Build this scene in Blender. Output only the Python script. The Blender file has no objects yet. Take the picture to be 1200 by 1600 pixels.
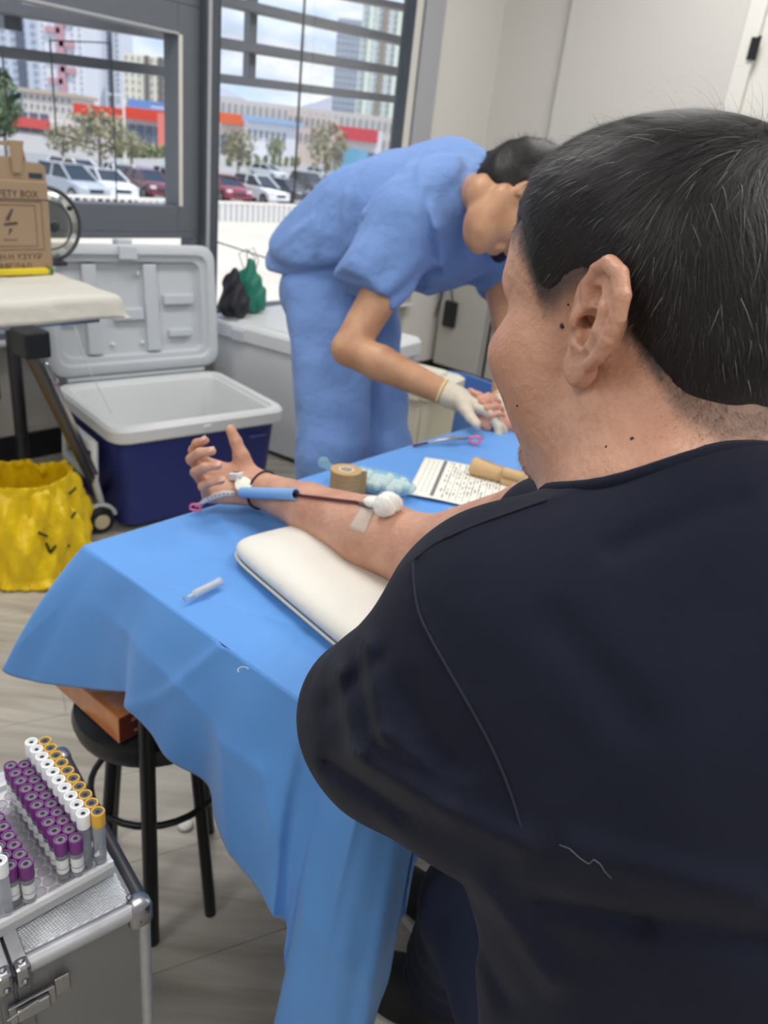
import bpy, bmesh, math, random
import numpy as np
from mathutils import Vector, Matrix
random.seed(7); rng = np.random.default_rng(7)
C = bpy.context.scene.collection
scene = bpy.context.scene
PI = math.pi

# ------------------------------------------------------------ camera
F = 1200.0; H = 1.30
_d = np.array([290. - 600, 3370. - 800, F]); _d /= np.linalg.norm(_d)
_fw = np.array([0, 0, 1.]); _Y = _fw - _d * _d.dot(_fw); _Y /= np.linalg.norm(_Y); _Z = -_d; _X = np.cross(_Y, _Z)
RM = np.array([_X, _Y, _Z]); CP = np.array([0, 0, H])
def ray(px, py): return RM @ np.array([px - 600., py - 800., F])
def atz(px, py, z): v = ray(px, py); return CP + v * ((z - H) / v[2])
def P(px, py, dep): return CP + ray(px, py) * (dep / F)
def aty(px, py, y): v = ray(px, py); return CP + v * (y / v[1])
def onplane(px, py, p, n): v = ray(px, py); return CP + v * (((np.array(p) - CP) @ n) / (v @ n))
cam = bpy.data.cameras.new('camera'); camo = bpy.data.objects.new('camera', cam); C.objects.link(camo)
right, down, fwd = RM[:, 0], RM[:, 1], RM[:, 2]
mw = Matrix.Identity(4)
for i in range(3):
    mw[i][0] = right[i]; mw[i][1] = -down[i]; mw[i][2] = -fwd[i]; mw[i][3] = CP[i]
camo.matrix_world = mw
cam.sensor_fit = 'VERTICAL'; cam.sensor_height = 36.0; cam.lens = 36.0 * F / 1600.0
cam.clip_start = 0.02; cam.clip_end = 4000
cam.dof.use_dof = True; cam.dof.focus_distance = 0.56; cam.dof.aperture_fstop = cam.lens / 3.0
scene.camera = camo

# ------------------------------------------------------------ colour management, world, sun, room lamps
vs = scene.view_settings
vs.view_transform = 'Standard'; vs.look = 'None'; vs.gamma = 1.0; vs.use_curve_mapping = False; vs.exposure = 0.1
w = bpy.data.worlds.new('sky'); scene.world = w; w.use_nodes = True
nt = w.node_tree; nt.nodes.clear()
def N(t, typ, **kw):
    n = t.nodes.new(typ)
    for k, v in kw.items(): setattr(n, k, v)
    return n
def ramp(t, fac, stops):
    r = N(t, 'ShaderNodeValToRGB'); t.links.new(fac, r.inputs[0]); cr = r.color_ramp
    while len(cr.elements) < len(stops): cr.elements.new(0.5)
    for e, (p, c) in zip(cr.elements, stops): e.position = p; e.color = (*c, 1) if len(c) == 3 else c
    return r.outputs[0]
tc = N(nt, 'ShaderNodeTexCoord'); sx = N(nt, 'ShaderNodeSeparateXYZ'); nt.links.new(tc.outputs['Generated'], sx.inputs[0])
grad = ramp(nt, sx.outputs[2], [(0.0, (.62, .74, .88)), (.12, (.38, .60, .88)), (.5, (.14, .34, .74))])
mp = N(nt, 'ShaderNodeMapping'); nt.links.new(tc.outputs['Generated'], mp.inputs[0]); mp.inputs['Scale'].default_value = (1, 1, 3.2)
mp.inputs['Location'].default_value = (.35, .1, .0)
nz = N(nt, 'ShaderNodeTexNoise'); nt.links.new(mp.outputs[0], nz.inputs[0]); nz.inputs['Scale'].default_value = 3.2; nz.inputs['Detail'].default_value = 7; nz.inputs['Roughness'].default_value = .55
cm = ramp(nt, nz.outputs[0], [(.40, (0, 0, 0)), (.56, (1, 1, 1))])
nz2 = N(nt, 'ShaderNodeTexNoise'); nt.links.new(mp.outputs[0], nz2.inputs[0]); nz2.inputs['Scale'].default_value = 7; nz2.inputs['Detail'].default_value = 5
cc = ramp(nt, nz2.outputs[0], [(.35, (.55, .58, .66)), (.6, (1.0, 1.0, 1.0))])
mx = N(nt, 'ShaderNodeMix', data_type='RGBA'); nt.links.new(cm, mx.inputs[0]); nt.links.new(grad, mx.inputs[6]); nt.links.new(cc, mx.inputs[7])
bg = N(nt, 'ShaderNodeBackground'); nt.links.new(mx.outputs[2], bg.inputs[0]); bg.inputs[1].default_value = 1.15
wo = N(nt, 'ShaderNodeOutputWorld'); nt.links.new(bg.outputs[0], wo.inputs[0])
sun = bpy.data.lights.new('sun', 'SUN'); sun.energy = 3.2; sun.angle = .02; sun.color = (1, .95, .88)
so = bpy.data.objects.new('sun', sun); C.objects.link(so)
so.rotation_euler = Vector((.45, -.50, 1.35)).to_track_quat('Z', 'Y').to_euler()
def area(name, loc, size, energy, rot=(0, 0, 0), color=(1, .985, .965)):
    l = bpy.data.lights.new(name, 'AREA'); l.shape = 'RECTANGLE'; l.size = size[0]; l.size_y = size[1]; l.energy = energy; l.color = color
    o = bpy.data.objects.new(name, l); C.objects.link(o); o.location = loc; o.rotation_euler = rot
    return o
AL = [((-.8, 1.8), 26), ((.9, 3.3), 26), ((1.0, .4), 24), ((-1.4, -.6), 22), ((.6, -1.7), 22)]
for (x, y), e in AL:
    area('ceiling_lamp', (x, y, 2.93), (1.1, .5), e, (0, 0, math.atan2(.786, .618)))

# ------------------------------------------------------------ object helpers
def tag(o, label=None, cat=None, group=None, kind=None):
    if label: o['label'] = label
    if cat: o['category'] = cat
    if group: o['group'] = group
    if kind: o['kind'] = kind
    return o
def empty(name, loc, label=None, cat=None, group=None, kind=None):
    o = bpy.data.objects.new(name, None); C.objects.link(o); o.location = loc; o.empty_display_size = .05
    return tag(o, label, cat, group, kind)
def root_loc(o):
    l = Vector((0, 0, 0))
    while o is not None: l = l + o.location; o = o.parent
    return l
class MB:
    def __init__(s): s.v = []; s.f = []
    def add(s, v, f):
        b = len(s.v); s.v += [tuple(map(float, p)) for p in v]; s.f += [tuple(int(i) + b for i in q) for q in f]; return s
    def box(s, c, size, M=None, bev=0.0, seg=2):
        """box centred c, size along the columns of M (3x3) (default world axes)"""
        bm = bmesh.new(); bmesh.ops.create_cube(bm, size=1)
        for v in bm.verts: v.co = Vector((v.co.x * size[0], v.co.y * size[1], v.co.z * size[2]))
        if bev > 0: bmesh.ops.bevel(bm, geom=list(bm.edges), offset=bev, segments=seg, affect='EDGES', profile=.5)
        bm.verts.index_update()
        M = np.eye(3) if M is None else np.array(M)
        s.add([M @ np.array(v.co) + np.array(c) for v in bm.verts], [[v.index for v in f.verts] for f in bm.faces]); bm.free(); return s
    def tube(s, pts, r, n=10, cap=True, closed=False):
        pts = [np.array(p, float) for p in pts]; m = len(pts)
        rs = r if hasattr(r, '__len__') else [r] * m
        vs_ = []; u = None
        for i, p in enumerate(pts):
            if closed: t = pts[(i + 1) % m] - pts[i - 1]
            else: t = pts[min(i + 1, m - 1)] - pts[max(i - 1, 0)]
            t = t / (np.linalg.norm(t) + 1e-12)
            if u is None:
                u = np.cross(t, [0, 0, 1.]);
                if np.linalg.norm(u) < .1: u = np.cross(t, [1., 0, 0])
            u = u - t * (u @ t); u /= np.linalg.norm(u) + 1e-12; w_ = np.cross(t, u)
            for k in range(n):
                a = 2 * PI * k / n; vs_.append(p + rs[i] * (math.cos(a) * u + math.sin(a) * w_))
        fs = []
        for i in range(m if closed else m - 1):
            j = (i + 1) % m
            for k in range(n): fs.append((i * n + k, i * n + (k + 1) % n, j * n + (k + 1) % n, j * n + k))
        if cap and not closed: fs.append(tuple(range(n))[::-1]); fs.append(tuple((m - 1) * n + k for k in range(n)))
        return s.add(vs_, fs)
    def lathe(s, prof, o, ax=(0, 0, 1), n=24, cap=True):
        """prof: list of (r, h)"""
        ax = np.array(ax, float); ax /= np.linalg.norm(ax); u = np.cross(ax, [0, 0, 1.])
        if np.linalg.norm(u) < .01: u = np.array([1., 0, 0])
        u /= np.linalg.norm(u); w_ = np.cross(ax, u); o = np.array(o, float)
        vs_ = [o + ax * h + r * (math.cos(2 * PI * k / n) * u + math.sin(2 * PI * k / n) * w_) for r, h in prof for k in range(n)]
        fs = [(i * n + k, i * n + (k + 1) % n, (i + 1) * n + (k + 1) % n, (i + 1) * n + k) for i in range(len(prof) - 1) for k in range(n)]
        if cap: fs.append(tuple(range(n))[::-1]); fs.append(tuple((len(prof) - 1) * n + k for k in range(n)))
        return s.add(vs_, fs)
    def prism(s, poly, d, M=None, o=(0, 0, 0)):
        """poly: 2-D outline in M's first two axes, extruded d along the third"""
        M = np.eye(3) if M is None else np.array(M); o = np.array(o, float); n = len(poly)
        vs_ = [o + M @ np.array([x, y, 0.]) for x, y in poly] + [o + M @ np.array([x, y, d]) for x, y in poly]
        return s.add(vs_, [tuple(range(n))[::-1], tuple(range(n, 2 * n))] + [(i, (i + 1) % n, n + (i + 1) % n, n + i) for i in range(n)])
    def grid(s, Pg, flip=False):
        """Pg: (n,m,3) array"""
        n, m = Pg.shape[:2]; b = len(s.v)
        s.v += [tuple(map(float, q)) for q in Pg.reshape(-1, 3)]
        for i in range(n - 1):
            for j in range(m - 1):
                q = (b + i * m + j, b + i * m + j + 1, b + (i + 1) * m + j + 1, b + (i + 1) * m + j)
                s.f.append(q[::-1] if flip else q)
        return s
    def build(s, name, mat, parent=None, smooth=False, fix=True):
        me = bpy.data.meshes.new(name); me.from_pydata(s.v, [], s.f)
        if fix:
            bm = bmesh.new(); bm.from_mesh(me); bmesh.ops.recalc_face_normals(bm, faces=bm.faces); bm.to_mesh(me); bm.free()
        return link(name, me, mat, parent, smooth)
def link(name, me, mat, parent=None, smooth=False):
    o = bpy.data.objects.new(name, me); C.objects.link(o)
    if mat is not None: me.materials.append(mat)
    if smooth:
        me.polygons.foreach_set('use_smooth', [True] * len(me.polygons))
        if smooth == 'auto':
            try: me.set_sharp_from_angle(angle=math.radians(38))
            except Exception: pass
    if parent is not None:
        l = root_loc(parent); me.transform(Matrix.Translation(-l)); o.parent = parent
    else:                                                      # origin at the thing's base
        co = np.empty(len(me.vertices) * 3); me.vertices.foreach_get('co', co); co = co.reshape(-1, 3)
        lo, hi = co.min(0), co.max(0); l = Vector(((lo[0] + hi[0]) / 2, (lo[1] + hi[1]) / 2, lo[2]))
        me.transform(Matrix.Translation(-l)); o.location = l
    me.update()
    return o
def copy_tree(o, dloc, parent=None):
    c = o.copy(); C.objects.link(c)
    if parent is None: c.location = o.location + Vector(dloc)
    else: c.parent = parent
    for ch in list(o.children): copy_tree(ch, dloc, c)
    return c
def plain_name(o): return o

# ------------------------------------------------------------ materials
MATS = {}
def srgb(r, g, b):
    f = lambda c: (c / 255 / 12.92) if c / 255 <= .04045 else ((c / 255 + .055) / 1.055) ** 2.4
    return (f(r), f(g), f(b))
def mat(name, col, rough=.5, metal=0., noise=None, bump=None, spec=.5, trans=0., sss=0., coat=0., emit=None, ior=1.45, alpha=1., sheen=0.):
    """noise=(scale, amount) varies the colour; bump=(scale, strength) relief"""
    if name in MATS: return MATS[name]
    m = bpy.data.materials.new(name); m.use_nodes = True; t = m.node_tree; b = t.nodes['Principled BSDF']
    b.inputs['Base Color'].default_value = (*col, 1); b.inputs['Roughness'].default_value = rough; b.inputs['Metallic'].default_value = metal
    b.inputs['Specular IOR Level'].default_value = spec; b.inputs['Transmission Weight'].default_value = trans; b.inputs['IOR'].default_value = ior
    b.inputs['Coat Weight'].default_value = coat; b.inputs['Alpha'].default_value = alpha; b.inputs['Sheen Weight'].default_value = sheen
    if sss: b.inputs['Subsurface Weight'].default_value = sss; b.inputs['Subsurface Radius'].default_value = (1., .35, .2); b.inputs['Subsurface Scale'].default_value = .006
    if emit: b.inputs['Emission Color'].default_value = (*emit[0], 1); b.inputs['Emission Strength'].default_value = emit[1]
    tc = N(t, 'ShaderNodeTexCoord')
    if noise:
        nz = N(t, 'ShaderNodeTexNoise'); t.links.new(tc.outputs['Object'], nz.inputs[0]); nz.inputs['Scale'].default_value = noise[0]; nz.inputs['Detail'].default_value = 5
        k = noise[1]; lo = tuple(max(0, c * (1 - k)) for c in col); hi = tuple(min(1, c * (1 + k)) for c in col)
        t.links.new(ramp(t, nz.outputs[0], [(.3, lo), (.7, hi)]), b.inputs['Base Color'])
    if bump:
        nb = N(t, 'ShaderNodeTexNoise'); t.links.new(tc.outputs['Object'], nb.inputs[0]); nb.inputs['Scale'].default_value = bump[0]; nb.inputs['Detail'].default_value = 4
        bp = N(t, 'ShaderNodeBump'); bp.inputs['Strength'].default_value = bump[1]; bp.inputs['Distance'].default_value = .4 / bump[0]
        t.links.new(nb.outputs[0], bp.inputs['Height']); t.links.new(bp.outputs[0], b.inputs['Normal'])
    MATS[name] = m; return m
def glassy(name, tint=(1, 1, 1), refl=.08, rough=.02):
    """thin pane: clear straight-through transmission with a faint mirror"""
    if name in MATS: return MATS[name]
    m = bpy.data.materials.new(name); m.use_nodes = True; t = m.node_tree; t.nodes.clear()
    tr = N(t, 'ShaderNodeBsdfTransparent'); tr.inputs[0].default_value = (*tint, 1)
    gl = N(t, 'ShaderNodeBsdfGlossy'); gl.inputs['Roughness'].default_value = rough
    fr = N(t, 'ShaderNodeFresnel'); fr.inputs[0].default_value = 1.45
    mu = N(t, 'ShaderNodeMath', operation='MULTIPLY'); t.links.new(fr.outputs[0], mu.inputs[0]); mu.inputs[1].default_value = refl * 12
    mu.use_clamp = True
    mx = N(t, 'ShaderNodeMixShader'); t.links.new(mu.outputs[0], mx.inputs[0]); t.links.new(tr.outputs[0], mx.inputs[1]); t.links.new(gl.outputs[0], mx.inputs[2])
    o = N(t, 'ShaderNodeOutputMaterial'); t.links.new(mx.outputs[0], o.inputs[0])
    MATS[name] = m; return m
def text_on(txt, size, mt, origin, M, parent=None, name='lettering', align='CENTER', depth=.0003):
    """flat lettering: origin = centre, M columns = text right, text up, outward"""
    cu = bpy.data.curves.new(name, 'FONT'); cu.body = txt; cu.size = size; cu.align_x = align; cu.align_y = 'CENTER'; cu.extrude = depth; cu.resolution_u = 2
    o = bpy.data.objects.new(name, cu); C.objects.link(o)
    dg = bpy.context.evaluated_depsgraph_get(); me = bpy.data.meshes.new_from_object(o.evaluated_get(dg)); bpy.data.objects.remove(o); bpy.data.curves.remove(cu)
    T = Matrix.Identity(4)
    for i in range(3):
        for j in range(3): T[i][j] = M[i][j]
        T[i][3] = origin[i]
    me.transform(T); me.materials.clear()
    return link(name, me, mt, parent)
# ------------------------------------------------------------ implicit-surface toolkit (bodies, cloth, soft things)
def smin(a, b, k):
    if k <= 0: return np.minimum(a, b)
    h = np.clip(.5 + .5 * (b - a) / k, 0, 1); return b + (a - b) * h - k * h * (1 - h)
def smax(a, b, k): return -smin(-a, -b, k)
def rc(p, a, b, r1, r2=None):
    """tapered capsule"""
    a = np.array(a, np.float32); b = np.array(b, np.float32); r2 = r1 if r2 is None else r2
    d = b - a; L = float(d @ d) + 1e-12; q = p - a; t = np.clip((q @ d) / L, 0, 1)
    return np.linalg.norm(q - t[..., None] * d, axis=-1) - (r1 + (r2 - r1) * t)
def ell(p, c, r, M=None):
    """ellipsoid, M columns = axes"""
    q = p - np.array(c, np.float32)
    if M is not None: q = q @ np.array(M, np.float32)
    r = np.array(r, np.float32); k0 = np.linalg.norm(q / r, axis=-1); k1 = np.linalg.norm(q / (r * r), axis=-1) + 1e-9
    return k0 * (k0 - 1) / k1
def rbx(p, c, s, r, M=None):
    q = p - np.array(c, np.float32)
    if M is not None: q = q @ np.array(M, np.float32)
    q = np.abs(q) - (np.array(s, np.float32) / 2 - r)
    return np.linalg.norm(np.maximum(q, 0), axis=-1) + np.minimum(q.max(-1), 0) - r
def chain(p, pts, rs, k=0.):
    d = None
    for i in range(len(pts) - 1):
        e = rc(p, pts[i], pts[i + 1], rs[i], rs[i + 1]); d = e if d is None else smin(d, e, k)
    return d
def local(p, c, r, fn):
    """evaluate fn only where the samples come near the ball (c, r)"""
    d0 = np.linalg.norm(p - np.array(c, np.float32), axis=-1) - r
    return d0 if float(d0.min()) > .05 else fn(p)
OFF = [(0, 0, 0), (1, 0, 0), (0, 1, 0), (1, 1, 0), (0, 0, 1), (1, 0, 1), (0, 1, 1), (1, 1, 1)]
EDG = [(0, 1), (2, 3), (4, 5), (6, 7), (0, 2), (1, 3), (4, 6), (5, 7), (0, 4), (1, 5), (2, 6), (3, 7)]
def nets(f, lo, hi, h, B=28, smooth=2):
    """blockwise surface nets: only blocks near the surface are sampled"""
    lo = np.array(lo, float); n = np.ceil((np.array(hi) - lo) / h).astype(int) + 2
    nb = np.ceil(n / B).astype(int)
    g = np.stack(np.meshgrid(*[np.arange(k) for k in nb], indexing='ij'), -1).reshape(-1, 3)
    cen = lo + (g * B + B / 2) * h
    near = np.abs(f(cen.astype(np.float32))) < h * B * .9 * 1.25 + .01
    KEY = np.array([1, 8192, 8192 * 8192], dtype=np.int64)
    allk, allv, quads = [], [], []
    ar = np.arange(-1, B + 1)
    for b0 in g[near] * B:
        I = np.stack(np.meshgrid(*[ar + k for k in b0], indexing='ij'), -1)
        D = f((lo + I * h).astype(np.float32))
        S = D < 0
        if S.all() or not S.any(): continue
        n1 = B + 1
        sl = [tuple(slice(o, o + n1) for o in of) for of in OFF]
        cnt = sum(S[s].astype(np.int8) for s in sl)
        act = (cnt > 0) & (cnt < 8); ci = np.argwhere(act)
        dv = np.stack([D[s][act] for s in sl], -1)
        acc = np.zeros((len(ci), 3)); num = np.zeros(len(ci))
        for a, b in EDG:
            m = (dv[:, a] < 0) != (dv[:, b] < 0)
            t = dv[:, a] / np.where(m, dv[:, a] - dv[:, b], 1)
            pa = np.array(OFF[a]); pb = np.array(OFF[b])
            acc += np.where(m[:, None], pa + t[:, None] * (pb - pa), 0); num += m
        vv = lo + (ci - 1 + b0 + acc / num[:, None]) * h
        kk = ((ci - 1 + b0 + 2) * KEY).sum(1)
        allk.append(kk); allv.append(vv)
        C0 = S[1:B + 1, 1:B + 1, 1:B + 1]
        for ax in range(3):
            sh = [slice(1, B + 1)] * 3; sh[ax] = slice(2, B + 2) if True else None
            T = S[tuple(sh)]
            q = np.argwhere(C0 != T[:B, :B, :B] if T.shape == C0.shape else C0[tuple(slice(0, k) for k in T.shape)] != T)
            if not len(q): continue
            inside = C0[tuple(q.T)]
            base = q + b0 + 2
            u, v_ = [(1, 2), (2, 0), (0, 1)][ax]
            eu = np.zeros(3, int); eu[u] = 1; ev = np.zeros(3, int); ev[v_] = 1
            k00 = ((base - eu - ev) * KEY).sum(1); k10 = ((base - ev) * KEY).sum(1); k11 = (base * KEY).sum(1); k01 = ((base - eu) * KEY).sum(1)
            Q = np.stack([k00, k10, k11, k01], 1); Q[~inside] = Q[~inside][:, ::-1]; quads.append(Q)
    K = np.concatenate(allk); V = np.concatenate(allv); Q = np.concatenate(quads)
    uk, ix = np.unique(K, return_index=True); V = V[ix]
    qi = np.searchsorted(uk, Q); qi = np.clip(qi, 0, len(uk) - 1); ok = (uk[qi] == Q).all(1); qi = qi[ok]
    for _ in range(smooth):
        s = np.zeros_like(V); c = np.zeros(len(V))
        for a, b in ((0, 1), (1, 2), (2, 3), (3, 0)):
            np.add.at(s, qi[:, a], V[qi[:, b]]); np.add.at(s, qi[:, b], V[qi[:, a]]); np.add.at(c, qi[:, a], 1); np.add.at(c, qi[:, b], 1)
        V = V * .5 + .5 * s / np.maximum(c, 1)[:, None]
    return V, qi
def mesh_np(name, V, Q):
    me = bpy.data.meshes.new(name); me.vertices.add(len(V)); me.vertices.foreach_set('co', V.astype(np.float32).ravel())
    me.loops.add(Q.size); me.loops.foreach_set('vertex_index', Q.astype(np.int32).ravel())
    me.polygons.add(len(Q)); me.polygons.foreach_set('loop_start', (np.arange(len(Q)) * Q.shape[1]).astype(np.int32))
    me.polygons.foreach_set('loop_total', np.full(len(Q), Q.shape[1], np.int32)); me.update(calc_edges=True); me.validate()
    return me
import time
def sdf_obj(name, f, lo, hi, h, mt, parent=None, smooth=2, extra=None):
    t0 = time.time(); V, Q = nets(f, lo, hi, h, smooth=smooth); print('SDF', name, len(V), round(time.time() - t0, 2))
    for v2, q2 in (extra or []): Q = np.concatenate([Q, q2 + len(V)]); V = np.concatenate([V, v2])
    return link(name, mesh_np(name, V, Q), mt, parent, True)
def vnoise(p, s, seed=0):
    """cheap smooth pseudo-noise from sines"""
    r = np.random.default_rng(seed); d = 0
    for i in range(5):
        k = r.normal(size=3) * s; d = d + np.sin(p @ k.astype(np.float32) + r.uniform(0, 6.28))
    return d / 5
# ------------------------------------------------------------ the room shell
A_ = np.array([.618, .786, 0.]); B_ = np.array([-.786, .618, 0.]); UZ = np.array([0, 0, 1.])
W0 = np.array([-1.468, 2.949, 0.]); ROT = np.stack([A_, B_, UZ], 1)
def W(s, t, z): return W0 + A_ * s + B_ * t + UZ * z
def wbox(m, s0, s1, t0, t1, z0, z1, bev=0.): return m.box(W((s0 + s1) / 2, (t0 + t1) / 2, (z0 + z1) / 2), (abs(s1 - s0), abs(t1 - t0), abs(z1 - z0)), ROT, bev)
def wproj(px, py, t=0.):                      # point of the window wall plane (shifted t outwards)
    return onplane(px, py, W(0, t, 0), B_)
SR = 2.914; SL = -4.2; TB = -5.2; ZC = 3.0
# floor: wood-look vinyl with long grain streaks
def floor_mat():
    m = bpy.data.materials.new('floor_vinyl'); m.use_nodes = True; t = m.node_tree; b = t.nodes['Principled BSDF']
    tc = N(t, 'ShaderNodeTexCoord'); mp = N(t, 'ShaderNodeMapping'); t.links.new(tc.outputs['Object'], mp.inputs[0])
    mp.inputs['Scale'].default_value = (1.3, 13, 1)
    n1 = N(t, 'ShaderNodeTexNoise'); t.links.new(mp.outputs[0], n1.inputs[0]); n1.inputs['Scale'].default_value = 2.2; n1.inputs['Detail'].default_value = 8; n1.inputs['Distortion'].default_value = .6
    c1 = ramp(t, n1.outputs[0], [(.28, srgb(158, 150, 138)), (.5, srgb(184, 177, 165)), (.72, srgb(202, 196, 184))])
    t.links.new(c1, b.inputs['Base Color']); b.inputs['Roughness'].default_value = .38
    return m
MF = floor_mat()
dark_edge = mat('floor_joint', srgb(150, 143, 131), .6)
# planks as pieces, laid along their own direction over a sub-floor
pd = atz(430, 1455, 0) - atz(300, 1500, 0); pd /= np.linalg.norm(pd); pn = np.array([-pd[1], pd[0], 0])
sub = MB(); wbox(sub, SL, SR, TB, 0, -.06, -.004); fl = sub.build('floor', MF); tag(fl, kind='structure')
cen = np.array([-.1, 1.9, 0]); PW, PL = .24, 1.5
ang = math.atan2(pd[1], pd[0])
def clip(poly, n, d):                          # keep n.p <= d
    out = []
    for i in range(len(poly)):
        a, b = poly[i - 1], poly[i]; da, db = n @ a - d, n @ b - d
        if (da <= 0) != (db <= 0): out.append(a + (b - a) * (da / (da - db)))
        if db <= 0: out.append(b)
    return out
cnt = 0
for i in range(-26, 27):
    for j in range(-6, 7):
        c = cen + pd * ((j + (i * .37) % 1) * PL) + pn * (i * PW)
        x, y = pd * (PL / 2 - .0008), pn * (PW / 2 - .0007)
        poly = [c - x - y, c + x - y, c + x + y, c - x + y]
        for n_, d_ in ((A_, SR - .07 + A_ @ W0), (B_, -.017 + B_ @ W0), (-B_, 3.3 - B_ @ W0), (-A_, 2.6 - A_ @ W0)):
            poly = clip(poly, n_, d_) if len(poly) > 2 else poly
        if len(poly) < 3 or cnt > 295: continue
        cnt += 1; k = len(poly); m = MB(); m.add([p + [0, 0, -.0035] for p in poly] + [p - c * 0 for p in poly], [tuple(range(k, 2 * k))] + [(q, (q + 1) % k, k + (q + 1) % k, k + q) for q in range(k)])
        o = m.build('plank', MF, fl)
wall_m = mat('wall_paint', srgb(222, 219, 214), .75, bump=(60, .05))
wall_shade = mat('wall_paint_shade', srgb(214, 211, 206), .7, bump=(60, .05))  # darker copy of the wall paint, right wall's shade put into its colour
grey_low = mat('parapet_paint', srgb(196, 192, 184), .8, bump=(40, .05))
frame_m = mat('window_frame_grey', srgb(104, 110, 118), .45)
frame_d = mat('window_frame_dark', srgb(82, 88, 96), .45)
frame_l = mat('window_frame_light', srgb(176, 178, 184), .4)
strip_m = mat('window_seal_pale', srgb(222, 220, 212), .5)
base_m = mat('skirting_dark', srgb(34, 36, 42), .5)
def struct(mb, name, m, parent=None):
    o = mb.build(name, m, parent)
    if parent is None: o['kind'] = 'structure'
    return o
m = MB(); wbox(m, SL, SR + .3, 0, .22, -.15, .5); wbox(m, SL, SR + .3, 0, .22, 2.7, ZC)
wbox(m, 2.35, SR + .3, 0, .22, .5, 2.7); struct(m, 'wall_window', grey_low)
m = MB(); wbox(m, 2.33, SR, -.012, 0., 0, ZC); struct(m, 'trim_1', wall_m)
m = MB(); wbox(m, SR, SR + .2, TB, .0, -.1, ZC); struct(m, 'wall_right', wall_shade)
m = MB(); wbox(m, SR - .05, SR, -1.42, -.47, 0, ZC); struct(m, 'trim_2', wall_shade)
m = MB(); wbox(m, SL - .2, SL, TB, .2, -.1, ZC); struct(m, 'wall_left', wall_m)
m = MB(); wbox(m, SL - .2, SR + .2, TB - .2, TB, -.1, ZC); struct(m, 'wall_back', wall_m)
m = MB(); wbox(m, SL - .2, SR + .2, TB - .2, .22, ZC, ZC + .2); struct(m, 'ceiling', mat('ceiling_white', srgb(235, 235, 232), .8))
m = MB(); wbox(m, SL, SR, -.015, -.0005, 0, .11); struct(m, 'baseboard_window', base_m)
m = MB(); wbox(m, SR - .066, SR - .0505, -1.40, -.47, 0, .1); wbox(m, SR - .015, SR - .0005, -.47, -.015, 0, .1); struct(m, 'baseboard_right', base_m)
# white door on the right wall
dr = MB(); wbox(dr, SR - .04, SR - .0005, -2.4, -1.5, 0, 2.35); d = struct(dr, 'door_1', mat('door_white', srgb(232, 230, 224), .5))
m = MB(); wbox(m, SR - .075, SR - .0505, -1.50, -1.42, 0, 2.45, .004); wbox(m, SR - .075, SR - .0005, -2.48, -2.4, 0, 2.45, .004); wbox(m, SR - .075, SR - .0005, -2.4, -1.5, 2.35, 2.45, .004); wbox(m, SR - .0505, SR - .0005, -1.50, -1.42, 0, 2.45)
m.build('door_frame', mat('door_white', (0, 0, 0)), d)
hm = mat('hinge_dark', srgb(48, 48, 50), .4, .6)
for z in (.3, 1.1, 1.93):
    m = MB(); m.tube([W(SR - .088, -1.512, z - .05), W(SR - .088, -1.512, z + .05)], .008, 10); wbox(m, SR - .09, SR - .0755, -1.515, -1.475, z - .045, z + .045); m.build('hinge', hm, d)
m = MB(); m.tube([W(SR - .04, -2.32, 1.0), W(SR - .1, -2.32, 1.0), W(SR - .1, -2.2, 1.0)], .01, 8); m.build('door_handle', frame_l, d, True)
# windows
pane = glassy('window_glass', (.97, .98, .99), .012)
def window(name, s0, s1, z0, z1, fw, fm, ext=None):
    m = MB()
    wbox(m, s0, s0 + fw, -.01, .09, z0, z1, .003); wbox(m, s1 - fw, s1, -.01, .09, z0, z1, .003)
    wbox(m, s0 + fw, s1 - fw, -.01, .09, z0, z0 + fw, .003); wbox(m, s0 + fw, s1 - fw, -.01, .09, z1 - fw, z1, .003)
    o = struct(m, name, fm)
    g = MB(); g.add([W(s0 + fw, .03, z0 + fw), W(s1 - fw, .03, z0 + fw), W(s1 - fw, .03, z1 - fw), W(s0 + fw, .03, z1 - fw)], [(0, 1, 2, 3)]); g.build('pane', pane, o)
    return o
# fixed tall light right of the mullion
w1 = window('window_1', .862, 2.19, .5, 2.7, .045, frame_d)
m = MB(); wbox(m, 2.13, 2.175, -.022, -.0105, .5, 2.7, .002); m.build('seal_strip', strip_m, w1)
m = MB(); wbox(m, 2.1905, 2.35, -.03, .09, .5, 2.7, .003); struct(m, 'trim_3', frame_l)
m = MB(); wbox(m, .80, .8615, -.05, .10, .5, 2.7, .004); struct(m, 'trim_4', frame_d)
m = MB(); wbox(m, .806, .822, -.062, -.0505, .5, 2.7, .003); struct(m, 'trim_5', frame_l)
# opening sash left of it, transoms, lower and upper lights
def unit(k, s0, s1):
    o = window('window_%d' % k, s0, s1, .895, 1.74, .105, frame_m)
    m = MB(); wbox(m, s1 - .105, s1 - .088, -.018, -.0105, 1.0, 1.635, .002); m.build('sash_seal', strip_m, o)
    m = MB(); wbox(m, s0 + .105, s1 - .105, -.018, -.0105, 1.632, 1.642, .002); m.build('sash_seal', frame_l, o)
    window('window_%d' % (k + 1), s0, s1, .5, .8945, .025, frame_m)
    window('window_%d' % (k + 2), s0, s1, 1.7405, 2.7, .05, frame_m)
unit(2, -.78, .80); unit(5, -2.5, -.85); unit(8, -4.2, -2.57)
m = MB(); wbox(m, -.8495, -.7805, -.05, .10, .5, 2.7, .004); wbox(m, -2.5695, -2.5005, -.05, .10, .5, 2.7, .004); struct(m, 'trim_6', frame_d)
m = MB(); wbox(m, SL, 2.35, -.06, -.001, .485, .4995, .003); struct(m, 'trim_7', mat('sill_white', srgb(222, 222, 220), .5))
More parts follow.
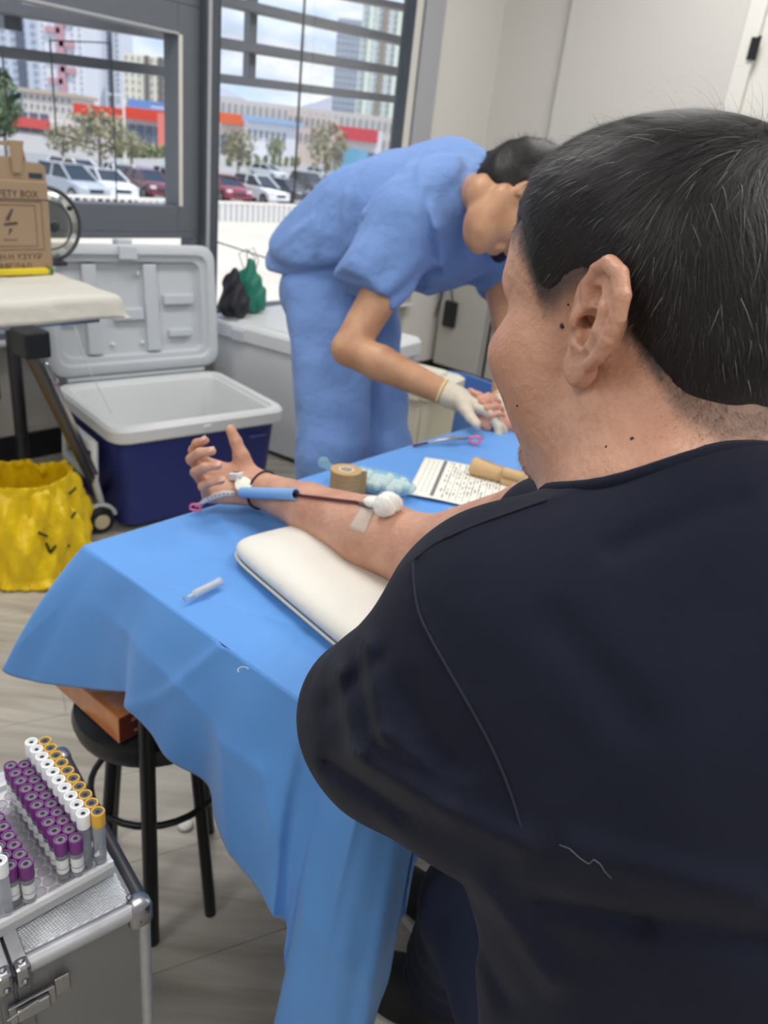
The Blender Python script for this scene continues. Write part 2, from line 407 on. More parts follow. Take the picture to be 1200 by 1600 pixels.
# ------------------------------------------------------------ outside: sunshade louvres and rods in front of the glass
lv = empty('sun_louvre', wproj(480, 160, .4), 'grey horizontal sunshade louvre bars fixed outside the windows', 'louvre')
lm = mat('louvre_grey', srgb(136, 140, 147), .6)
def bar(p, q, h, name='slat'):
    d = q - p; L = np.linalg.norm(d); x = d / L; y = np.cross(UZ, x); y /= np.linalg.norm(y); z = np.cross(x, y)
    m = MB(); m.box((p + q) / 2, (L, .09, h), np.stack([x, y, z], 1), .002, 1); m.build(name, lm, lv)
def barline(p1, p2, h, e0=-2.3, e1=.35):
    p = wproj(*p1, .4); q = wproj(*p2, .4); v = q - p; bar(p + v * e0, q + v * e1, h)
barline((398, 13), (638, 67), .038, -2.6); barline((348, 68), (632, 114), .042); barline((348, 123), (630, 157), .038)
barline((560, -2), (640, 14), .03, -8, .6); barline((400, -42), (638, 10 - 25), .035, -2.6)
for px in (391, 636, 18):
    p = wproj(px, 60, .46); bar(np.array([p[0], p[1], 1.45 if px != 18 else 1.35]), np.array([p[0], p[1], 2.9]), .04) if False else None
    m = MB(); m.box((p[0], p[1], 2.05 if px != 18 else 2.2), (.045 if px != 18 else .07, .05, 1.0 if px == 391 else (1.25 if px == 18 else 2.8)), ROT, .002, 1); m.build('post', lm, lv)
rods = empty('guy_rods', wproj(470, 200, .2), 'thin dark upright rod and wire lines outside the tall window', 'rod')
rm_ = mat('rod_dark', srgb(70, 70, 72), .5)
m = MB(); p = wproj(471, 92, .3); m.tube([(p[0], p[1], 2.7), (p[0], p[1], 1.02)], .0065, 8); m.build('rod', rm_, rods)
m = MB(); m.tube([wproj(300, 262, .3), wproj(345, 275, .3), wproj(463, 303, .3), wproj(640, 350, .3)], .004, 6); m.build('wire', rm_, rods)
m = MB(); m.tube([wproj(300, 366, .3), wproj(345, 380, .3), wproj(440, 411, .3), wproj(640, 470, .3)], .004, 6); m.build('wire', rm_, rods)
wl = empty('wire_frame', wproj(130, 150, .12), 'thin black wire rectangle outside the opening sash', 'wire')
m = MB(); m.tube([wproj(78, 63, .12), wproj(172, 67, .12), wproj(176, 150, .12), wproj(180, 233, .12), wproj(88, 210, .12)], .0035, 6, closed=True); m.build('wire_loop', rm_, wl)
m = MB(); m.tube([wproj(180, 233, .12), wproj(183, 335, .12)], .003, 6); m.build('wire_tail', rm_, wl); m = MB(); m.tube([wproj(3, 80, .12), wproj(15, 215, .12)], .003, 6); m.build('wire_tail', rm_, wl)
# ------------------------------------------------------------ outside ground
GZ = -2.5
pave = mat('pavement_pale', srgb(214, 206, 192), .8, noise=(.5, .08))
te = W0 + 0
fence_p = atz(400, 346, -.15); tf = (fence_p - W0) @ B_
m = MB(); m.box(W(4, (tf + .22) / 2 + .0, -.35), (60, tf - .3, .4), ROT); o = m.build('paved_terrace', pave); tag(o, kind='structure')
asph = mat('asphalt', srgb(168, 166, 164), .85, noise=(.3, .08))
m = MB(); m.add([(-600, -60, GZ), (600, -60, GZ), (600, 1500, GZ), (-600, 1500, GZ)], [(0, 1, 2, 3)]); o = m.build('parking_ground', asph); tag(o, kind='structure')
# pale low railing at the terrace edge
fr = empty('low_railing', W(4, tf - .2, -.15), 'low white picket railing at the far edge of the bright terrace', 'railing')
wm = mat('white_metal', srgb(232, 230, 224), .5)
hz = .34
m = MB(); m.box(W(4, tf - .2, -.15 + hz), (40, .04, .04), ROT); m.build('rail', wm, fr)
m = MB()
for k in range(0, 200): m.box(W(-8 + k * .13, tf - .2, -.15 + hz / 2), (.035, .02, hz), ROT)
o = m.build('pickets', wm, fr); o['kind'] = 'stuff'
# ------------------------------------------------------------ cars
glass_d = mat('car_glass', srgb(58, 64, 72), .1); tyre = mat('tyre', srgb(30, 30, 32), .8); rim_m = mat('wheel_rim', srgb(170, 172, 176), .3, .8)
lamp_w = mat('headlamp', srgb(225, 228, 230), .1, coat=1.); lamp_r = mat('tail_lamp', srgb(160, 24, 24), .2)
def car(p, yaw, col, label, suv=True, Lc=4.4):
    paint = mat('paint_' + '_'.join('%d' % (c * 999) for c in col), col, .25, coat=1.)
    r = empty('car', p, label, 'car', 'parked cars outside')
    c, s = math.cos(yaw), math.sin(yaw); M = np.array([[c, -s, 0], [s, c, 0], [0, 0, 1.]]); p = np.array(p)
    h = 1.62 if suv else 1.45; hw = .9
    T = lambda x, y, z: p + M @ np.array([x * Lc / 4.4, y, z])
    prof = [(-2.15, .3), (-2.2, .75), (-2.05, 1.0), (-1.2, 1.04), (1.0, 1.0), (1.9, .86), (2.18, .66), (2.2, .32)]
    m = MB(); nP = len(prof); secs = [(-hw, .93), (-hw * .86, 1.0), (hw * .86, 1.0), (hw, .93)]
    vs_ = [T(x * k, y, .3 + (z - .3) * k) for y, k in secs for x, z in prof]
    fs = [(i * nP + j, i * nP + (j + 1) % nP, (i + 1) * nP + (j + 1) % nP, (i + 1) * nP + j) for i in range(3) for j in range(nP)] + [tuple(range(nP)), tuple(3 * nP + j for j in range(nP))][::-1]
    m.add(vs_, fs); m.build('car_body', paint, r, 'auto')
    xb = -2.0 if suv else -1.75
    cab = [(xb, 1.0), (xb + .3, h), (.2, h), (1.15, .98)]
    m = MB(); v = [T(x, y * (1. if z < 1.2 else .78), z) for y in (-hw * .86, hw * .86) for x, z in cab]
    m.add(v, [(0, 1, 2, 3), (7, 6, 5, 4), (0, 4, 5, 1), (2, 6, 7, 3), (1, 5, 6, 2)]); m.build('windows', glass_d, r)
    m = MB(); m.box(T((xb + .5) / 2, 0, h + .01), ((.2 - xb - .2) * Lc / 4.4, 1.34, .05), M, .02)
    for sgn in (-1, 1):
        for a, b in ((cab[0], cab[1]), (cab[3], cab[2]), ((-.5, 1.0), (-.5, h))):
            m.tube([T(a[0], sgn * hw * .87, a[1]), T(b[0], sgn * hw * .69, b[1])], .05, 6)
    m.build('roof', paint, r)
    for x in (-1.35, 1.4):
        for sg in (-1, 1):
            m = MB(); m.lathe([(.0, -.1), (.33, -.1), (.34, .0), (.33, .1), (.0, .1)], T(x, sg * .82, .34), M @ np.array([0, 1, 0]), 18); wh = m.build('wheel', tyre, r)
            m = MB(); m.lathe([(.2, -.115), (.21, .115)], T(x, sg * .82, .34), M @ np.array([0, 1, 0]), 12); m.build('wheel_rim', rim_m, wh)
    for sg in (-1, 1):
        m = MB(); m.box(T(2.1, sg * .66, .72), (.16, .34, .16), M, .03); m.build('headlamp', lamp_w, r)
        m = MB(); m.box(T(-2.12, sg * .68, .8), (.12, .3, .2), M, .03); m.build('tail_lamp', lamp_r, r)
    m = MB(); m.box(T(2.17, 0, .58), (.08, .8, .18), M, .02); m.build('grille', glass_d, r)
white = srgb(236, 238, 240)
CARS = [(112, 311, -.55, srgb(176, 184, 194), 'silver grey car nearest the left edge of the sash window', True),
        (126, 297, -.45, white, 'white van-like car behind the silver grey car at left', True),
        (166, 311, -.75, white, 'white saloon car between the silver grey car and the next white car', False),
        (192, 297, -.9, white, 'white car parked just left of the maroon car', False),
        (232, 309, -.8, srgb(104, 26, 44), 'maroon car parked between two white cars', False),
        (272, 308, -.9, white, 'white car right of the maroon car, partly behind the window frame', True),
        (352, 314, -.9, srgb(140, 34, 52), 'small red car at the left edge of the tall window', False),
        (404, 316, -.6, white, 'large white car in the middle of the tall window', True),
        (448, 316, -.7, srgb(44, 48, 56), 'black car right behind the large white car', False),
        (482, 303, -.8, srgb(52, 54, 60), 'dark car next to the black car, second from the large white car', True),
        (418, 281, -.5, srgb(214, 220, 224), 'pale car parked in the row behind the large white car', False),
        (500, 283, -.5, srgb(216, 222, 226), 'silvery white car in the back row near the nurse back', False),
        (548, 296, -.6, srgb(60, 64, 72), 'dark car mostly hidden behind the nurse back', False)]
for px, py, yaw, col, lab, suv in CARS: car(atz(px, py, GZ), yaw, col, lab, suv, 4.1)
# ------------------------------------------------------------ buildings
def haze_mix(c, Y): k = min(.45, Y / 800.); return tuple(a * (1 - k) + b * k for a, b in zip(c, srgb(214, 220, 230)))  # aerial haze blended into the paint of distant buildings
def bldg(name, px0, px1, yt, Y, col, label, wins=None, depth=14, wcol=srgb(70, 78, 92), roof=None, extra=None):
    col = haze_mix(col, Y); wcol = haze_mix(wcol, Y * 1.2)
    pm_ = (px0 + px1) / 2
    x0 = aty(px0, yt, Y)[0]; x1 = aty(px1, yt, Y)[0]; zt = aty(pm_, yt, Y)[2]
    cx = (x0 + x1) / 2; r = empty(name, (cx, Y, GZ), label, 'building')
    m = MB(); m.box((cx, Y + depth / 2, (zt + GZ) / 2), (x1 - x0, depth, zt - GZ)); m.build('wall', mat('bw_%d_%d' % (px0, px1), col, .8), r)
    if roof is not None:
        m = MB(); m.box((cx, Y + depth / 2, zt + .4), (x1 - x0 + 1.5, depth + 1.5, .8)); m.build('roof', mat('br_%d_%d' % (px0, px1), roof, .7), r)
    if wins:
        nx, nz, fw, fh, z0 = wins; H_ = zt - z0
        sx_, sz_ = (x1 - x0) / nx, H_ / nz
        m = MB(); m.box((0, 0, 0), (sx_ * fw, .4, sz_ * fh)); me = bpy.data.meshes.new('window'); me.from_pydata(m.v, [], m.f); me.materials.append(mat('bwin_%d' % (wcol[0] * 999), wcol, .25))
        for i in range(nx):
            for j in range(nz):
                o = bpy.data.objects.new('window', me); C.objects.link(o); o.parent = r
                o.location = Vector((x0 + (i + .5) * sx_, Y - .05, z0 + (j + .5) * sz_)) - r.location
    if extra: extra(r, x0, x1, zt, Y)
    return r
def stripes(cols, w):
    def f(r, x0, x1, zt, Y):
        for fx, c in cols:
            m = MB(); m.box((x0 + (x1 - x0) * fx, Y - .5, (zt + GZ) / 2), ((x1 - x0) * w, 1.0, zt - GZ)); m.build('facade_strip', mat('fs_%d' % (sum(c) * 999), c, .7), r)
    return f
blg = srgb(190, 198, 212); dkg = srgb(96, 104, 120); wht = srgb(228, 230, 234)
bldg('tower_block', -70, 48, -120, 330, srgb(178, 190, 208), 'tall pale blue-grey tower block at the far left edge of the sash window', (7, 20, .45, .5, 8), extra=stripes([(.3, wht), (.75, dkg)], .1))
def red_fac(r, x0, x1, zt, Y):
    rr = haze_mix(srgb(176, 60, 76), 320); k = 0; z = zt - 2
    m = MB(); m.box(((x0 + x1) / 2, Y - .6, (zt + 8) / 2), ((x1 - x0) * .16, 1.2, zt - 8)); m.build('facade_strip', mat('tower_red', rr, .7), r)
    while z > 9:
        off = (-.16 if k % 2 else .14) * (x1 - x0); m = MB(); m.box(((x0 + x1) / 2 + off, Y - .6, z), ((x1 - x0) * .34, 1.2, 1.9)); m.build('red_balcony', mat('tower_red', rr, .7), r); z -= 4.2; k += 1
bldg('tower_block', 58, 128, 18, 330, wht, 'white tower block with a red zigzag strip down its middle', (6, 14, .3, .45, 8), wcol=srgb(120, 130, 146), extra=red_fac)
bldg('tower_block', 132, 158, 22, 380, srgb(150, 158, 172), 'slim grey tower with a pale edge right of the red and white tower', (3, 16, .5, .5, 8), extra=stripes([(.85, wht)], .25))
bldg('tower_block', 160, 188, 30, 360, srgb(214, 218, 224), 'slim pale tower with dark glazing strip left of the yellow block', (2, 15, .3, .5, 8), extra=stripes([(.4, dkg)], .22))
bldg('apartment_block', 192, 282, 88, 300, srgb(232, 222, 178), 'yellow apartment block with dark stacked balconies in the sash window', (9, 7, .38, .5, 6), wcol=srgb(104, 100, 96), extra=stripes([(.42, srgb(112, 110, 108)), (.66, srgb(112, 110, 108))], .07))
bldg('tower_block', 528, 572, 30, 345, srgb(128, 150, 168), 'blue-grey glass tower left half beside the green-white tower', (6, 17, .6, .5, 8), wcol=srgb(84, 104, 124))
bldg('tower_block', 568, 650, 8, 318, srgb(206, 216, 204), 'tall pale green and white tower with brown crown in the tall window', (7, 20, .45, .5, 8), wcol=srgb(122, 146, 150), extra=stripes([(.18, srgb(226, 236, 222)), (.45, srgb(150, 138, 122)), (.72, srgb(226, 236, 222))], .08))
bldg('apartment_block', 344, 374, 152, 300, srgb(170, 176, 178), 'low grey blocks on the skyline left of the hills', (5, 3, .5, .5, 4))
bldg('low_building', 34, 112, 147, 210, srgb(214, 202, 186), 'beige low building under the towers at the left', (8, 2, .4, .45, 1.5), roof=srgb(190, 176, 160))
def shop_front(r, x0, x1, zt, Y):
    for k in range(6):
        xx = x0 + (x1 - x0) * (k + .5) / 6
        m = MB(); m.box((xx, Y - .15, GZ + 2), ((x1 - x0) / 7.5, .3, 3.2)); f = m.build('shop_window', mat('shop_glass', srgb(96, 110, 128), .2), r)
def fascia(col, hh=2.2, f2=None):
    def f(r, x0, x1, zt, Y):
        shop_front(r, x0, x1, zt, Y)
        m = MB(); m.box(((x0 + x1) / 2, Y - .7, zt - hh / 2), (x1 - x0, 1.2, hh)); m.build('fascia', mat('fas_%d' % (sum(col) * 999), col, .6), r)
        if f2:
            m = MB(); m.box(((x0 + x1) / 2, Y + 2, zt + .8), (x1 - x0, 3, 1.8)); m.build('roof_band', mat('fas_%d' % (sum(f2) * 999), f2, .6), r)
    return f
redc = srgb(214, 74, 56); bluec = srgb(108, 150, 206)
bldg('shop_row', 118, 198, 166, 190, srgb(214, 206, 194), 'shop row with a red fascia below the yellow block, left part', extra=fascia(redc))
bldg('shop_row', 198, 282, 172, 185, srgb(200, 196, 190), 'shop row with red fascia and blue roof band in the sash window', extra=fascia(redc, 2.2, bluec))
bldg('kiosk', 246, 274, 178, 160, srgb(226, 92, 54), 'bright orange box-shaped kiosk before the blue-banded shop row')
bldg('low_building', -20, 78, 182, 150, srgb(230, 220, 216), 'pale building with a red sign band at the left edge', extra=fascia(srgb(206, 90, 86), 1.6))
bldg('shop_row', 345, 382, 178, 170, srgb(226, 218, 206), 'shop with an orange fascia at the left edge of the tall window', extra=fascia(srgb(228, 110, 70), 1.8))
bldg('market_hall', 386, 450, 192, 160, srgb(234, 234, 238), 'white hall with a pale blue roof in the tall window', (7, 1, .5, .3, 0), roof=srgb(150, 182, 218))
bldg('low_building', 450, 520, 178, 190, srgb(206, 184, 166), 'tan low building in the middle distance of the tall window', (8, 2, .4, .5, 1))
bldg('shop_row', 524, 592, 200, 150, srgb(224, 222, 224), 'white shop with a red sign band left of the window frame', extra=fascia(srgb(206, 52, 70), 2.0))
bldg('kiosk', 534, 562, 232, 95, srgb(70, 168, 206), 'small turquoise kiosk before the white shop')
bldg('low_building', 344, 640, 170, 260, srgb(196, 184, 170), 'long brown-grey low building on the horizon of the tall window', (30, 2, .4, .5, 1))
# hills
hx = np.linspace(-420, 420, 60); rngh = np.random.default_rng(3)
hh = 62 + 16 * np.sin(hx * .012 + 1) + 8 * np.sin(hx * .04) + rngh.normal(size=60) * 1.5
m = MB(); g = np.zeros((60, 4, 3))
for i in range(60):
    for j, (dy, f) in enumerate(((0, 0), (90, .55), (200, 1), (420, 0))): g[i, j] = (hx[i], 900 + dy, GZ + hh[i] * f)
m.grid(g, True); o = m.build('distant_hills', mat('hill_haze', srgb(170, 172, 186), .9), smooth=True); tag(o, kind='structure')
# road with kerb, hedge strips
m = MB(); m.box((0, 75, GZ + .03), (500, 16, .06)); o = m.build('street', mat('street_grey', srgb(150, 150, 152), .8)); tag(o, kind='structure')
def foliage(m, c, r, n, seed, leaf=.35):
    g = np.random.default_rng(seed)
    for k in range(n):
        v = g.normal(size=3); v /= np.linalg.norm(v); q = np.array(c) + v * np.array(r) * g.uniform(.35, 1) ** .6
        a = g.normal(size=3); a /= np.linalg.norm(a); b = np.cross(a, v); b /= np.linalg.norm(b) + 1e-9
        m.add([q - a * leaf, q + b * leaf * .6, q + a * leaf, q - b * leaf * .6], [(0, 1, 2, 3)])
leafm = [mat('leaf_green', srgb(128, 138, 100), .8, noise=(2, .3)), mat('leaf_olive', srgb(150, 146, 118), .8, noise=(2, .3)), mat('leaf_dark', srgb(96, 116, 84), .8, noise=(2, .3))]
bark = mat('bark', srgb(108, 98, 86), .9)
def tree(px, py, yt, rpx, lab, k, seed):
    p = atz(px, py, GZ); dist = p[1]; htop = aty(px, yt, dist)[2]; rr = rpx * dist / F * 1.05
    r = empty('tree', p, lab, 'tree', 'trees outside the windows')
    m = MB(); H_ = htop - GZ
    m.tube([p, p + [0, 0, H_ * .5], p + [.1, 0, H_ * .85]], [.12, .09, .03], 7)
    for q in range(5):
        a = q * 1.3; z = H_ * (.35 + q * .09); m.tube([p + [0, 0, z], p + [math.cos(a) * rr * .6, math.sin(a) * rr * .6, z + H_ * .18]], [.05, .015], 5)
    m.build('trunk', bark, r)
    m = MB(); foliage(m, p + [0, 0, H_ * .66], (rr, rr, H_ * .36), 420, seed, .05 * H_); o = m.build('crown', leafm[k], r, fix=False); o['kind'] = 'stuff'
tree(158, 282, 168, 46, 'sparse olive tree in the middle of the sash window before the red-fascia shops', 1, 1)
tree(206, 262, 205, 22, 'small bushy tree left of the orange kiosk', 1, 2)
tree(12, 262, 108, 24, 'green tree cut by the left edge of the photo', 2, 3)
tree(372, 276, 200, 26, 'sparse tree at the left edge of the tall window', 1, 4)
tree(508, 290, 192, 30, 'bare-looking tree just left of the nurse back', 1, 5)
tree(430, 262, 214, 14, 'small shrub-like tree before the white hall', 0, 6)
tree(100, 262, 192, 26, 'dusty low tree behind the cars at the left', 1, 8)
for i, (px0, px1, py) in enumerate(((285, 180, 247), (350, 470, 260), (480, 620, 274))):
    p = atz(px0, py, GZ); q = atz(px1, py, GZ); m = MB()
    for k in range(10): foliage(m, p + (q - p) * (k + .5) / 10 + [0, 0, .7], (abs(q - p)[0] / 18, 1., .9), 60, 20 + i * 10 + k, .4)
    o = m.build('hedge', leafm[0], fix=False); tag(o, 'green roadside hedge ' + ['beyond the cars in the sash window', 'in the left half of the tall window', 'in the right half of the tall window'][i], 'hedge', kind='stuff')
# lamp posts
for i, (px, y0, y1) in enumerate(((196, 258, 150), (262, 268, 170), (610, 250, 150))):
    p = atz(px, y0, GZ); z = aty(px, y1, p[1])[2]; m = MB(); m.tube([p, (p[0], p[1], z)], [.16, .09], 8); m.box((p[0] - .7, p[1], z), (1.6, .2, .12))
    tag(m.build('lamp_post', wm), 'white lamp post ' + ['rising before the yellow block', 'thin, beside the orange kiosk', 'tall, beside the white shop near the window frame'][i], 'lamp post')
# ------------------------------------------------------------ blue wheeled cooler with its lid open
def frame2(e1): e1 = np.array(e1, float); e1 /= np.linalg.norm(e1); e2 = np.cross(UZ, e1); return np.stack([e1, e2, UZ], 1)
cool_w = mat('cooler_white', srgb(226, 228, 228), .45); cool_b = mat('cooler_blue', srgb(34, 46, 118), .45, bump=(150, .05)); cool_g = mat('cooler_lid_grey', srgb(200, 205, 210), .5)
blk = mat('black_plastic', srgb(30, 31, 34), .45); chrome = mat('chrome', srgb(200, 200, 205), .2, 1.); dark_steel = mat('dark_steel', srgb(86, 86, 92), .35, .7)
def rrect(w, d, r, n=6):
    pts = []
    for cx, cy, a0 in ((w / 2 - r, d / 2 - r, 0), (-w / 2 + r, d / 2 - r, 90), (-w / 2 + r, -d / 2 + r, 180), (w / 2 - r, -d / 2 + r, 270)):
        for k in range(n + 1):
            a = math.radians(a0 + 90 * k / n); pts.append((cx + r * math.cos(a), cy + r * math.sin(a)))
    return pts
def loft(m, rings, M, o, cap0=True, cap1=True):
    """rings: list of (outline, z)"""
    n = len(rings[0][0]); o = np.array(o, float)
    m.add([o + M @ np.array([x, y, z]) for out, z in rings for x, y in out],
          [(i * n + k, i * n + (k + 1) % n, (i + 1) * n + (k + 1) % n, (i + 1) * n + k) for i in range(len(rings) - 1) for k in range(n)]
          + ([tuple(range(n))[::-1]] if cap0 else []) + ([tuple((len(rings) - 1) * n + k for k in range(n))] if cap1 else []))
    return m
MC = frame2((.731, .682, 0)); LC, DC, HC = .67, .54, .40
cc_ = np.array([-.835, 2.729, 0.0])
cr = empty('cooler_box', cc_, 'large royal blue wheeled cool box standing open with its pale grey lid up', 'cool box')
m = MB(); loft(m, [(rrect(LC - .09, DC - .09, .05), .025), (rrect(LC - .045, DC - .045, .05), HC - .05)], MC, cc_, True, False); m.build('body', cool_b, cr, 'auto')
m = MB(); R0 = rrect(LC, DC, .06)
loft(m, [(rrect(LC - .03, DC - .03, .05), HC - .06), (rrect(LC, DC, .06), HC - .05), (rrect(LC + .006, DC + .006, .06), HC - .012), (rrect(LC - .012, DC - .012, .055), HC), (rrect(LC - .06, DC - .06, .045), HC), (rrect(LC - .07, DC - .07, .04), HC - .012),
         (rrect(LC - .085, DC - .085, .04), HC - .012), (rrect(LC - .095, DC - .095, .04), HC - .03), (rrect(LC - .14, DC - .14, .04), .07)], MC, cc_, False, True); m.build('rim_and_liner', cool_w, cr, 'auto')
# side handle frame, carry handle and wheels on the left end
def lc(x, y, z): return cc_ + MC @ np.array([x, y, z])
m = MB(); X = -LC / 2 + .002
m.tube([lc(X - .015, .13, .30), lc(X - .02, .13, .2), lc(X - .012, .14, .06)], .013, 8); m.build('handle_rail', cool_w, cr, True); m = MB(); m.tube([lc(X - .015, -.14, .32), lc(X - .02, -.14, .18), lc(X - .005, -.17, .06)], .013, 8)
m.build('handle_rail', cool_w, cr, True)
m = MB(); 
for y0, y1, z0, z1 in ((-.14, .13, .29, .325), (-.14, .13, .17, .2), (-.02, .02, .2, .29)): m.box(lc(X - .02, (y0 + y1) / 2, (z0 + z1) / 2), (.03, y1 - y0, z1 - z0), MC, .006)
m.build('handle_plate', cool_w, cr)
m = MB(); m.box(lc(X - .012, -.07, .245), (.014, .07, .07), MC, .004); m.build('handle_pocket', blk, cr)
wl0 = (atz(156, 812, .047) - cc_) @ MC
for y in (float(wl0[1]), .2):
    X = float(wl0[0]) + .018 if y < 0 else -LC / 2 + .002
    m = MB(); m.lathe([(0, -.022), (.036, -.022), (.047, -.014), (.047, .014), (.036, .022), (0, .022)], lc(X - .018, y, .047), MC[:, 1], 24); wh = m.build('wheel', blk, cr, 'auto')
    m = MB(); m.lathe([(0, -.026), (.022, -.026), (.027, -.023), (.027, .023), (.022, .026), (0, .026)], lc(X - .018, y, .047), MC[:, 1], 20); m.build('hub', mat('hub_cream', srgb(214, 204, 170), .5), wh)
    m = MB(); m.tube([lc(X - .018 + .056 * math.cos(a), y + (.0 if y > 0 else 0), .047 + .056 * math.sin(a)) for a in np.linspace(.2, 2.9, 10)], .008, 6); m.build('mudguard', cool_w, wh)
m = MB(); m.tube([lc(.3, -.24, .025), lc(.3, -.24, 0.0)], .018, 10); m.build('foot', blk, cr)
m = MB(); m.tube([lc(.3, .22, .025), lc(.3, .22, 0.0)], .018, 10); m.build('foot', blk, cr)
m = MB(); m.box(lc(.22, -DC / 2 + .017, .30), (.07, .004, .007), MC @ np.eye(3), .001); m.build('logo_plate', mat('faint_blue_print', srgb(92, 104, 168), .5), cr)
m = MB(); m.box(lc(.0, -DC / 2 - .002, HC - .028), (.03, .008, .014), MC, .002); m.build('latch_catch', cool_w, cr)
# lid: hinged on the long far side, leaning slightly back
tl = math.radians(97); hinge = lc(0, DC / 2 + .0, HC + .01)
up = MC[:, 1] * -math.cos(tl) * 1.0 + UZ * math.sin(tl); nrm = np.cross(MC[:, 0], up)      # nrm faces the viewer
ML = np.stack([MC[:, 0], up, nrm], 1)
if nrm @ (CP - hinge) < 0: ML = np.stack([-MC[:, 0], up, -nrm], 1)
DL = .47; lo_ = hinge + up * (DL / 2 + .015) - ML[:, 2] * .035
ld = MB(); O = lambda w_, r: rrect(w_, r[0], r[1])
loft(ld, [(rrect(LC - .03, DL - .03, .05), -.025), (rrect(LC + .02, DL, .06), -.012), (rrect(LC + .02, DL, .06), .038), (rrect(LC - .0, DL - .02, .055), .045), (rrect(LC - .05, DL - .07, .045), .045), (rrect(LC - .065, DL - .085, .04), .030),
          (rrect(LC - .10, DL - .12, .04), .030), (rrect(LC - .115, DL - .135, .035), .004)], ML, lo_)
lid = ld.build('lid', cool_g, cr, 'auto')
lg2 = mat('cooler_lid_rib', srgb(196, 202, 208), .5)
for cx, cy, sx_, sy_ in ((-.16, 0, .055, .33), (.075, 0, .055, .33), (-.02, -.02, .12, .045), (.19, .03, .13, .04), (-.245, -.02, .09, .04), (.19, -.1, .1, .03)):
    m = MB(); m.box(lo_ + ML @ np.array([cx, cy, .013]), (sx_, sy_, .024), ML, .006); m.build('lid_rib', lg2, lid)
for cx, cy in ((-.09, -.13), (.03, -.13), (.03, .13)):
    m = MB(); m.lathe([(.008, 0), (.007, .01), (.003, .013)], lo_ + ML @ np.array([cx, cy, .004]), ML[:, 2], 10); m.build('lid_boss', cool_w, lid)
m = MB(); m.box(lo_ + ML @ np.array([-.02, DL / 2 + .008, .01]), (.06, .02, .05), ML, .005); m.box(lo_ + ML @ np.array([-.02, DL / 2 - .03, .05]), (.07, .05, .02), ML, .005); m.build('lid_latch', lg2, lid)
m = MB(); m.tube([hinge - MC[:, 0] * .28 - ML[:, 2] * .012, hinge + MC[:, 0] * .28 - ML[:, 2] * .012], .012, 10); m.build('hinge', cool_g, cr)
m = MB(); m.tube([lc(-.27, -.1, HC), lc(-.285, .05, HC + .12), lc(-.29, .2, HC + .3)], .0018, 6); m.build('lid_cord', mat('cord_pale', srgb(200, 200, 200), .6), cr)
# ------------------------------------------------------------ white cooler behind, beige box, blue tub
ew = A_ * .975 + B_ * -.10 * 0; MWc = frame2(A_ * .99 + B_ * .14)
wc = W(1.06, -.52, 0); wr_ = empty('cooler_box', wc, 'long white cool box with closed lid behind the nurse legs', 'cool box')
m = MB(); loft(m, [(rrect(.50, .76, .05), .03), (rrect(.54, .80, .05), .49), (rrect(.5, .76, .05), .49)], MWc, wc); m.build('body', cool_w, wr_, 'auto')
m = MB(); loft(m, [(rrect(.55, .81, .06), .492), (rrect(.57, .83, .06), .50), (rrect(.57, .83, .06), .553), (rrect(.55, .81, .055), .565), (rrect(.47, .73, .04), .565), (rrect(.46, .72, .04), .575)], MWc, wc); wl_ = m.build('lid', cool_w, wr_, 'auto')
for y in (-.2, .2): m = MB(); m.box(wc + MWc @ np.array([-.287, y, .52]), (.016, .07, .05), MWc, .004); m.build('latch', cool_g, wr_)
for x in (-.2, .2):
    for y in (-.32, .32): m = MB(); m.tube([wc + MWc @ np.array([x, y, .031]), wc + MWc @ np.array([x, y, 0])], .02, 10); m.build('foot', blk, wr_)
bc = W(.975, -1.15, 0); MBx = frame2(A_ * .98 + B_ * .2); crm = mat('cream_plastic', srgb(220, 214, 190), .5)
br_ = empty('cream_container', bc, 'cream plastic box with moulded lid standing by the nurse knees', 'container')
m = MB(); loft(m, [(rrect(.25, .32, .03), .0), (rrect(.27, .34, .03), .47), (rrect(.25, .32, .03), .47)], MBx, bc); m.build('body', crm, br_, 'auto')
m = MB(); loft(m, [(rrect(.28, .35, .03), .472), (rrect(.3, .37, .035), .48), (rrect(.3, .37, .035), .52), (rrect(.27, .34, .03), .53), (rrect(.2, .26, .03), .53), (rrect(.19, .25, .03), .545)], MBx, bc); m.build('lid', mat('cream_lid', srgb(228, 224, 206), .5), br_, 'auto')
for y in (-.1, .1): m = MB(); m.box(bc + MBx @ np.array([-.152, y, .5]), (.014, .05, .06), MBx, .004); m.build('latch', crm, br_)
for y in (-.12, 0.02, .12): m = MB(); m.box(bc + MBx @ np.array([-.137, y, .24]), (.012, .018, .4), MBx, .003); m.build('rib', crm, br_)
tb = atz(718, 610, .36) * [1, 1, 0]; MT_ = frame2(A_ * .97 - B_ * .1); tub_m = mat('tub_blue', srgb(96, 134, 200), .45)
tr_ = empty('blue_tub', tb, 'rounded blue plastic tub with a hand slot behind the gloved hand', 'tub')
m = MB(); loft(m, [(rrect(.24, .34, .10), 0), (rrect(.30, .40, .13), .36), (rrect(.32, .42, .14), .37), (rrect(.32, .42, .14), .395), (rrect(.28, .38, .12), .395), (rrect(.22, .32, .09), .03)], MT_, tb); m.build('body', tub_m, tr_, 'auto')
m = MB(); m.box(tb + MT_ @ np.array([-.146, -.02, .33]), (.02, .1, .028), MT_, .008); m.build('hand_slot', mat('slot_navy', srgb(30, 40, 70), .6), tr_)
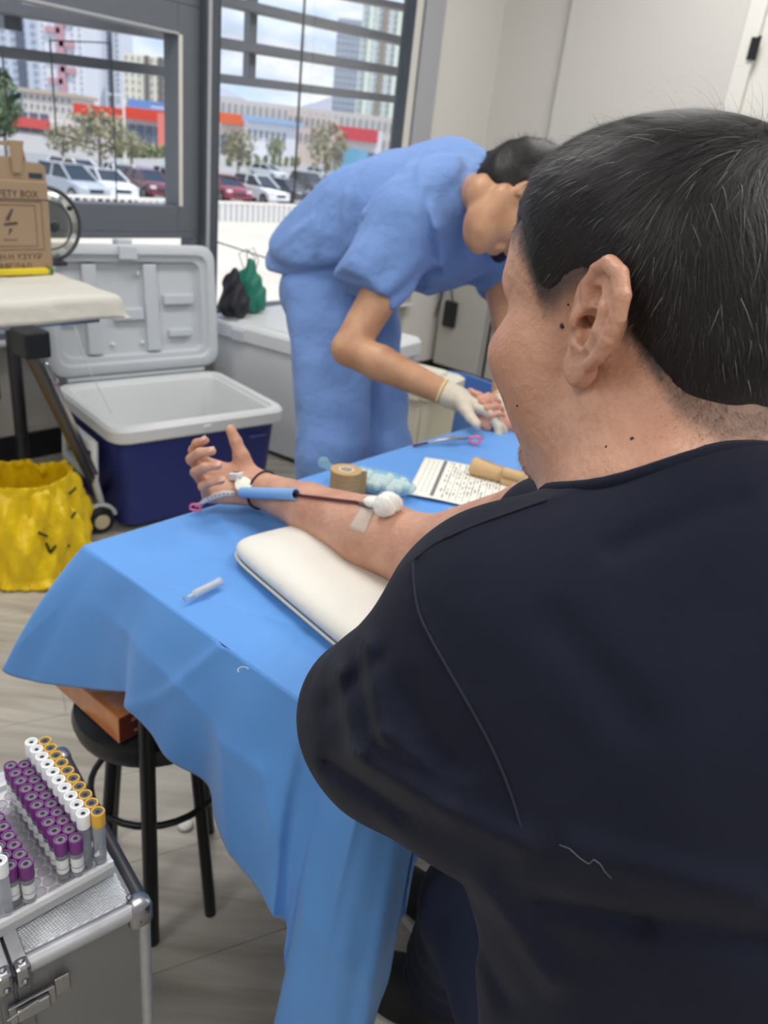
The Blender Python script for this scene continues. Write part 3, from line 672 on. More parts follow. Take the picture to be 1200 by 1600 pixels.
# ------------------------------------------------------------ grey steel cabinet on the right wall
cab_m = mat('cabinet_grey', srgb(178, 176, 170), .45); cb0 = W(SR - .17, -.9, 0)
cbr = empty('steel_cabinet', cb0, 'low grey two-door cabinet with dark plinth behind the nurse, by the right wall', 'cabinet')
m = MB(); wbox(m, SR - .28, SR - .09, -1.9, -.05, .1, .84, .004); m.build('carcass', cab_m, cbr)
m = MB(); wbox(m, SR - .26, SR - .09, -1.88, -.07, 0, .0995); m.build('plinth', blk, cbr)
for t0, t1 in ((-.42, -.06), (-.84, -.44), (-1.36, -.86), (-1.89, -1.38)):
    m = MB(); wbox(m, SR - .30, SR - .2805, t0 + .008, t1 - .008, .11, .83, .003); dd = m.build('door', cab_m, cbr)
m = MB(); wbox(m, SR - .2802, SR - .2800, -.445, -.435, .11, .83); m.box(W(SR - .30, -.46, .47), (.01, .014, .72), ROT); m.build('gap_strip', blk, cbr)
m = MB(); m.box(W(SR - .32, -.16, .44), (.03, .09, .16), ROT, .01); m.tube([W(SR - .31, -.16, .52), W(SR - .31, -.13, .6), W(SR - .31, -.17, .68)], .004, 6)
tag(m.build('black_pouch', blk), 'small black pouch hanging on the grey cabinet door', 'pouch')
m = MB(); m.tube([W(SR - .315, .0 - .06 - .02 * math.sin(k * .5), .72 - k * .04) for k in range(9)], .005, 6, True); tag(m.build('cable', blk, smooth=True), 'black cable curving down beside the cabinet, left of the pouch', 'cable')
# ------------------------------------------------------------ green and black bags on the white cooler
def bag(c, r, mt, mouth, label, name, parentM=None, seed=1):
    rt = empty(name, c, label, 'bag'); c = np.array(c)
    def f(p):
        q = p - c.astype(np.float32)
        d = ell(p, c + [0, 0, r[2] * .8], (r[0], r[1], r[2] * .85)); d = smin(d, ell(p, c + [0, 0, r[2] * .35], (r[0] * 1.05, r[1] * 1.05, r[2] * .4)), .05)
        d = smin(d, rc(p, c + [0, 0, r[2] * 1.3], c + [mouth[0], mouth[1], r[2] * 1.95], r[0] * .5, r[0] * .28), .04)
        d = d + .010 * vnoise(q, 38, seed) + .005 * np.sin(q[..., 0] * 120 + 3 * np.sin(q[..., 2] * 25))
        return np.maximum(d, -(q[..., 2] - .001))
    sdf_obj('bag_body', f, c - [r[0] * 1.6, r[1] * 1.8, .01], c + [r[0] * 1.6, r[1] * 1.8, r[2] * 2.3], .006, mt, rt); return rt
gb = W(.93, -.2, .576); g1 = bag(gb, (.075, .05, .11), mat('bag_green', srgb(36, 120, 100), .5), (.015, 0, 0), 'green drawstring bag with thin loops on the white cool box by the window', 'green_bag')
m = MB(); m.tube([gb + np.array([-.02, 0, .19]), gb + np.array([-.045, 0, .25]), gb + np.array([-.01, 0, .275]), gb + np.array([.03, 0, .24]), gb + np.array([.02, 0, .19])], .002, 6)
m.tube([gb + np.array([.0, 0, .19]), gb + np.array([-.01, .0, .26]), gb + np.array([.02, 0, .285]), gb + np.array([.045, 0, .23]), gb + np.array([.03, 0, .18])], .002, 6); m.build('drawstrings', blk, g1, True)
bag(W(.80, -.26, .576), (.06, .05, .10), mat('bag_black', srgb(36, 36, 44), .6), (0, 0, 0), 'black fabric bag slumped between the cooler lid and the green bag', 'black_bag', seed=4)
# ------------------------------------------------------------ left table with pale cloth
tz = .85; lt = empty('side_table', W(-.75, -.66, 0), 'folding table with dark steel legs and a cream paper cover at the left edge', 'table')
m = MB(); wbox(m, -1.5, -.17, -.93, -.38, tz - .03, tz - .006, .003); m.build('table_top', mat('laminate_grey', srgb(150, 150, 150), .5), lt)
m = MB(); wbox(m, -1.5, -.2, -.92, -.90, tz - .07, tz - .035); wbox(m, -1.5, -.2, -.88, -.865, tz - .09, tz - .075); m.build('rail', chrome, lt)
bk_ = atz(44, 533, .822) - B_ * .012; m = MB(); m.box(bk_, (.06, .075, .062), ROT, .006); m.build('bracket', blk, lt)
lp = atz(40, 745, 0)
m = MB(); m.tube([lp, np.array([lp[0], lp[1], tz - .03])], .024, 10); m.build('leg', dark_steel, lt, 'auto')
sB = atz(163, 790, 0) + np.array([-.01, 0, .02]); sT = atz(41, 538, .822)
m = MB(); m.tube([sT, sB], .016, 10); m.build('leg', dark_steel, lt, 'auto')
m = MB(); off = np.array([.02, .012, .0]); m.tube([sT + (sB - sT) * .08 + off, sT + (sB - sT) * .75 + off], .006, 8); m.build('brace', chrome, lt, True)
m = MB(); m.lathe([(.008, -.008), (.011, 0), (.008, .008)], sT + (sB - sT) * .16 + off, (.5, -.8, .2), 10); m.build('rivet', chrome, lt)
m = MB(); m.tube([W(-1.45, -.9, 0), W(-1.45, -.9, tz - .035)], .016, 10); m.build('leg', dark_steel, lt); m = MB(); m.tube([W(-1.45, -.42, 0), W(-1.45, -.42, tz - .03)], .016, 10); m.build('leg', dark_steel, lt)
m = MB(); m.box(atz(2, 600, .55) * 1.0, (.02, .2, .26), ROT, .005) if False else wbox(m, -.62, -.32, -.45, -.43, .42, .66, .006); m.build('modesty_panel', mat('panel_navy', srgb(44, 46, 58), .6), lt)
paper = mat('cover_paper', srgb(208, 205, 194), .75, bump=(18, .25))
sg, tg = np.meshgrid(np.linspace(-1.55, -.085, 60), np.linspace(-1.015, -.36, 40), indexing='ij')
g = np.zeros(sg.shape + (3,))
for i in range(60):
    for j in range(40):
        s_, t_ = sg[i, j], tg[i, j]; du = max(0, s_ + .17 + .0 * t_); dv = max(0, -.945 - t_)
        z = tz + .0015 * math.sin(s_ * 23 + t_ * 11) + .001 * math.sin(t_ * 40)
        z -= min(.062, dv * .95 + (du * .8 if du > .03 else du * .3)); g[i, j] = W(s_ - (du * .62), t_ + dv * .8 + du * .1, z)
m = MB(); m.grid(g); o = m.build('cover_sheet', paper, smooth=True); md = o.modifiers.new('t', 'SOLIDIFY'); md.thickness = .0012
tag(o, 'cream paper sheet draped over the side table corner', 'table cover')
# cardboard safety box
card = mat('cardboard', srgb(158, 134, 108), .8, bump=(90, .1)); ink = mat('print_brown', srgb(84, 70, 68), .8)
bx = empty('safety_box', W(-.34, -.56, tz), 'brown cardboard sharps safety box with die-cut handle on the side table', 'box')
Mb = np.stack([A_, UZ, -B_], 1); fo = W(-.19, -.607, tz + .003); bw, bh, bd = .27, .262, .13     # right bottom front corner
m = MB(); wbox(m, -.19 - bw, -.19, -.607, -.607 + bd, tz + .003, tz + .003 + bh, .003); m.build('carton', card, bx)
hp = [(-.27, 0), (0, 0), (0, .055), (-.012, .068), (-.055, .070), (-.066, .13), (-.078, .14), (-.19, .14), (-.205, .13), (-.215, .07), (-.26, .068), (-.27, .055)]
def box_pt(x, y, z=0): return fo + Mb @ np.array([x, y * .72 + bh, z])
m = MB()
outer = hp; inner = [(-.185, .09), (-.095, .09), (-.088, .125), (-.185, .125)]
m.add([box_pt(x, y, -.006) for x, y in ((-.27, 0), (0, 0), (0, .055), (-.012, .068), (-.055, .07), (-.058, .085), (-.21, .085), (-.215, .07), (-.26, .068), (-.27, .055))], [tuple(range(10))])
m.add([box_pt(x, y, -.006) for x, y in ((-.058, .085), (-.066, .13), (-.078, .14), (-.19, .14), (-.205, .13), (-.21, .085), (-.192, .085), (-.185, .124), (-.09, .124), (-.08, .085))], [(0, 1, 2, 8, 9), (2, 3, 7, 8), (3, 4, 5, 6, 7)])
o = m.build('handle_flap', card, bx); md = o.modifiers.new('t', 'SOLIDIFY'); md.thickness = .003
m = MB(); m.prism([(-.1, .02), (-.075, .02), (-.062, .105), (-.105, .105)], .004, Mb, box_pt(0, 0, -.004)); m.build('tab', card, bx)
for txt, yy, sz, xx in (('SAFETY BOX', .226, .026, -.105), ('АМИН-Н ҮЗҮҮР', .05, .024, -.125), ('ХАЯГДАЛ', .022, .024, -.125)):
    text_on(txt, sz, ink, fo + Mb @ np.array([xx, yy, .0006]), Mb, bx)
text_on('G-T', .034, ink, fo + Mb @ np.array([-.215, .272, -.0035]), Mb, bx)
m = MB()
for r0 in ((-.225, .070, .20, .135), (-.205, .08, .16, .115)):
    x, y, w_, h_ = r0
    for a, b, c, d in ((x, y, w_, .0015), (x, y + h_, w_, .0015), (x, y, .0015, h_), (x + w_, y, .0015, h_)): m.prism([(a, b), (a + c, b), (a + c, b + d), (a, b + d)], .0006, Mb, fo + Mb @ np.array([0, 0, .0003]))
m.prism([(-.27, .210), (0, .210), (0, .213), (-.27, .213)], .0006, Mb, fo + Mb @ np.array([0, 0, .0003]))
m.build('printed_frame', ink, bx)['kind'] = 'stuff'
m = MB()
for poly in ([(-.115, .185), (-.108, .185), (-.125, .150), (-.135, .155)], [(-.14, .145), (-.1, .15), (-.1, .142), (-.14, .138)], [(-.125, .13), (-.115, .13), (-.13, .11)], [(-.145, .10), (-.105, .10), (-.105, .098), (-.145, .098)]): m.prism(poly, .0006, Mb, fo + Mb @ np.array([0, 0, .0003]))
m.build('printed_syringe', ink, bx)['kind'] = 'stuff'
m = MB(); m.prism([(-.052, .008), (-.012, .008), (-.012, .022), (-.052, .022)], .001, Mb, box_pt(0, .0, -.0055)); m.build('printed_patch', mat('print_navy', srgb(46, 60, 78), .6), bx)
m = MB(); m.box(W(-.19 - bw / 2 + .01, -.60 - .018, tz + .0125), (.215, .02, .018), ROT, .003); tag(m.build('yellow_strip', mat('yellow_plastic', srgb(222, 200, 46), .5)), 'yellow strip lying along the foot of the cardboard safety box', 'strip')
m = MB(); m.box(W(-.19 - .02, -.60 - .018, tz + .0125), (.022, .02, .018), ROT, .003); tag(m.build('green_clip', mat('green_plastic', srgb(40, 110, 70), .5)), 'small green end piece at the right of the yellow strip', 'clip')
m = MB(); wbox(m, -.52, -.405, -.70, -.63, tz + .003, tz + .10, .004); sb_ = m.build('medicine_box', mat('carton_blue', srgb(70, 118, 180), .5)); tag(sb_, 'blue carton with pale panel cut by the left edge beside the cardboard box', 'box')
m = MB(); wbox(m, -.5, -.42, -.702, -.7003, tz + .02, tz + .08); m.build('printed_panel', mat('carton_pale', srgb(150, 200, 220), .5), sb_)
# round glass lid with a dark metal ring, leaning behind the box
dc_ = W(-.122, -.452, tz + .125); ax = -B_ * .96 + UZ * .1 + A_ * .05
gr = empty('glass_cover', dc_ - UZ * .125, 'round glass lid with dark metal rim standing behind the safety box', 'glass cover')
m = MB(); m.tube([dc_ + .112 * (A_ * math.cos(a) + UZ * math.sin(a)) for a in np.linspace(0, 2 * PI, 48, endpoint=False)], .0065, 8, closed=True); m.build('rim', dark_steel, gr, True)
m = MB(); m.lathe([(.111, 0), (.10, .010), (.07, .022), (.03, .028), (.0, .03)], dc_, -B_, 40, False); m.build('glass_dome', glassy('lid_glass', (.80, .78, .68), .05), gr, True)
m = MB(); m.tube([dc_ - B_ * .022 + .072 * (A_ * math.cos(a) + UZ * math.sin(a)) for a in np.linspace(0, 2 * PI, 40, endpoint=False)], .003, 6, closed=True); m.build('inner_ring', dark_steel, gr, True)
m = MB(); m.lathe([(.012, 0), (.018, .015), (.016, .022), (0, .024)], dc_ - B_ * .030, -B_, 16); m.build('knob', dark_steel, gr, 'auto')
m = MB(); m.lathe([(.008, 0), (.008, .006), (0, .008)], dc_ + .09 * (A_ * .8 + UZ * .6) - B_ * .014, -B_, 10); m.build('vent', blk, gr)
m = MB(); m.box(dc_ + UZ * -.118 + B_ * .0, (.1, .05, .015), ROT, .003); m.build('stand', dark_steel, gr)
# ------------------------------------------------------------ yellow bag in a bin
yb = np.array([-1.13, 2.12, 0.]); ybr = empty('waste_bag', yb, 'large crumpled yellow clinical waste bag with black print on the floor', 'waste bag')
ym = mat('bag_yellow', srgb(236, 200, 20), .35, bump=(14, .5), sss=0)
th = np.linspace(0, 2 * PI, 120, endpoint=False); rows = 70; g = np.zeros((rows, 121, 3)); rg = np.random.default_rng(5)
for i in range(rows):
    v = i / (rows - 1)
    for k in range(121):
        a = th[k % 120]; wr = .010 * math.sin(7 * a + 9 * v) + .008 * math.sin(13 * a - 14 * v + 1) + .006 * math.sin(23 * a + 21 * v) + .004 * math.sin(41 * a - 35 * v)
        if v < .08: r, z = .17 + .85 * (v), .012 + .0 * v
        elif v < .72:
            q = (v - .08) / .64; r = .235 - .055 * q + .022 * math.sin(q * PI) - .06 * max(0, q - .85) * 0; z = q * .28
            if q < .08: r += .03 * (1 - q / .08) * (.5 + .5 * math.sin(5 * a))
        else:
            q = (v - .72) / .28; r = .18 + .004 * math.sin(q * PI); wr *= .6 ; z = .28 + .02 * math.sin(min(1, q * 3) * PI / 2) - .34 * max(0, q - .25)
        z += .022 * math.sin(a + 2.2) * min(1, v * 1.4) + .012 * math.sin(3 * a) * v
        g[i, k] = yb + np.array([.86 * (r + wr) * math.cos(a), .86 * (r + wr) * math.sin(a), max(.004, z + .4 * wr)])
m = MB(); m.grid(g); m.add([yb + np.array([.146 * math.cos(a), .146 * math.sin(a), .09]) for a in th[::4]], [tuple(range(30))]); m.build('bag', ym, ybr, True)
m = MB()
pk = mat('print_black', srgb(40, 38, 20), .6)
def onbag(px, py):                                     # ray to the bag's side cylinder
    v = ray(px, py); a = v[0] ** 2 + v[1] ** 2; b = -2 * (v[0] * yb[0] + v[1] * yb[1]); r = .193; c = yb[0] ** 2 + yb[1] ** 2 - r * r
    t = (-b - math.sqrt(max(0, b * b - 4 * a * c))) / (2 * a); return CP + v * t
for a_, b_ in (((72, 848), (78, 864)), ((78, 864), (92, 846)), ((96, 858), (108, 852)), ((60, 832), (74, 838)), ((98, 826), (118, 800)), ((108, 772), (118, 762))):
    p, q = onbag(*a_), onbag(*b_); m.tube([p, (p + q) / 2 + (p + q - 2 * yb) * [1, 1, 0] * .005, q], .004, 6)
o = m.build('printed_mark', pk, ybr); o['kind'] = 'stuff'
pl_ = MB(); g2 = np.zeros((14, 10, 3))
for i in range(14):
    for j in range(10):
        q = atz(2 + i * 9, 918 + (j - 5) * 1.6 - .02 * (i - 4) ** 2 + i * -2.2, .004); g2[i, j] = q + [0, 0, .006 * (1 + math.sin(i * 1.3 + j))]
pl_.grid(g2); pl_.build('bag_hem', ym, ybr, True)
# ------------------------------------------------------------ folding table under a blue drape
TZ = .75; SE, TF, TN = -.925, -2.065, -2.62
tb_ = empty('folding_table', W(.0, -2.34, 0), 'long folding table with black tube legs under the blue drape', 'table')
m = MB(); wbox(m, SE + .008, 1.2, TN + .008, TF - .008, TZ - .035, TZ - .003, .004); m.build('table_top', mat('laminate_grey', (0, 0, 0)), tb_)
blk_t = mat('black_tube', srgb(34, 35, 38), .35, .3)
def tube_to(m, a, b, r, n=10): return m.tube([a, b], r, n)
lgp = atz(231, 1210, .39); q = lgp - W0; ls, ltt = q @ A_, q @ B_
for s_, t_ in ((ls, ltt), (-.80, TN + .09), (.95, TF - .08), (.95, TN + .06)):
    m = MB(); m.tube([W(s_, t_, 0), W(s_, t_, TZ - .035)], .0125, 12); m.build('leg', blk_t, tb_, 'auto')
# drape
KEYS = [  # (top s, top t), (hem s, t, z)
 ((1.22, TF), (1.22, TF + .03, .56)), ((.5, TF), (.5, TF + .03, .55)), ((-.3, TF), (-.3, TF + .04, .55)), ((-.75, TF), (-.80, TF + .06, .55)),
 ((SE, TF), (-1.005, -1.955, .525)), ((SE, TF - .05), (-.985, -2.03, .522)), ((SE, TF - .12), (-.955, -2.13, .555)), ((SE, -2.23), (-.95, -2.215, .588)),
 ((SE, -2.31), (-.955, -2.30, .55)), ((SE, -2.40), (-.95, -2.39, .525)), ((SE, -2.50), (-.955, -2.515, .475)), ((SE, -2.55), (-.957, -2.535, .41)), ((SE, -2.59), (-.965, -2.555, .27)),
 ((SE, TN), (-.965, -2.60, .13)), ((SE + .03, TN), (-.93, -2.645, .20)), ((SE + .07, TN), (-.875, -2.645, .335)), ((SE + .10, TN), (-.845, -2.64, .43)), ((SE + .14, TN), (-.825, -2.64, .56)),
 ((-.6, TN), (-.6, -2.65, .60)), ((-.1, TN), (-.1, -2.65, .58)), ((1.22, TN), (1.22, -2.65, .58))]
tops = np.array([[k[0][0], k[0][1], TZ + .004] for k in KEYS]); hems = np.array([k[1] for k in KEYS])
def cr_(P_, u):                                       # Catmull-Rom
    i = int(min(len(P_) - 2, math.floor(u))); f = u - i
    p0, p1, p2, p3 = P_[max(i - 1, 0)], P_[i], P_[i + 1], P_[min(i + 2, len(P_) - 1)]
    return p1 * 1. + .5 * f * ((p2 - p0) + f * ((2 * p0 - 5 * p1 + 4 * p2 - p3) + f * (3 * (p1 - p2) + p3 - p0)))
drape_m = mat('drape_blue', srgb(88, 150, 222), .62, noise=(5, .05), bump=(420, .10), sheen=.2)
top_m = drape_m
NU, NV = 420, 44
g = np.zeros((NU, NV, 3)); us = np.linspace(0, len(KEYS) - 1, NU)
for i, u in enumerate(us):
    ii = int(min(len(KEYS) - 2, math.floor(u))); T_ = tops[ii] + (tops[ii + 1] - tops[ii]) * (u - ii)
    Hh = cr_(hems, u)
    out = np.array([Hh[0] - T_[0], Hh[1] - T_[1], 0]); L_ = np.linalg.norm(out) + 1e-6; out /= L_
    for j in range(NV):
        v = j / (NV - 1); p = T_ + (Hh - T_) * v
        p = p + out * (.014 * math.sin(v * PI) * (1 - .5 * v)) * (1 if 3 < u < 18 else .6)
        fold = (.010 * math.sin(u * 2.6 + 1.2) + .005 * math.sin(u * 6.1 + 2 * v)) * v ** 1.2
        fold += .012 * math.exp(-((u - 10.4 + .8 * v) / .35) ** 2) * min(1, v * 2) - .010 * math.exp(-((u - 11.4 - .1 * v) / .3) ** 2) * min(1, v * 2)
        fold += .004 * math.exp(-((u - 8.8 + 1.6 * v) / .12) ** 2)
        p = p + out * fold
        g[i, j] = W(*p)
gw = g.reshape(-1, 3); vc = (gw - CP) @ RM; ppx = np.stack([600 + F * vc[:, 0] / vc[:, 2], 800 + F * vc[:, 1] / vc[:, 2]], -1)
hor = np.repeat(np.array([[tops[int(min(len(KEYS) - 1, round(u)))][0] * 0, 0, 0] for u in us]), 1, 0)
for poly, am in (([(128, 905), (200, 985), (280, 1075), (345, 1155), (410, 1200)], .004), ([(410, 1200), (432, 1310), (478, 1430), (530, 1490), (575, 1528)], .005), ([(345, 1155), (350, 1230), (356, 1330)], .003), ([(30, 1010), (90, 950), (130, 870)], .003), ([(470, 1200), (500, 1330), (560, 1440)], -.004)):
    k3 = [gw[np.argmin(((ppx - q_) ** 2).sum(1))] for q_ in poly]
    dd = np.min([rc(gw, a_, b_, 0.) for a_, b_ in zip(k3[:-1], k3[1:])], 0); gw = gw + (-A_ * .8 - B_ * .5)[None] * (am * (.7 * np.exp(-dd / .006) + .5 * np.exp(-(dd / .02) ** 2)))[:, None]
g = gw.reshape(g.shape)
m = MB(); m.grid(g)
# flat top with crease ridges and slight puckers
cre = [((560, 690), (300, 795)), ((330, 800), (520, 1010)), ((215, 905), (520, 1000)), ((160, 1000), (420, 1090)), ((350, 1140), (560, 905)), ((345, 1150), (385, 1075))]
cs = []
for a, b in cre:
    pa, pb = atz(*a, TZ) - W0, atz(*b, TZ) - W0; cs.append((np.array([pa @ A_, pa @ B_]), np.array([pb @ A_, pb @ B_])))
NS, NT = 300, 90
ss = SE + (1.22 - SE) * np.linspace(0, 1, NS) ** 1.3; tt = np.linspace(TN, TF, NT)
S2, T2 = np.meshgrid(ss, tt, indexing='ij'); z = np.full(S2.shape, TZ + .004)
edge = np.minimum(np.minimum(S2 - SE, T2 - TN), TF - T2); em = np.clip(edge / .03, 0, 1)
Q2 = np.stack([S2, T2], -1)
for k, (a, b) in enumerate(cs):
    d = b - a; tq = np.clip(((Q2 - a) @ d) / (d @ d), 0, 1); dd = np.linalg.norm(Q2 - a - tq[..., None] * d, axis=-1)
    z += em * (.0040 * np.exp(-dd / .006) + .0020 * np.exp(-(dd / .025) ** 2)) * (1 if k % 2 else -.5)
z += em * (.0012 * np.sin(S2 * 31 + T2 * 17) + .001 * np.sin(T2 * 55 - S2 * 24 + 1) + .0007 * np.sin(S2 * 88 + 3 * np.sin(T2 * 20)))
gt = W0 + S2[..., None] * A_ + T2[..., None] * B_ + z[..., None] * UZ
m.grid(gt, True)
dr_ = m.build('drape', drape_m, None, True); md = dr_.modifiers.new('t', 'SOLIDIFY'); md.thickness = .0012
tag(dr_, 'bright blue non-woven drape hanging over the table edges in folds', 'drape')
# ------------------------------------------------------------ black stool with orange box, under the table end
sc = atz(243, 1088, .43); sc[2] = 0
st_ = empty('round_stool', sc, 'black round padded stool with tube legs under the drape hem', 'stool')
m = MB(); m.lathe([(0, .385), (.112, .385), (.130, .395), (.134, .41), (.130, .425), (.112, .432), (0, .434)], sc, n=40); m.build('seat', mat('vinyl_black', srgb(30, 33, 36), .38), st_, 'auto')
for k in range(4):
    a = math.radians(150 + 90 * k); u = np.array([math.cos(a), math.sin(a), 0]); m = MB(); m.tube([sc + u * .09 + UZ * .384, sc + u * .13 + UZ * .05, sc + u * .135], .0105, 10); m.build('leg', blk_t, st_, 'auto')
m = MB(); m.tube([sc + .112 * np.array([math.cos(a), math.sin(a), 0]) + UZ * .25 for a in np.linspace(0, 2 * PI, 32, endpoint=False)], .006, 8, closed=True); m.build('foot_ring', blk_t, st_, True)
b0, b1, b2 = atz(186, 1163, .436), atz(62, 1050, .436), atz(222, 1143, .436)
u1 = (b1 - b0) / np.linalg.norm(b1 - b0); u2 = np.cross(UZ, u1); u2 = u2 if u2 @ (b2 - b0) > 0 else -u2; Mo = np.stack([u1, u2, UZ], 1)
if np.linalg.det(Mo) < 0: Mo = np.stack([u1, u2, UZ], 1)
Lb = np.linalg.norm(b1 - b0) + .03; Wb = .075; Hb = .05
orange = mat('glossy_orange_carton', srgb(206, 128, 70), .25, noise=(30, .12), coat=.4); redm = mat('dark_red_print', srgb(112, 52, 44), .35)
bxo = MB(); bxo.box(b0 + u1 * Lb / 2 + u2 * Wb / 2 + UZ * Hb / 2, (Lb, Wb, Hb), Mo, .002); ob = bxo.build('glossy_carton', orange, None); tag(ob, 'glossy orange-brown carton with a dark red end lying on the black stool', 'box')
m = MB(); m.box(b0 - u1 * .0004 + u2 * Wb / 2 + UZ * Hb / 2, (.0008, Wb - .003, Hb - .003), Mo); m.build('end_label', redm, ob)
m = MB(); m.box(b0 + u1 * .035 + u2 * Wb / 2 + UZ * (Hb + .0002), (.04, Wb - .02, .0006), Mo); m.build('top_label', mat('copper_label', srgb(196, 140, 116), .3), ob)
m = MB(); m.box(b0 - u1 * .001 + u2 * Wb / 2 + UZ * Hb * .7, (.0006, Wb * .4, .006), Mo); m.box(b0 - u1 * .001 + u2 * Wb / 2 + UZ * Hb * .25, (.0006, Wb * .3, .005), Mo); m.build('end_print', mat('pale_print', srgb(190, 150, 140), .5), ob)['kind'] = 'stuff'
# ------------------------------------------------------------ things on the drape
ZT = TZ + .0075
Pw0, Pw1, Pw2 = atz(355, 864, .765), atz(425, 843, .765), atz(520, 1005, .765)
d1 = Pw2 - Pw0; d1 /= np.linalg.norm(d1); d2 = np.cross(UZ, d1); Mp = np.stack([d1, d2, UZ], 1)
pc = Pw0 + d1 * .165 + d2 * .115; pc[2] = ZT + .020
def fpil(p):
    q = (p - pc.astype(np.float32)) @ Mp.astype(np.float32); x, y, z = q[..., 0] / .168, q[..., 1] / .118, q[..., 2]
    e = np.clip(1 - x ** 6, 0, 1) * np.clip(1 - y ** 6, 0, 1); hh = .005 + .017 * e ** .8 - .008 * np.exp(-((q[..., 0] - .01) / .08) ** 2 - ((q[..., 1] - .03) / .05) ** 2) * (z > 0)
    side = (np.abs(x) ** 8 + np.abs(y) ** 8) ** (1 / 8.) - 1
    return smax(np.abs(z) - hh, side * .11, .01) * .8
pm_ = mat('pillow_cream', srgb(224, 221, 212), .55, bump=(25, .12))
pil = sdf_obj('arm_cushion', fpil, pc - .21, pc + .21, .004, pm_); tag(pil, 'cream padded arm cushion lying on the blue drape under the forearm', 'cushion')
pts = [pc + d1 * .167 * math.copysign(abs(math.cos(a)) ** .25, math.cos(a)) + d2 * .117 * math.copysign(abs(math.sin(a)) ** .25, math.sin(a)) - UZ * .010 for a in np.linspace(0, 2 * PI, 120, endpoint=False)]
m = MB(); m.tube(pts, .0022, 6, closed=True); m.build('piping', mat('piping_cream', srgb(204, 200, 184), .6), pil, True)
clear = mat('clear_plastic', srgb(235, 242, 248), .12, trans=.85, ior=1.3); white_p = mat('white_plastic', srgb(236, 236, 234), .4)
# empty ampoule-like tube
va, vb = atz(292, 934, ZT + .005), atz(344, 908, ZT + .005); vd = (vb - va); vl = np.linalg.norm(vd); vd /= vl
vr = empty('plastic_vial', (va + vb) / 2 - UZ * .005, 'small clear plastic vial lying alone on the blue drape left of the cushion', 'vial')
m = MB(); m.lathe([(0, 0), (.0022, 0), (.0026, vl * .16), (.0052, vl * .2), (.0052, vl * .96), (.0058, vl * .965), (.0058, vl), (0, vl)], va, vd, 16); m.build('barrel', mat('frosted_plastic', srgb(228, 236, 242), .2, trans=.5), vr, 'auto')
m = MB(); m.lathe([(0, vl * .3), (.0022, vl * .3), (.0022, vl * .9), (0, vl * .9)], va + UZ * .0012, vd, 10); m.build('plunger', white_p, vr, 'auto')
m = MB(); m.lathe([(0, 0), (.0035, 0), (.0035, .004), (0, .004)], va - vd * .004, vd, 10); m.build('tip', clear, vr)
# tape roll standing on end
tan_m = mat('tape_tan', srgb(186, 152, 104), .7, noise=(300, .06)); tanr = mat('gauze_tan', srgb(206, 172, 128), .8, noise=(200, .06), bump=(300, .1))
tc_ = atz(537, 777, ZT); tr2 = empty('tape_roll', tc_, 'brown roll of adhesive tape standing on end behind the forearm', 'tape roll')
rT = .0265; hT = .052
m = MB(); m.lathe([(.013, 0), (rT, 0), (rT, hT), (.013, hT), (.013, 0)], tc_, n=40, cap=False); m.build('tape_winding', tan_m, tr2, 'auto')
m = MB(); m.lathe([(.0105, 0), (.0129, 0), (.0129, hT + .0005), (.0105, hT + .0005), (.0105, 0)], tc_, n=32, cap=False); m.build('core', mat('core_pale', srgb(222, 212, 200), .7), tr2, 'auto')
rv = np.array([.97, .2, 0]); m = MB(); m.box(tc_ + rv * (rT + .004) + UZ * (hT / 2 - .001) + np.array([0, .005, 0]), (.012, .001, hT - .004), frame2(rv)); m.build('tape_tail', tan_m, tr2)
m = MB()
for k in range(6): m.lathe([(rT + .0004, 0), (rT + .0004, .0006)], tc_ + UZ * (.006 + k * .008), n=36, cap=False)
m.build('tape_ridge', mat('tape_dark', srgb(160, 126, 84), .7), tr2)['kind'] = 'stuff'
# bag of cotton balls
bgc = atz(583, 765, ZT); bgd = atz(640, 778, ZT) - atz(520, 752, ZT); bgd /= np.linalg.norm(bgd); Mg = frame2(bgd); bgr = empty('cotton_bag', bgc, 'clear teal-tinted plastic bag of cotton balls behind the tape roll', 'bag of cotton balls')
def fbag(p):
    q = (p - bgc.astype(np.float32)) @ Mg.astype(np.float32)
    d = ell(q, (0.01, 0, .017), (.068, .034, .020)); d = smin(d, rc(q, (-.04, .0, .018), (-.085, .004, .024), .014, .006), .02); d = smin(d, rc(q, (-.085, .004, .024), (-.098, .004, .03), .005, .011), .006)
    return d + .0022 * vnoise(q, 160, 2) + .001 * np.sin(q[..., 0] * 500)
sdf_obj('bag_film', fbag, bgc - [.12, .12, .01], bgc + [.12, .12, .08], .003, mat('film_teal', srgb(176, 222, 226), .12, trans=.4, ior=1.15, alpha=.45), bgr)
cot = mat('cotton', srgb(240, 240, 236), .95, bump=(300, .3))
def blob(c, r, seed, h, name, parent, lab=None, cat=None, amp=.12, grp=None):
    c = np.array(c); f = lambda p: ell(p, c, r) + min(r) * amp * (.7 * vnoise(p - c.astype(np.float32), 2.4 / min(r), seed) + .3 * vnoise(p - c.astype(np.float32), 6. / min(r), seed + 3))
    o = sdf_obj(name, f, c - np.array(r) * 1.5, c + np.array(r) * 1.5, h, cot, parent)
    return tag(o, lab, cat, grp) if lab else o
bm1 = MB(); bm1.lathe([(0, -1), (.5, -.87), (.87, -.5), (1, 0), (.87, .5), (.5, .87), (0, 1)], (0, 0, 0), n=10, cap=False)
k_ = 0
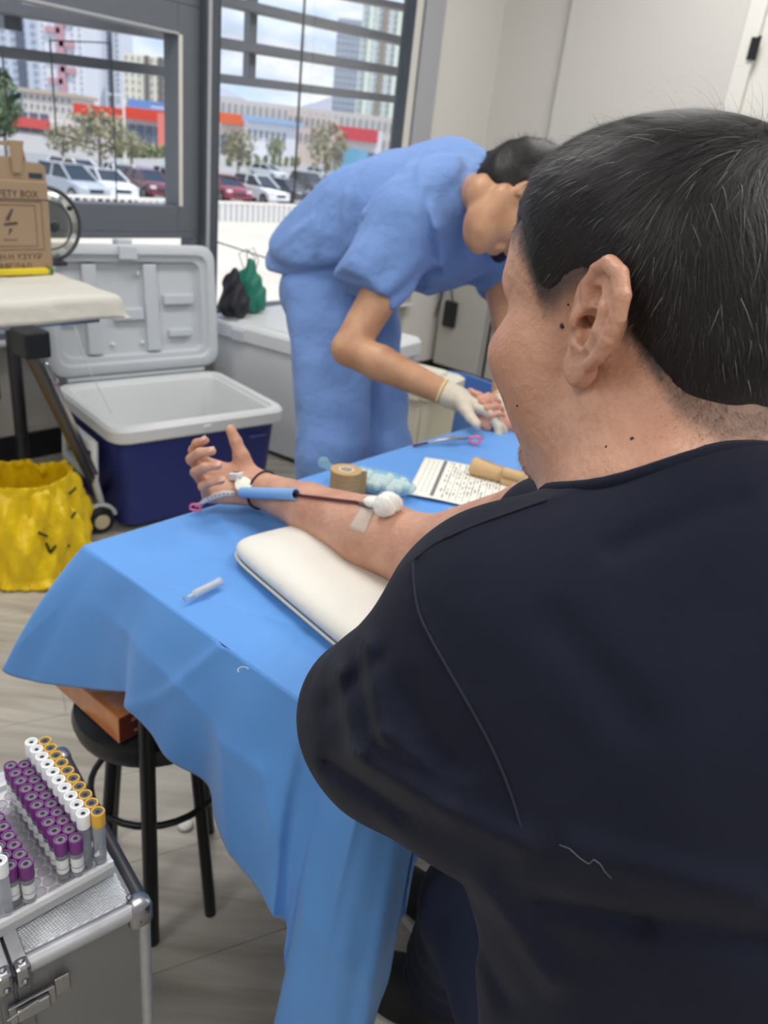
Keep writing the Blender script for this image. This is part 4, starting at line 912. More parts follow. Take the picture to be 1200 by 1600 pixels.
for i in range(9):
    for j in range(3):
        x = -.04 + i * .0125; y = -.02 + j * .018 + (i % 2) * .006
        if abs(x - .01) / .06 + abs(y) / .05 > 1.15: continue
        q = bgc + Mg @ np.array([x, y, .014 + .006 * ((i * 7 + j * 3) % 3) / 2]); mm = MB(); mm.add([np.array(v_) * .0085 + q for v_ in bm1.v], bm1.f); mm.build('cotton_ball', cot, bgr, True)
# printed form
fa, fb_, fc = atz(664, 715, ZT + .001), atz(618, 805, ZT + .001), atz(828, 770, ZT + .001)
f1 = fb_ - fa; f1 /= np.linalg.norm(f1); f2 = np.cross(UZ, f1); f2 = f2 if f2 @ (fc - fa) > 0 else -f2
Mf = np.stack([f2, -f1, np.cross(f2, -f1)], 1); FW, FH = .235, .20
# page axes: x runs away from the left edge, y up the left edge
def fp(x, y, z=0): return fb_ * 0 + fa + f2 * x + f1 * y + UZ * z
gg = np.zeros((30, 24, 3))
for i in range(30):
    for j in range(24):
        x, y = i / 29 * FW, j / 23 * FH; gg[i, j] = fp(x, y, .001 + .004 * (x / FW) ** 2 * (1 - y / FH) + .001 * math.sin(x * 40))
m = MB(); m.grid(gg); fo_ = m.build('paper_form', mat('paper_white', srgb(236, 234, 224), .7), None, True); tag(fo_, 'white printed form with a grey header bar lying behind the elbow crook', 'form')
md = fo_.modifiers.new('t', 'SOLIDIFY'); md.thickness = .0004; md.offset = 0
inkg = mat('ink_grey', srgb(120, 120, 120), .8); inkd = mat('ink_dark', srgb(70, 70, 74), .8)
def pbar(m, x, y, w_, h_):
    z = .0016 + .004 * (x / FW) ** 2 * (1 - y / FH) + .001 * math.sin(x * 40); m.add([fp(x, y, z), fp(x + w_, y, z), fp(x + w_, y + h_, z), fp(x, y + h_, z)], [(0, 1, 2, 3)])
m = MB(); pbar(m, .040, .004, .007, .185); m.build('header_bar', inkg, fo_, fix=False)
m = MB(); rf = np.random.default_rng(11)
for x in np.arange(.062, FW - .01, .012): pbar(m, x, .006, .0007, .185)
for x in (.012, .022, .031): pbar(m, x, .01, .0006, .17)
m.build('printed_rule', inkg, fo_, fix=False)['kind'] = 'stuff'
m = MB()
for x in np.arange(.055, FW - .012, .006):
    y = .01
    while y < .18:
        L_ = rf.uniform(.004, .018)
        if rf.random() < .6: pbar(m, x, y, .0018, L_)
        y += L_ + rf.uniform(.003, .02)
for k in range(10): pbar(m, .09 + .012 * (k % 5), .02 + .03 * (k // 5), .005, .006)
m.build('printed_text', inkd, fo_, fix=False)['kind'] = 'stuff'
# tan gauze rolls and white dish
def gauze(a, b, ra, rb, lab):
    d = b - a; L_ = np.linalg.norm(d); d /= L_; r = MB(); r.lathe([(.35 * ra, .002), (ra * .85, 0), (ra, .004), (rb, L_ - .004), (rb * .85, L_), (.35 * rb, L_ - .002)], a, d, 28); o = r.build('gauze_roll', tanr, None, 'auto'); tag(o, lab, 'gauze roll', 'tan gauze rolls')
    m = MB()
    for k in range(3): m.tube([a - d * .0006 + (ra * (.4 + .18 * k)) * (np.cross(d, UZ) * math.cos(t) + np.cross(np.cross(d, UZ), d) * math.sin(t)) for t in np.linspace(0, 2 * PI, 20, endpoint=False)], .0006, 4, closed=True)
    m.build('wound_edge', tan_m, o)['kind'] = 'stuff'
    m = MB(); m.box(a + d * L_ * .5 + np.cross(np.cross(d, UZ), d) * max(ra, rb) * .98, (L_ * .9, .0015, .0012), frame2(d)); m.build('wrap_edge', tan_m, o)
gauze(atz(738, 727, ZT + .019), atz(790, 745, ZT + .0145), .0185, .0140, 'fat tan gauze roll tapering to the right behind the form')
gauze(atz(786, 737, ZT + .028), atz(846, 753, ZT + .028), .0095, .0095, 'slim tan roll lying highest, right of the fat tan roll')
gauze(atz(784, 750, ZT + .010), atz(850, 768, ZT + .010), .0095, .0095, 'slim tan roll lying lowest, just behind the form edge')
kc = atz(838, 755, ZT); m = MB(); MK = frame2(atz(870, 765, ZT) - atz(800, 735, ZT))
loft(m, [(rrect(.11, .055, .025), 0), (rrect(.13, .075, .034), .018), (rrect(.134, .079, .036), .018), (rrect(.134, .079, .036), .020), (rrect(.128, .073, .034), .020), (rrect(.106, .051, .023), .0025)], MK, kc + MK[:, 1] * .035 + MK[:, 0] * .015); o = m.build('dish', white_p, None, 'auto'); tag(o, 'white shallow plastic dish beside the tan rolls under the chin', 'dish')
m = MB(); m.lathe([(0, 0), (.0105, 0), (.0115, .002), (.0115, .007), (.010, .009), (0, .0095)], atz(491, 770, ZT), n=28); o = m.build('bottle_cap', mat('cap_pale_blue', srgb(196, 212, 232), .4), None, 'auto'); tag(o, 'pale blue-white round cap lying beside the forearm left of the tape roll', 'cap')
m = MB(); m.tube([atz(706, 797, ZT + .006), atz(752, 806, ZT + .006)], .0045, 10); o = m.build('pen', mat('pen_blue', srgb(70, 130, 210), .4), None, 'auto'); tag(o, 'light blue pen lying on the form by the upper arm', 'pen')
m = MB(); m.tube([atz(701, 796, ZT + .006), atz(707, 797, ZT + .006)], .0035, 10); m.build('pen_cap', mat('pen_cap_pale', srgb(150, 200, 230), .4), o)
# winged needle tubing at the far end of the drape
m = MB(); a, b = atz(668, 692, ZT + .004), atz(738, 684, ZT + .008); m.tube([a, (a + b) / 2 + UZ * .004, b], [.002, .006, .003], 8); o = m.build('butterfly_needle', mat('steel_soft', srgb(170, 172, 178), .3, .6), None, True); tag(o, 'silvery winged needle and line lying by the far patient hand', 'needle')
m = MB(); m.tube([a, a + (a - b) * .3 - UZ * .003], .0025, 8); m.build('line', mat('blood_line', srgb(92, 30, 34), .25), o)
m = MB(); m.box((a + b) / 2 + UZ * .002, (.03, .014, .003), frame2(b - a), .001); m.build('wing', clear, o)
pink = mat('pink_plastic', srgb(236, 120, 160), .4)
def clamp(c, s, lab):
    r = MB(); c = np.array(c)
    r.tube([c + s * np.array([math.cos(t) * .007, 0, math.sin(t) * .005]) for t in np.linspace(0, 2 * PI, 14, endpoint=False)], .0016 * s, 6, closed=True)
    o = r.build('line_clamp', pink, None, True); tag(o, lab, 'clamp')
    m = MB(); m.tube([c + s * np.array([-.006, .001, .003]), c + s * np.array([.004, .001, .006]), c + s * np.array([.010, .001, .002])], .0015 * s, 6); m.build('clamp_jaw', pink, o, True)
    m = MB(); m.tube([c + s * np.array([-.008, 0, -.003]), c + s * np.array([.008, 0, -.004])], .0014 * s, 6); m.build('clamp_foot', pink, o, True)
clamp(atz(742, 688, ZT + .008), 1.6, 'pink plastic clamp beside the gloved hand at the far edge of the drape')
clamp(atz(305, 793, ZT + .008), 1.15, 'pink plastic clamp under the fingers at the near hand')
fl_ = MB(); o_ = atz(600, 1000, 0)
# bits of lint
m = MB(); q0 = atz(380, 1048, ZT); m.tube([q0 + np.array([.006 * math.cos(t), .006 * math.sin(t), .001]) for t in np.linspace(.5, 4, 10)], .0004, 4); tag(m.build('lint', white_p), 'tiny curl of white lint on the blue drape near the fold', 'lint')
m = MB(); m.lathe([(0, 0), (.012, .001), (.016, .006), (.013, .012), (.005, .016), (0, .016)], atz(290, 1292, .0005), n=16); tag(m.build('cotton_wad', cot, smooth=True), 'small white cotton wad fallen on the floor by the stool', 'cotton wad')
# ------------------------------------------------------------ aluminium flight case
ZC0 = .58; KA = atz(245, 1415, ZC0)
ce1 = np.array([-.754, -.656, 0]); ce1 /= np.linalg.norm(ce1); ce2 = np.array([-ce1[1], ce1[0], 0]); ce2 = ce2 if ce2 @ np.array([-.667, .745, 0]) > 0 else -ce2
KA = KA + (ce1 + ce2) * .004
def cs_(x, y, z): return KA + ce1 * x + ce2 * y + UZ * (z - ZC0)           # x left along the front, y to the back
McN = np.stack([ce1, ce2, UZ], 1); CW, CD = .40, .27
alu = mat('aluminium_edge', srgb(176, 178, 184), .48, .45, noise=(60, .08), bump=(260, .12)); 
def dimple():
    mm = mat('aluminium_dimpled', srgb(196, 200, 206), .42, .55); t = mm.node_tree; b = t.nodes['Principled BSDF']
    tc = N(t, 'ShaderNodeTexCoord'); mp = N(t, 'ShaderNodeMapping'); mp.inputs['Rotation'].default_value = (0, 0, .6); vo = N(t, 'ShaderNodeTexVoronoi'); vo.inputs['Scale'].default_value = 360; vo.inputs['Randomness'].default_value = .12
    t.links.new(tc.outputs['Object'], mp.inputs[0]); t.links.new(mp.outputs[0], vo.inputs[0]); bp = N(t, 'ShaderNodeBump'); bp.inputs['Strength'].default_value = 1.; bp.inputs['Distance'].default_value = .0012
    t.links.new(vo.outputs['Distance'], bp.inputs['Height']); t.links.new(bp.outputs[0], b.inputs['Normal'])
    n2 = N(t, 'ShaderNodeTexNoise'); n2.inputs['Scale'].default_value = 25; n2.inputs['Detail'].default_value = 6; t.links.new(tc.outputs['Object'], n2.inputs[0])
    t.links.new(ramp(t, n2.outputs[0], [(.3, srgb(170, 174, 180)), (.6, srgb(208, 211, 216))]), b.inputs['Base Color']); return mm
side_m = mat('case_side_grey', srgb(124, 125, 128), .5, .25, noise=(10, .06), bump=(200, .05))
fc_ = empty('flight_case', cs_(CW / 2, CD / 2, 0), 'aluminium flight case with riveted corners and dimpled top under the tube rack', 'case')
SEAM = .132
m = MB()
m.box(cs_(CW / 2, CD / 2, .29), (CW - .012, CD - .012, .572), McN); m.build('shell', side_m, fc_)
for nm, x0, x1 in (('a', .016, SEAM - .014), ('b', SEAM + .014, CW - .016)):
    m = MB(); m.box(cs_((x0 + x1) / 2, CD / 2, ZC0 - .0015), (x1 - x0, CD - .03, .0055), McN, .001); m.build('top_panel', dimple() if nm == 'a' else MATS['aluminium_dimpled'], fc_)
for x0, x1, mm in ((SEAM - .014, SEAM - .0015, alu), (SEAM + .0015, SEAM + .014, alu)):
    m = MB(); m.box(cs_((x0 + x1) / 2, CD / 2, ZC0 - .0005), (x1 - x0, CD - .006, .007), McN, .0012); m.build('lid_edge_strip', mm, fc_)
    m = MB(); m.box(cs_((x0 + x1) / 2, -.0005 + .006, .29), (x1 - x0, .006, .55), McN, .0012); m.build('front_strip', mat('aluminium_dull', srgb(120, 122, 126), .4, .5), fc_)
m = MB(); m.box(cs_(SEAM, CD / 2 - .002, ZC0 - .004), (.003, CD, .008), McN); m.build('seam_gap', blk, fc_)
def edge_tube(a, b, r=.0085): m = MB(); m.tube([a, b], r, 12); m.build('edge_rail', alu, fc_, 'auto')
edge_tube(cs_(.012, .008, ZC0 - .006), cs_(SEAM - .004, .008, ZC0 - .006)); edge_tube(cs_(SEAM + .004, .008, ZC0 - .006), cs_(CW - .012, .008, ZC0 - .006))
m = MB(); m.tube([cs_(.005, .012, ZC0 - .007), cs_(.005, CD - .012, ZC0 - .007)], .0075, 12); m.build('edge_rail', mat('rail_gap_shade', srgb(64, 64, 68), .45, .3), fc_, 'auto'); edge_tube(cs_(CW - .006, .012, ZC0 - .007), cs_(CW - .006, CD - .012, ZC0 - .007)); edge_tube(cs_(.012, CD - .008, ZC0 - .007), cs_(CW - .012, CD - .008, ZC0 - .007))  # right rail coloured dark to stand in for the shaded gap there
for x, y in ((.006, .006), (CW - .006, .006), (.006, CD - .006), (CW - .006, CD - .006)): edge_tube(cs_(x, y, .01), cs_(x, y, ZC0 - .012), .0065)
m = MB(); m.box(cs_(-.0005, CD / 2, ZC0 - .016), (.004, CD - .03, .012), McN, .001); m.build('side_gap_shade', blk, fc_)  # black strip added for the dark of the gap along the right edge
cornm = mat('corner_steel', srgb(150, 150, 154), .25, .9)
for x, y in ((.007, .007), (CW - .007, .007), (.007, CD - .007), (CW - .007, CD - .007)):
    sx_ = 1 if x < .1 else -1; sy_ = 1 if y < .1 else -1
    m = MB(); rr_ = rrect(.026, .026, .009); loft(m, [(rr_, -.022), (rr_, -.004), (rrect(.022, .022, .009), .001), (rrect(.012, .012, .005), .003)], McN, cs_(x + sx_ * .003, y + sy_ * .003, ZC0)); cp = m.build('corner_cap', cornm, fc_, 'auto')
    for dx, dy, dz, ax in ((.006, .008, .003, UZ), (-.011, .004, -.014, -ce1), (.004, -.011, -.014, -ce2)):
        m = MB(); m.lathe([(.0036, 0), (.0034, .001), (.002, .0022), (0, .0025)], cs_(x + sx_ * (.003 + (dx if dz > 0 else (dx if abs(dx) < .01 else dx))), y + sy_ * (.003 + dy), ZC0 + dz), ax, 12); m.build('rivet', cornm, cp, True)
for x in (SEAM - .008, SEAM + .008):
    m = MB(); m.box(cs_(x, .004, ZC0 - .008), (.014, .016, .026), McN, .004); cp = m.build('seam_bracket', cornm, fc_)
    for p, ax in ((cs_(x, .006, ZC0 + .005), UZ), (cs_(x, -.004, ZC0 - .012), -ce2)): m = MB(); m.lathe([(.0036, 0), (.003, .0014), (0, .0024)], p, ax, 12); m.build('rivet', cornm, cp, True)
m = MB(); m.box(cs_(SEAM - .012, -.002, ZC0 - .052), (.042, .004, .024), McN, .001); m.build('latch_plate', cornm, fc_)
m = MB(); m.box(cs_(SEAM - .012, -.007, ZC0 - .050), (.03, .006, .016), McN, .002); m.build('latch_lever', cornm, fc_)
m = MB(); m.tube([cs_(SEAM + .012, -.009, ZC0 - .046), cs_(SEAM - .016, -.009, ZC0 - .040)], .0014, 8); m.build('latch_wire', cornm, fc_)
m = MB(); m.box(cs_(SEAM - .04, -.002, ZC0 - .045), (.014, .003, .024), McN, .001); kp = m.build('keeper_plate', cornm, fc_)
for dz in (-.037, -.053): m = MB(); m.lathe([(.002, 0), (0, .001)], cs_(SEAM - .04, -.0035, ZC0 + dz), -ce2, 8); m.build('screw', cornm, kp)
# ------------------------------------------------------------ foam rack and sample tubes
tr0 = atz(178, 1345, ZC0 + .022); tL = atz(0, 1452, ZC0 + .022) - tr0; tL /= np.linalg.norm(tL); tU = np.array([-tL[1], tL[0], 0]); tU = tU if tU @ np.array([-.72, .69, 0]) > 0 else -tU; tU = tU - .050 * tL; tU /= np.linalg.norm(tU); tL = np.cross(tU, UZ) if np.cross(tU, UZ) @ tL > 0 else -np.cross(tU, UZ)
def tp(c, r, z=0): return tr0 + tL * c + tU * r + UZ * z          # from the front right corner of the tray top
MTr = np.stack([tL, tU, UZ], 1); PIT = .0142
foam = mat('foam_white', srgb(226, 227, 230), .75, bump=(120, .1)); TW, TDp = .225, .175
rk = empty('tube_rack', tp(TW / 2, TDp / 2, -.018), 'white tray rack full of sample tubes on the aluminium case', 'rack')
zt0 = ZC0 + .003
m = MB(); m.box(tp(TW / 2, TDp / 2, 0) * [1, 1, 0] + UZ * (zt0 + .006), (TW, TDp, .012), MTr, .001); m.build('tray_floor', foam, rk)
for c0, c1, r0, r1 in ((0, TW, 0, .005), (0, TW, TDp - .005, TDp), (0, .005, .005, TDp - .005), (TW - .005, TW, .005, TDp - .005)):
    m = MB(); m.box(tp((c0 + c1) / 2, (r0 + r1) / 2, 0) * [1, 1, 0] + UZ * (zt0 + .0095), (c1 - c0, r1 - r0, .019), MTr, .0008); m.build('tray_wall', foam, rk)
ZF = zt0 + .012                                                     # tray floor top
hr = MB(); hr.lathe([(.0064, 0), (.0065, .0012), (.0058, .0014), (.0052, .0004), (.0, .0004)], (0, 0, 0), n=18); hme = bpy.data.meshes.new('hole_rim'); hme.from_pydata(hr.v, [], hr.f); hme.materials.append(mat('foam_hole', srgb(186, 182, 190), .7))
glass_t = mat('tube_glass', srgb(226, 232, 238), .08, trans=.8, ior=1.25); 
def cap_mats(k): return {'p': mat('cap_purple', srgb(112, 50, 122), .45), 'y': mat('cap_yellow', srgb(214, 168, 62), .45), 'w': mat('cap_white', srgb(232, 236, 240), .4)}[k]
stopper = mat('stopper_grey', srgb(120, 118, 128), .6); sp_y = mat('stopper_dark', srgb(88, 92, 96), .6); hole_d = mat('stopper_hole', srgb(36, 34, 44), .7); lab_m = mat('tube_label', srgb(224, 226, 230), .6); lab_t = mat('label_print', srgb(120, 124, 134), .7)
protos = {}
def tube_proto(kind):
    L_ = .0565 if kind == 'p' else .0765
    if kind in protos: return protos[kind]
    o = empty('sample_tube', (0, 0, 0))
    m = MB(); m.lathe([(0, .0), (.003, .0006), (.0052, .003), (.0061, .007), (.0061, L_ - .016)], (0, 0, 0), n=14, cap=False); m.build('tube_body', glass_t, o, True)
    m = MB(); m.lathe([(.0063, .014), (.0063, L_ - .024)], (0, 0, 0), n=14, cap=False); m.build('paper_label', lab_m if kind != 'w' else glass_t, o, True) if kind == 'p' else None
    if kind == 'p':
        m = MB()
        for z in (.020,): m.lathe([(.0064, z), (.0064, z + .0009)], (0, 0, 0), n=14, cap=False)
        m.build('label_print', lab_t, o)['kind'] = 'stuff'
    m = MB(); m.lathe([(.0062, L_ - .018), (.0068, L_ - .0175), (.0070, L_ - .001), (.0066, L_), (.0052, L_), (.005, L_ - .002), (0.0, L_ - .002)], (0, 0, 0), n=20, cap=False); cp = m.build('cap', cap_mats(kind), o, 'auto')
    m = MB(); m.lathe([(.0049, L_ - .0019), (.0049, L_ - .0009), (.0026, L_ - .0006), (.0022, L_ - .0016), (0, L_ - .0016)], (0, 0, 0), n=16, cap=False); m.build('stopper', {'p': stopper, 'y': sp_y, 'w': mat('stopper_white', srgb(210, 212, 214), .6)}[kind], cp, 'auto')
    m = MB(); m.lathe([(.0022, L_ - .0013), (0, L_ - .0013)], (0, 0, 0), n=10, cap=False); m.build('stopper_dimple', hole_d, cp)
    protos[kind] = o; return o
used_p = set(); ORD = ['first', 'second', 'third', 'fourth', 'fifth', 'sixth', 'seventh', 'eighth', 'ninth', 'tenth']
def put(kind, pos, label, group):
    pr = tube_proto(kind)
    if kind not in used_p: o = pr; used_p.add(kind)
    else: o = copy_tree(pr, (0, 0, 0))
    o.location = Vector(pos); tag(o, label, 'tube', group); return o
occ = set()
def gp(c, r): return tp(.0100 + c * .0121, .0085 + (r + .5 * (int(round(c)) % 2)) * PIT, 0) * [1, 1, 0] + UZ * (ZF - .006 + .0065)
for c, kind, nm in ((0, 'y', 'yellow-capped tube in the rack column of yellow caps'), (1, 'w', 'white-capped tube in the rack column beside the yellow caps'), (2, 'p', 'purple-capped tube in the column next to the white caps'), (3, 'p', 'purple-capped tube in the left column of the big block')):
    for r in range(10):
        put(kind, gp(c, r), ORD[r] + ' ' + nm + ', from the front' if r else 'frontmost ' + nm, nm.split(' tube')[0] + ' tubes in the rack' + (', left column' if c == 3 else '')); occ.add((c, r))
for c, nm in ((6, 'right column'), (7, 'left column')):
    for r in range(0, 9):
        put('p', gp(c, r), (ORD[r] if r else 'frontmost') + ' purple-capped tube in the %s of the small block' % nm + (', from the front' if r else ''), 'purple-capped tubes at the left edge'); occ.add((c, r))
for r, nm in ((0, 'tall white-capped tube standing alone at the front left of the rack'), (1, 'white-capped tube just behind the lone front one at the left edge'), (2, 'white-capped tube cut by the left edge behind two others')):
    put('w', gp(7.82, r), nm, 'white-capped tubes at the left edge'); occ.add((8, r))
for c in range(0, 17):
    for r in range(0, 11):
        if (c, r) in occ and False: continue
        o = bpy.data.objects.new('hole_rim', hme); C.objects.link(o); o.parent = rk; o.location = Vector(gp(c, r) * [1, 1, 0] + UZ * (ZF - .0003)) - rk.location
# yellow container edge at the far left
yc = cs_(.27, .225, ZC0 + .001); m = MB(); loft(m, [(rrect(.05, .05, .012), .003), (rrect(.054, .054, .014), .008), (rrect(.054, .054, .014), .055), (rrect(.048, .048, .012), .06)], McN, yc); o = m.build('yellow_tub', mat('tub_yellow', srgb(232, 190, 30), .4), None, 'auto'); tag(o, 'small yellow container behind the tube rack, cut by the left edge', 'container')
m = MB(); loft(m, [(rrect(.056, .056, .014), .0605), (rrect(.056, .056, .014), .068)], McN, yc); m.build('lid', MATS['tub_yellow'], o, 'auto')
# ------------------------------------------------------------ skin, cloth, hair materials
def skin(name, col, col2, scar=0.):
    m = bpy.data.materials.new(name); m.use_nodes = True; t = m.node_tree; b = t.nodes['Principled BSDF']
    tc = N(t, 'ShaderNodeTexCoord'); n1 = N(t, 'ShaderNodeTexNoise'); n1.inputs['Scale'].default_value = 22; n1.inputs['Detail'].default_value = 6; t.links.new(tc.outputs['Object'], n1.inputs[0])
    c1 = ramp(t, n1.outputs[0], [(.32, col2), (.66, col)]); t.links.new(c1, b.inputs['Base Color'])
    if scar:
        at = N(t, 'ShaderNodeAttribute'); at.attribute_name = 'stubble'; mxs = N(t, 'ShaderNodeMix', data_type='RGBA'); t.links.new(at.outputs['Fac'], mxs.inputs[0]); t.links.new(c1, mxs.inputs[6]); mxs.inputs[7].default_value = (*srgb(52, 46, 46), 1); t.links.new(mxs.outputs[2], b.inputs['Base Color'])
    b.inputs['Roughness'].default_value = .48; b.inputs['Subsurface Weight'].default_value = .12; b.inputs['Subsurface Radius'].default_value = (1., .35, .2); b.inputs['Subsurface Scale'].default_value = .008
    nb = N(t, 'ShaderNodeTexNoise'); nb.inputs['Scale'].default_value = 420; nb.inputs['Detail'].default_value = 3; t.links.new(tc.outputs['Object'], nb.inputs[0])
    bp = N(t, 'ShaderNodeBump'); bp.inputs['Strength'].default_value = .25; bp.inputs['Distance'].default_value = .0008; t.links.new(nb.outputs[0], bp.inputs['Height'])
    if scar:
        n3 = N(t, 'ShaderNodeTexNoise'); n3.inputs['Scale'].default_value = 130; n3.inputs['Detail'].default_value = 3; t.links.new(tc.outputs['Object'], n3.inputs[0])
        b2 = N(t, 'ShaderNodeBump'); b2.inputs['Strength'].default_value = scar; b2.inputs['Distance'].default_value = .003; t.links.new(n3.outputs[0], b2.inputs['Height']); t.links.new(bp.outputs[0], b2.inputs['Normal']); t.links.new(b2.outputs[0], b.inputs['Normal'])
    else: t.links.new(bp.outputs[0], b.inputs['Normal'])
    return m
skin_m = skin('skin_donor', srgb(207, 160, 135), srgb(188, 136, 112), .6); skin_n = skin('skin_nurse', srgb(200, 154, 120), srgb(182, 132, 100)); skin_p = skin('skin_patient', srgb(214, 162, 142), srgb(196, 140, 120))
def hairmat(name, c):
    m = mat(name, c, .5, spec=.3); return m
hair_m = hairmat('hair_black', srgb(30, 27, 28)); hair_s = hairmat('hair_strand', srgb(40, 37, 38)); hair_w = hairmat('hair_grey', srgb(150, 146, 146))
tee_m = mat('tee_navy_black', srgb(26, 29, 43), .9, bump=(11, .14), sheen=.05, spec=.14, noise=(14, .10)); jean_m = mat('denim_dark', srgb(26, 34, 58), .85, bump=(500, .4), noise=(20, .25))
scrub_m = mat('scrub_blue', srgb(110, 143, 200), .8, bump=(13, .45), sheen=.1, noise=(9, .05)); nvy = mat('undershirt_navy', srgb(24, 28, 48), .8); glove_m = mat('latex_glove', srgb(214, 204, 186), .45, bump=(120, .3), trans=.05)
nail_m = mat('nail', srgb(222, 178, 164), .3)
f32 = np.float32
def basis(fwd_, up_=UZ):
    f = np.array(fwd_, float); f /= np.linalg.norm(f); l = np.cross(up_, f); l /= np.linalg.norm(l); u = np.cross(f, l); return np.stack([f, l, u], 1)   # columns: forward, left, up
# ------------------------------------------------------------ a hand: list of chains (pts, radii) in world space
def hand_parts(wr, fd, pn, th, s=1., curl=(30, 40, 30), spread=3., curls=None, tcurl=(10, 20), tdir=None, tl=1.):
    """wr wrist, fd finger direction, pn palm normal (curl goes towards it), th thumb side"""
    fd = fd / np.linalg.norm(fd); pn = pn - fd * (pn @ fd); pn /= np.linalg.norm(pn); th = th - fd * (th @ fd) - pn * (th @ pn); th /= np.linalg.norm(th)
    L = []; tips = []
    palm = [(wr + fd * .005 * s, .021 * s), ]
    kn = []
    for i, (off, ln, rr) in enumerate(((.030, (.044, .026, .021), .0088), (.010, (.048, .030, .023), .0092), (-.011, (.045, .027, .022), .0088), (-.030, (.036, .021, .019), .0078))):
        k = wr + fd * ((.090, .094, .089, .080)[i]) * s + th * off * s
        a = math.radians(spread * (1.2 - i) * 1.0); d = fd * math.cos(a) + th * math.sin(a); c = curls[i] if curls else curl
        pts = [k]; ang = 0; p = k
        for j in range(3):
            ang += math.radians(c[j]); p = p + (d * math.cos(ang) + pn * math.sin(ang)) * ln[j] * s; pts.append(p)
        L.append((pts, [rr * 1.08 * s, rr * s, rr * .93 * s, rr * .80 * s])); kn.append(k); tips.append((pts[-1], pts[-1] - pts[-2], d, pn, ang))
    tb = wr + fd * .022 * s + th * .022 * s; td = (fd * .55 + th * .75 + pn * .32) if tdir is None else tdir; td = td / np.linalg.norm(td)
    t1 = tb + td * .042 * s * tl; t2v = td * math.cos(math.radians(tcurl[0])) + fd * math.sin(math.radians(tcurl[0])); t2 = t1 + t2v * .034 * s * tl
    t3v = td * math.cos(math.radians(sum(tcurl))) + fd * math.sin(math.radians(sum(tcurl))); t3 = t2 + t3v * .026 * s * tl
    return L, kn, (tb, t1, t2, t3), tips
def hand_sdf(p, H_, wr, fd, pn, th, s=1.):
    L, kn, T_, _ = H_
    d = None
    for i, k in enumerate(kn):
        st = wr + fd * .012 * s + th * (.016 - .011 * i) * s; e = rc(p, st, k, .0150 * s, .0118 * s); d = e if d is None else smin(d, e, .012 * s)
    d = smin(d, rc(p, wr + fd * .03 * s - th * .018 * s + pn * .004 * s, wr + fd * .07 * s - th * .024 * s + pn * .003 * s, .0165 * s, .012 * s), .012 * s)
    tb, t1, t2, t3 = T_
    th_ = smin(rc(p, tb, t1, .0190 * s, .0145 * s), rc(p, t1, t2, .0125 * s, .0108 * s), .006 * s); th_ = smin(th_, rc(p, t2, t3, .0106 * s, .0086 * s), .004 * s)
    d = smin(d, th_, .014 * s)
    fs = None
    for pts, rs in L:
        e = chain(p, pts, rs, .003 * s); fs = e if fs is None else smin(fs, e, .0012 * s)
    return smin(d, fs, .005 * s)
def nails(H_, parent, s=1., mt=None):
    L, kn, T_, tips = H_
    for pts, rs in L + [([T_[1], T_[2], T_[3]], [.0125 * s, .0108 * s, .0086 * s])]:
        d = pts[-1] - pts[-2]; d /= np.linalg.norm(d); prev = pts[-2] - pts[-3]; prev /= np.linalg.norm(prev)
        back = prev - d * (prev @ d); 
        if np.linalg.norm(back) < 1e-3: continue
        back /= np.linalg.norm(back); sd = np.cross(d, back); m = MB(); c = pts[-1] + back * rs[-1] * .80 + d * rs[-1] * .2
        m.box(c, (.0095 * s, .0085 * s, .0016 * s), np.stack([d, sd, back], 1), .0007 * s, 2); m.build('fingernail', mt or nail_m, parent, True)

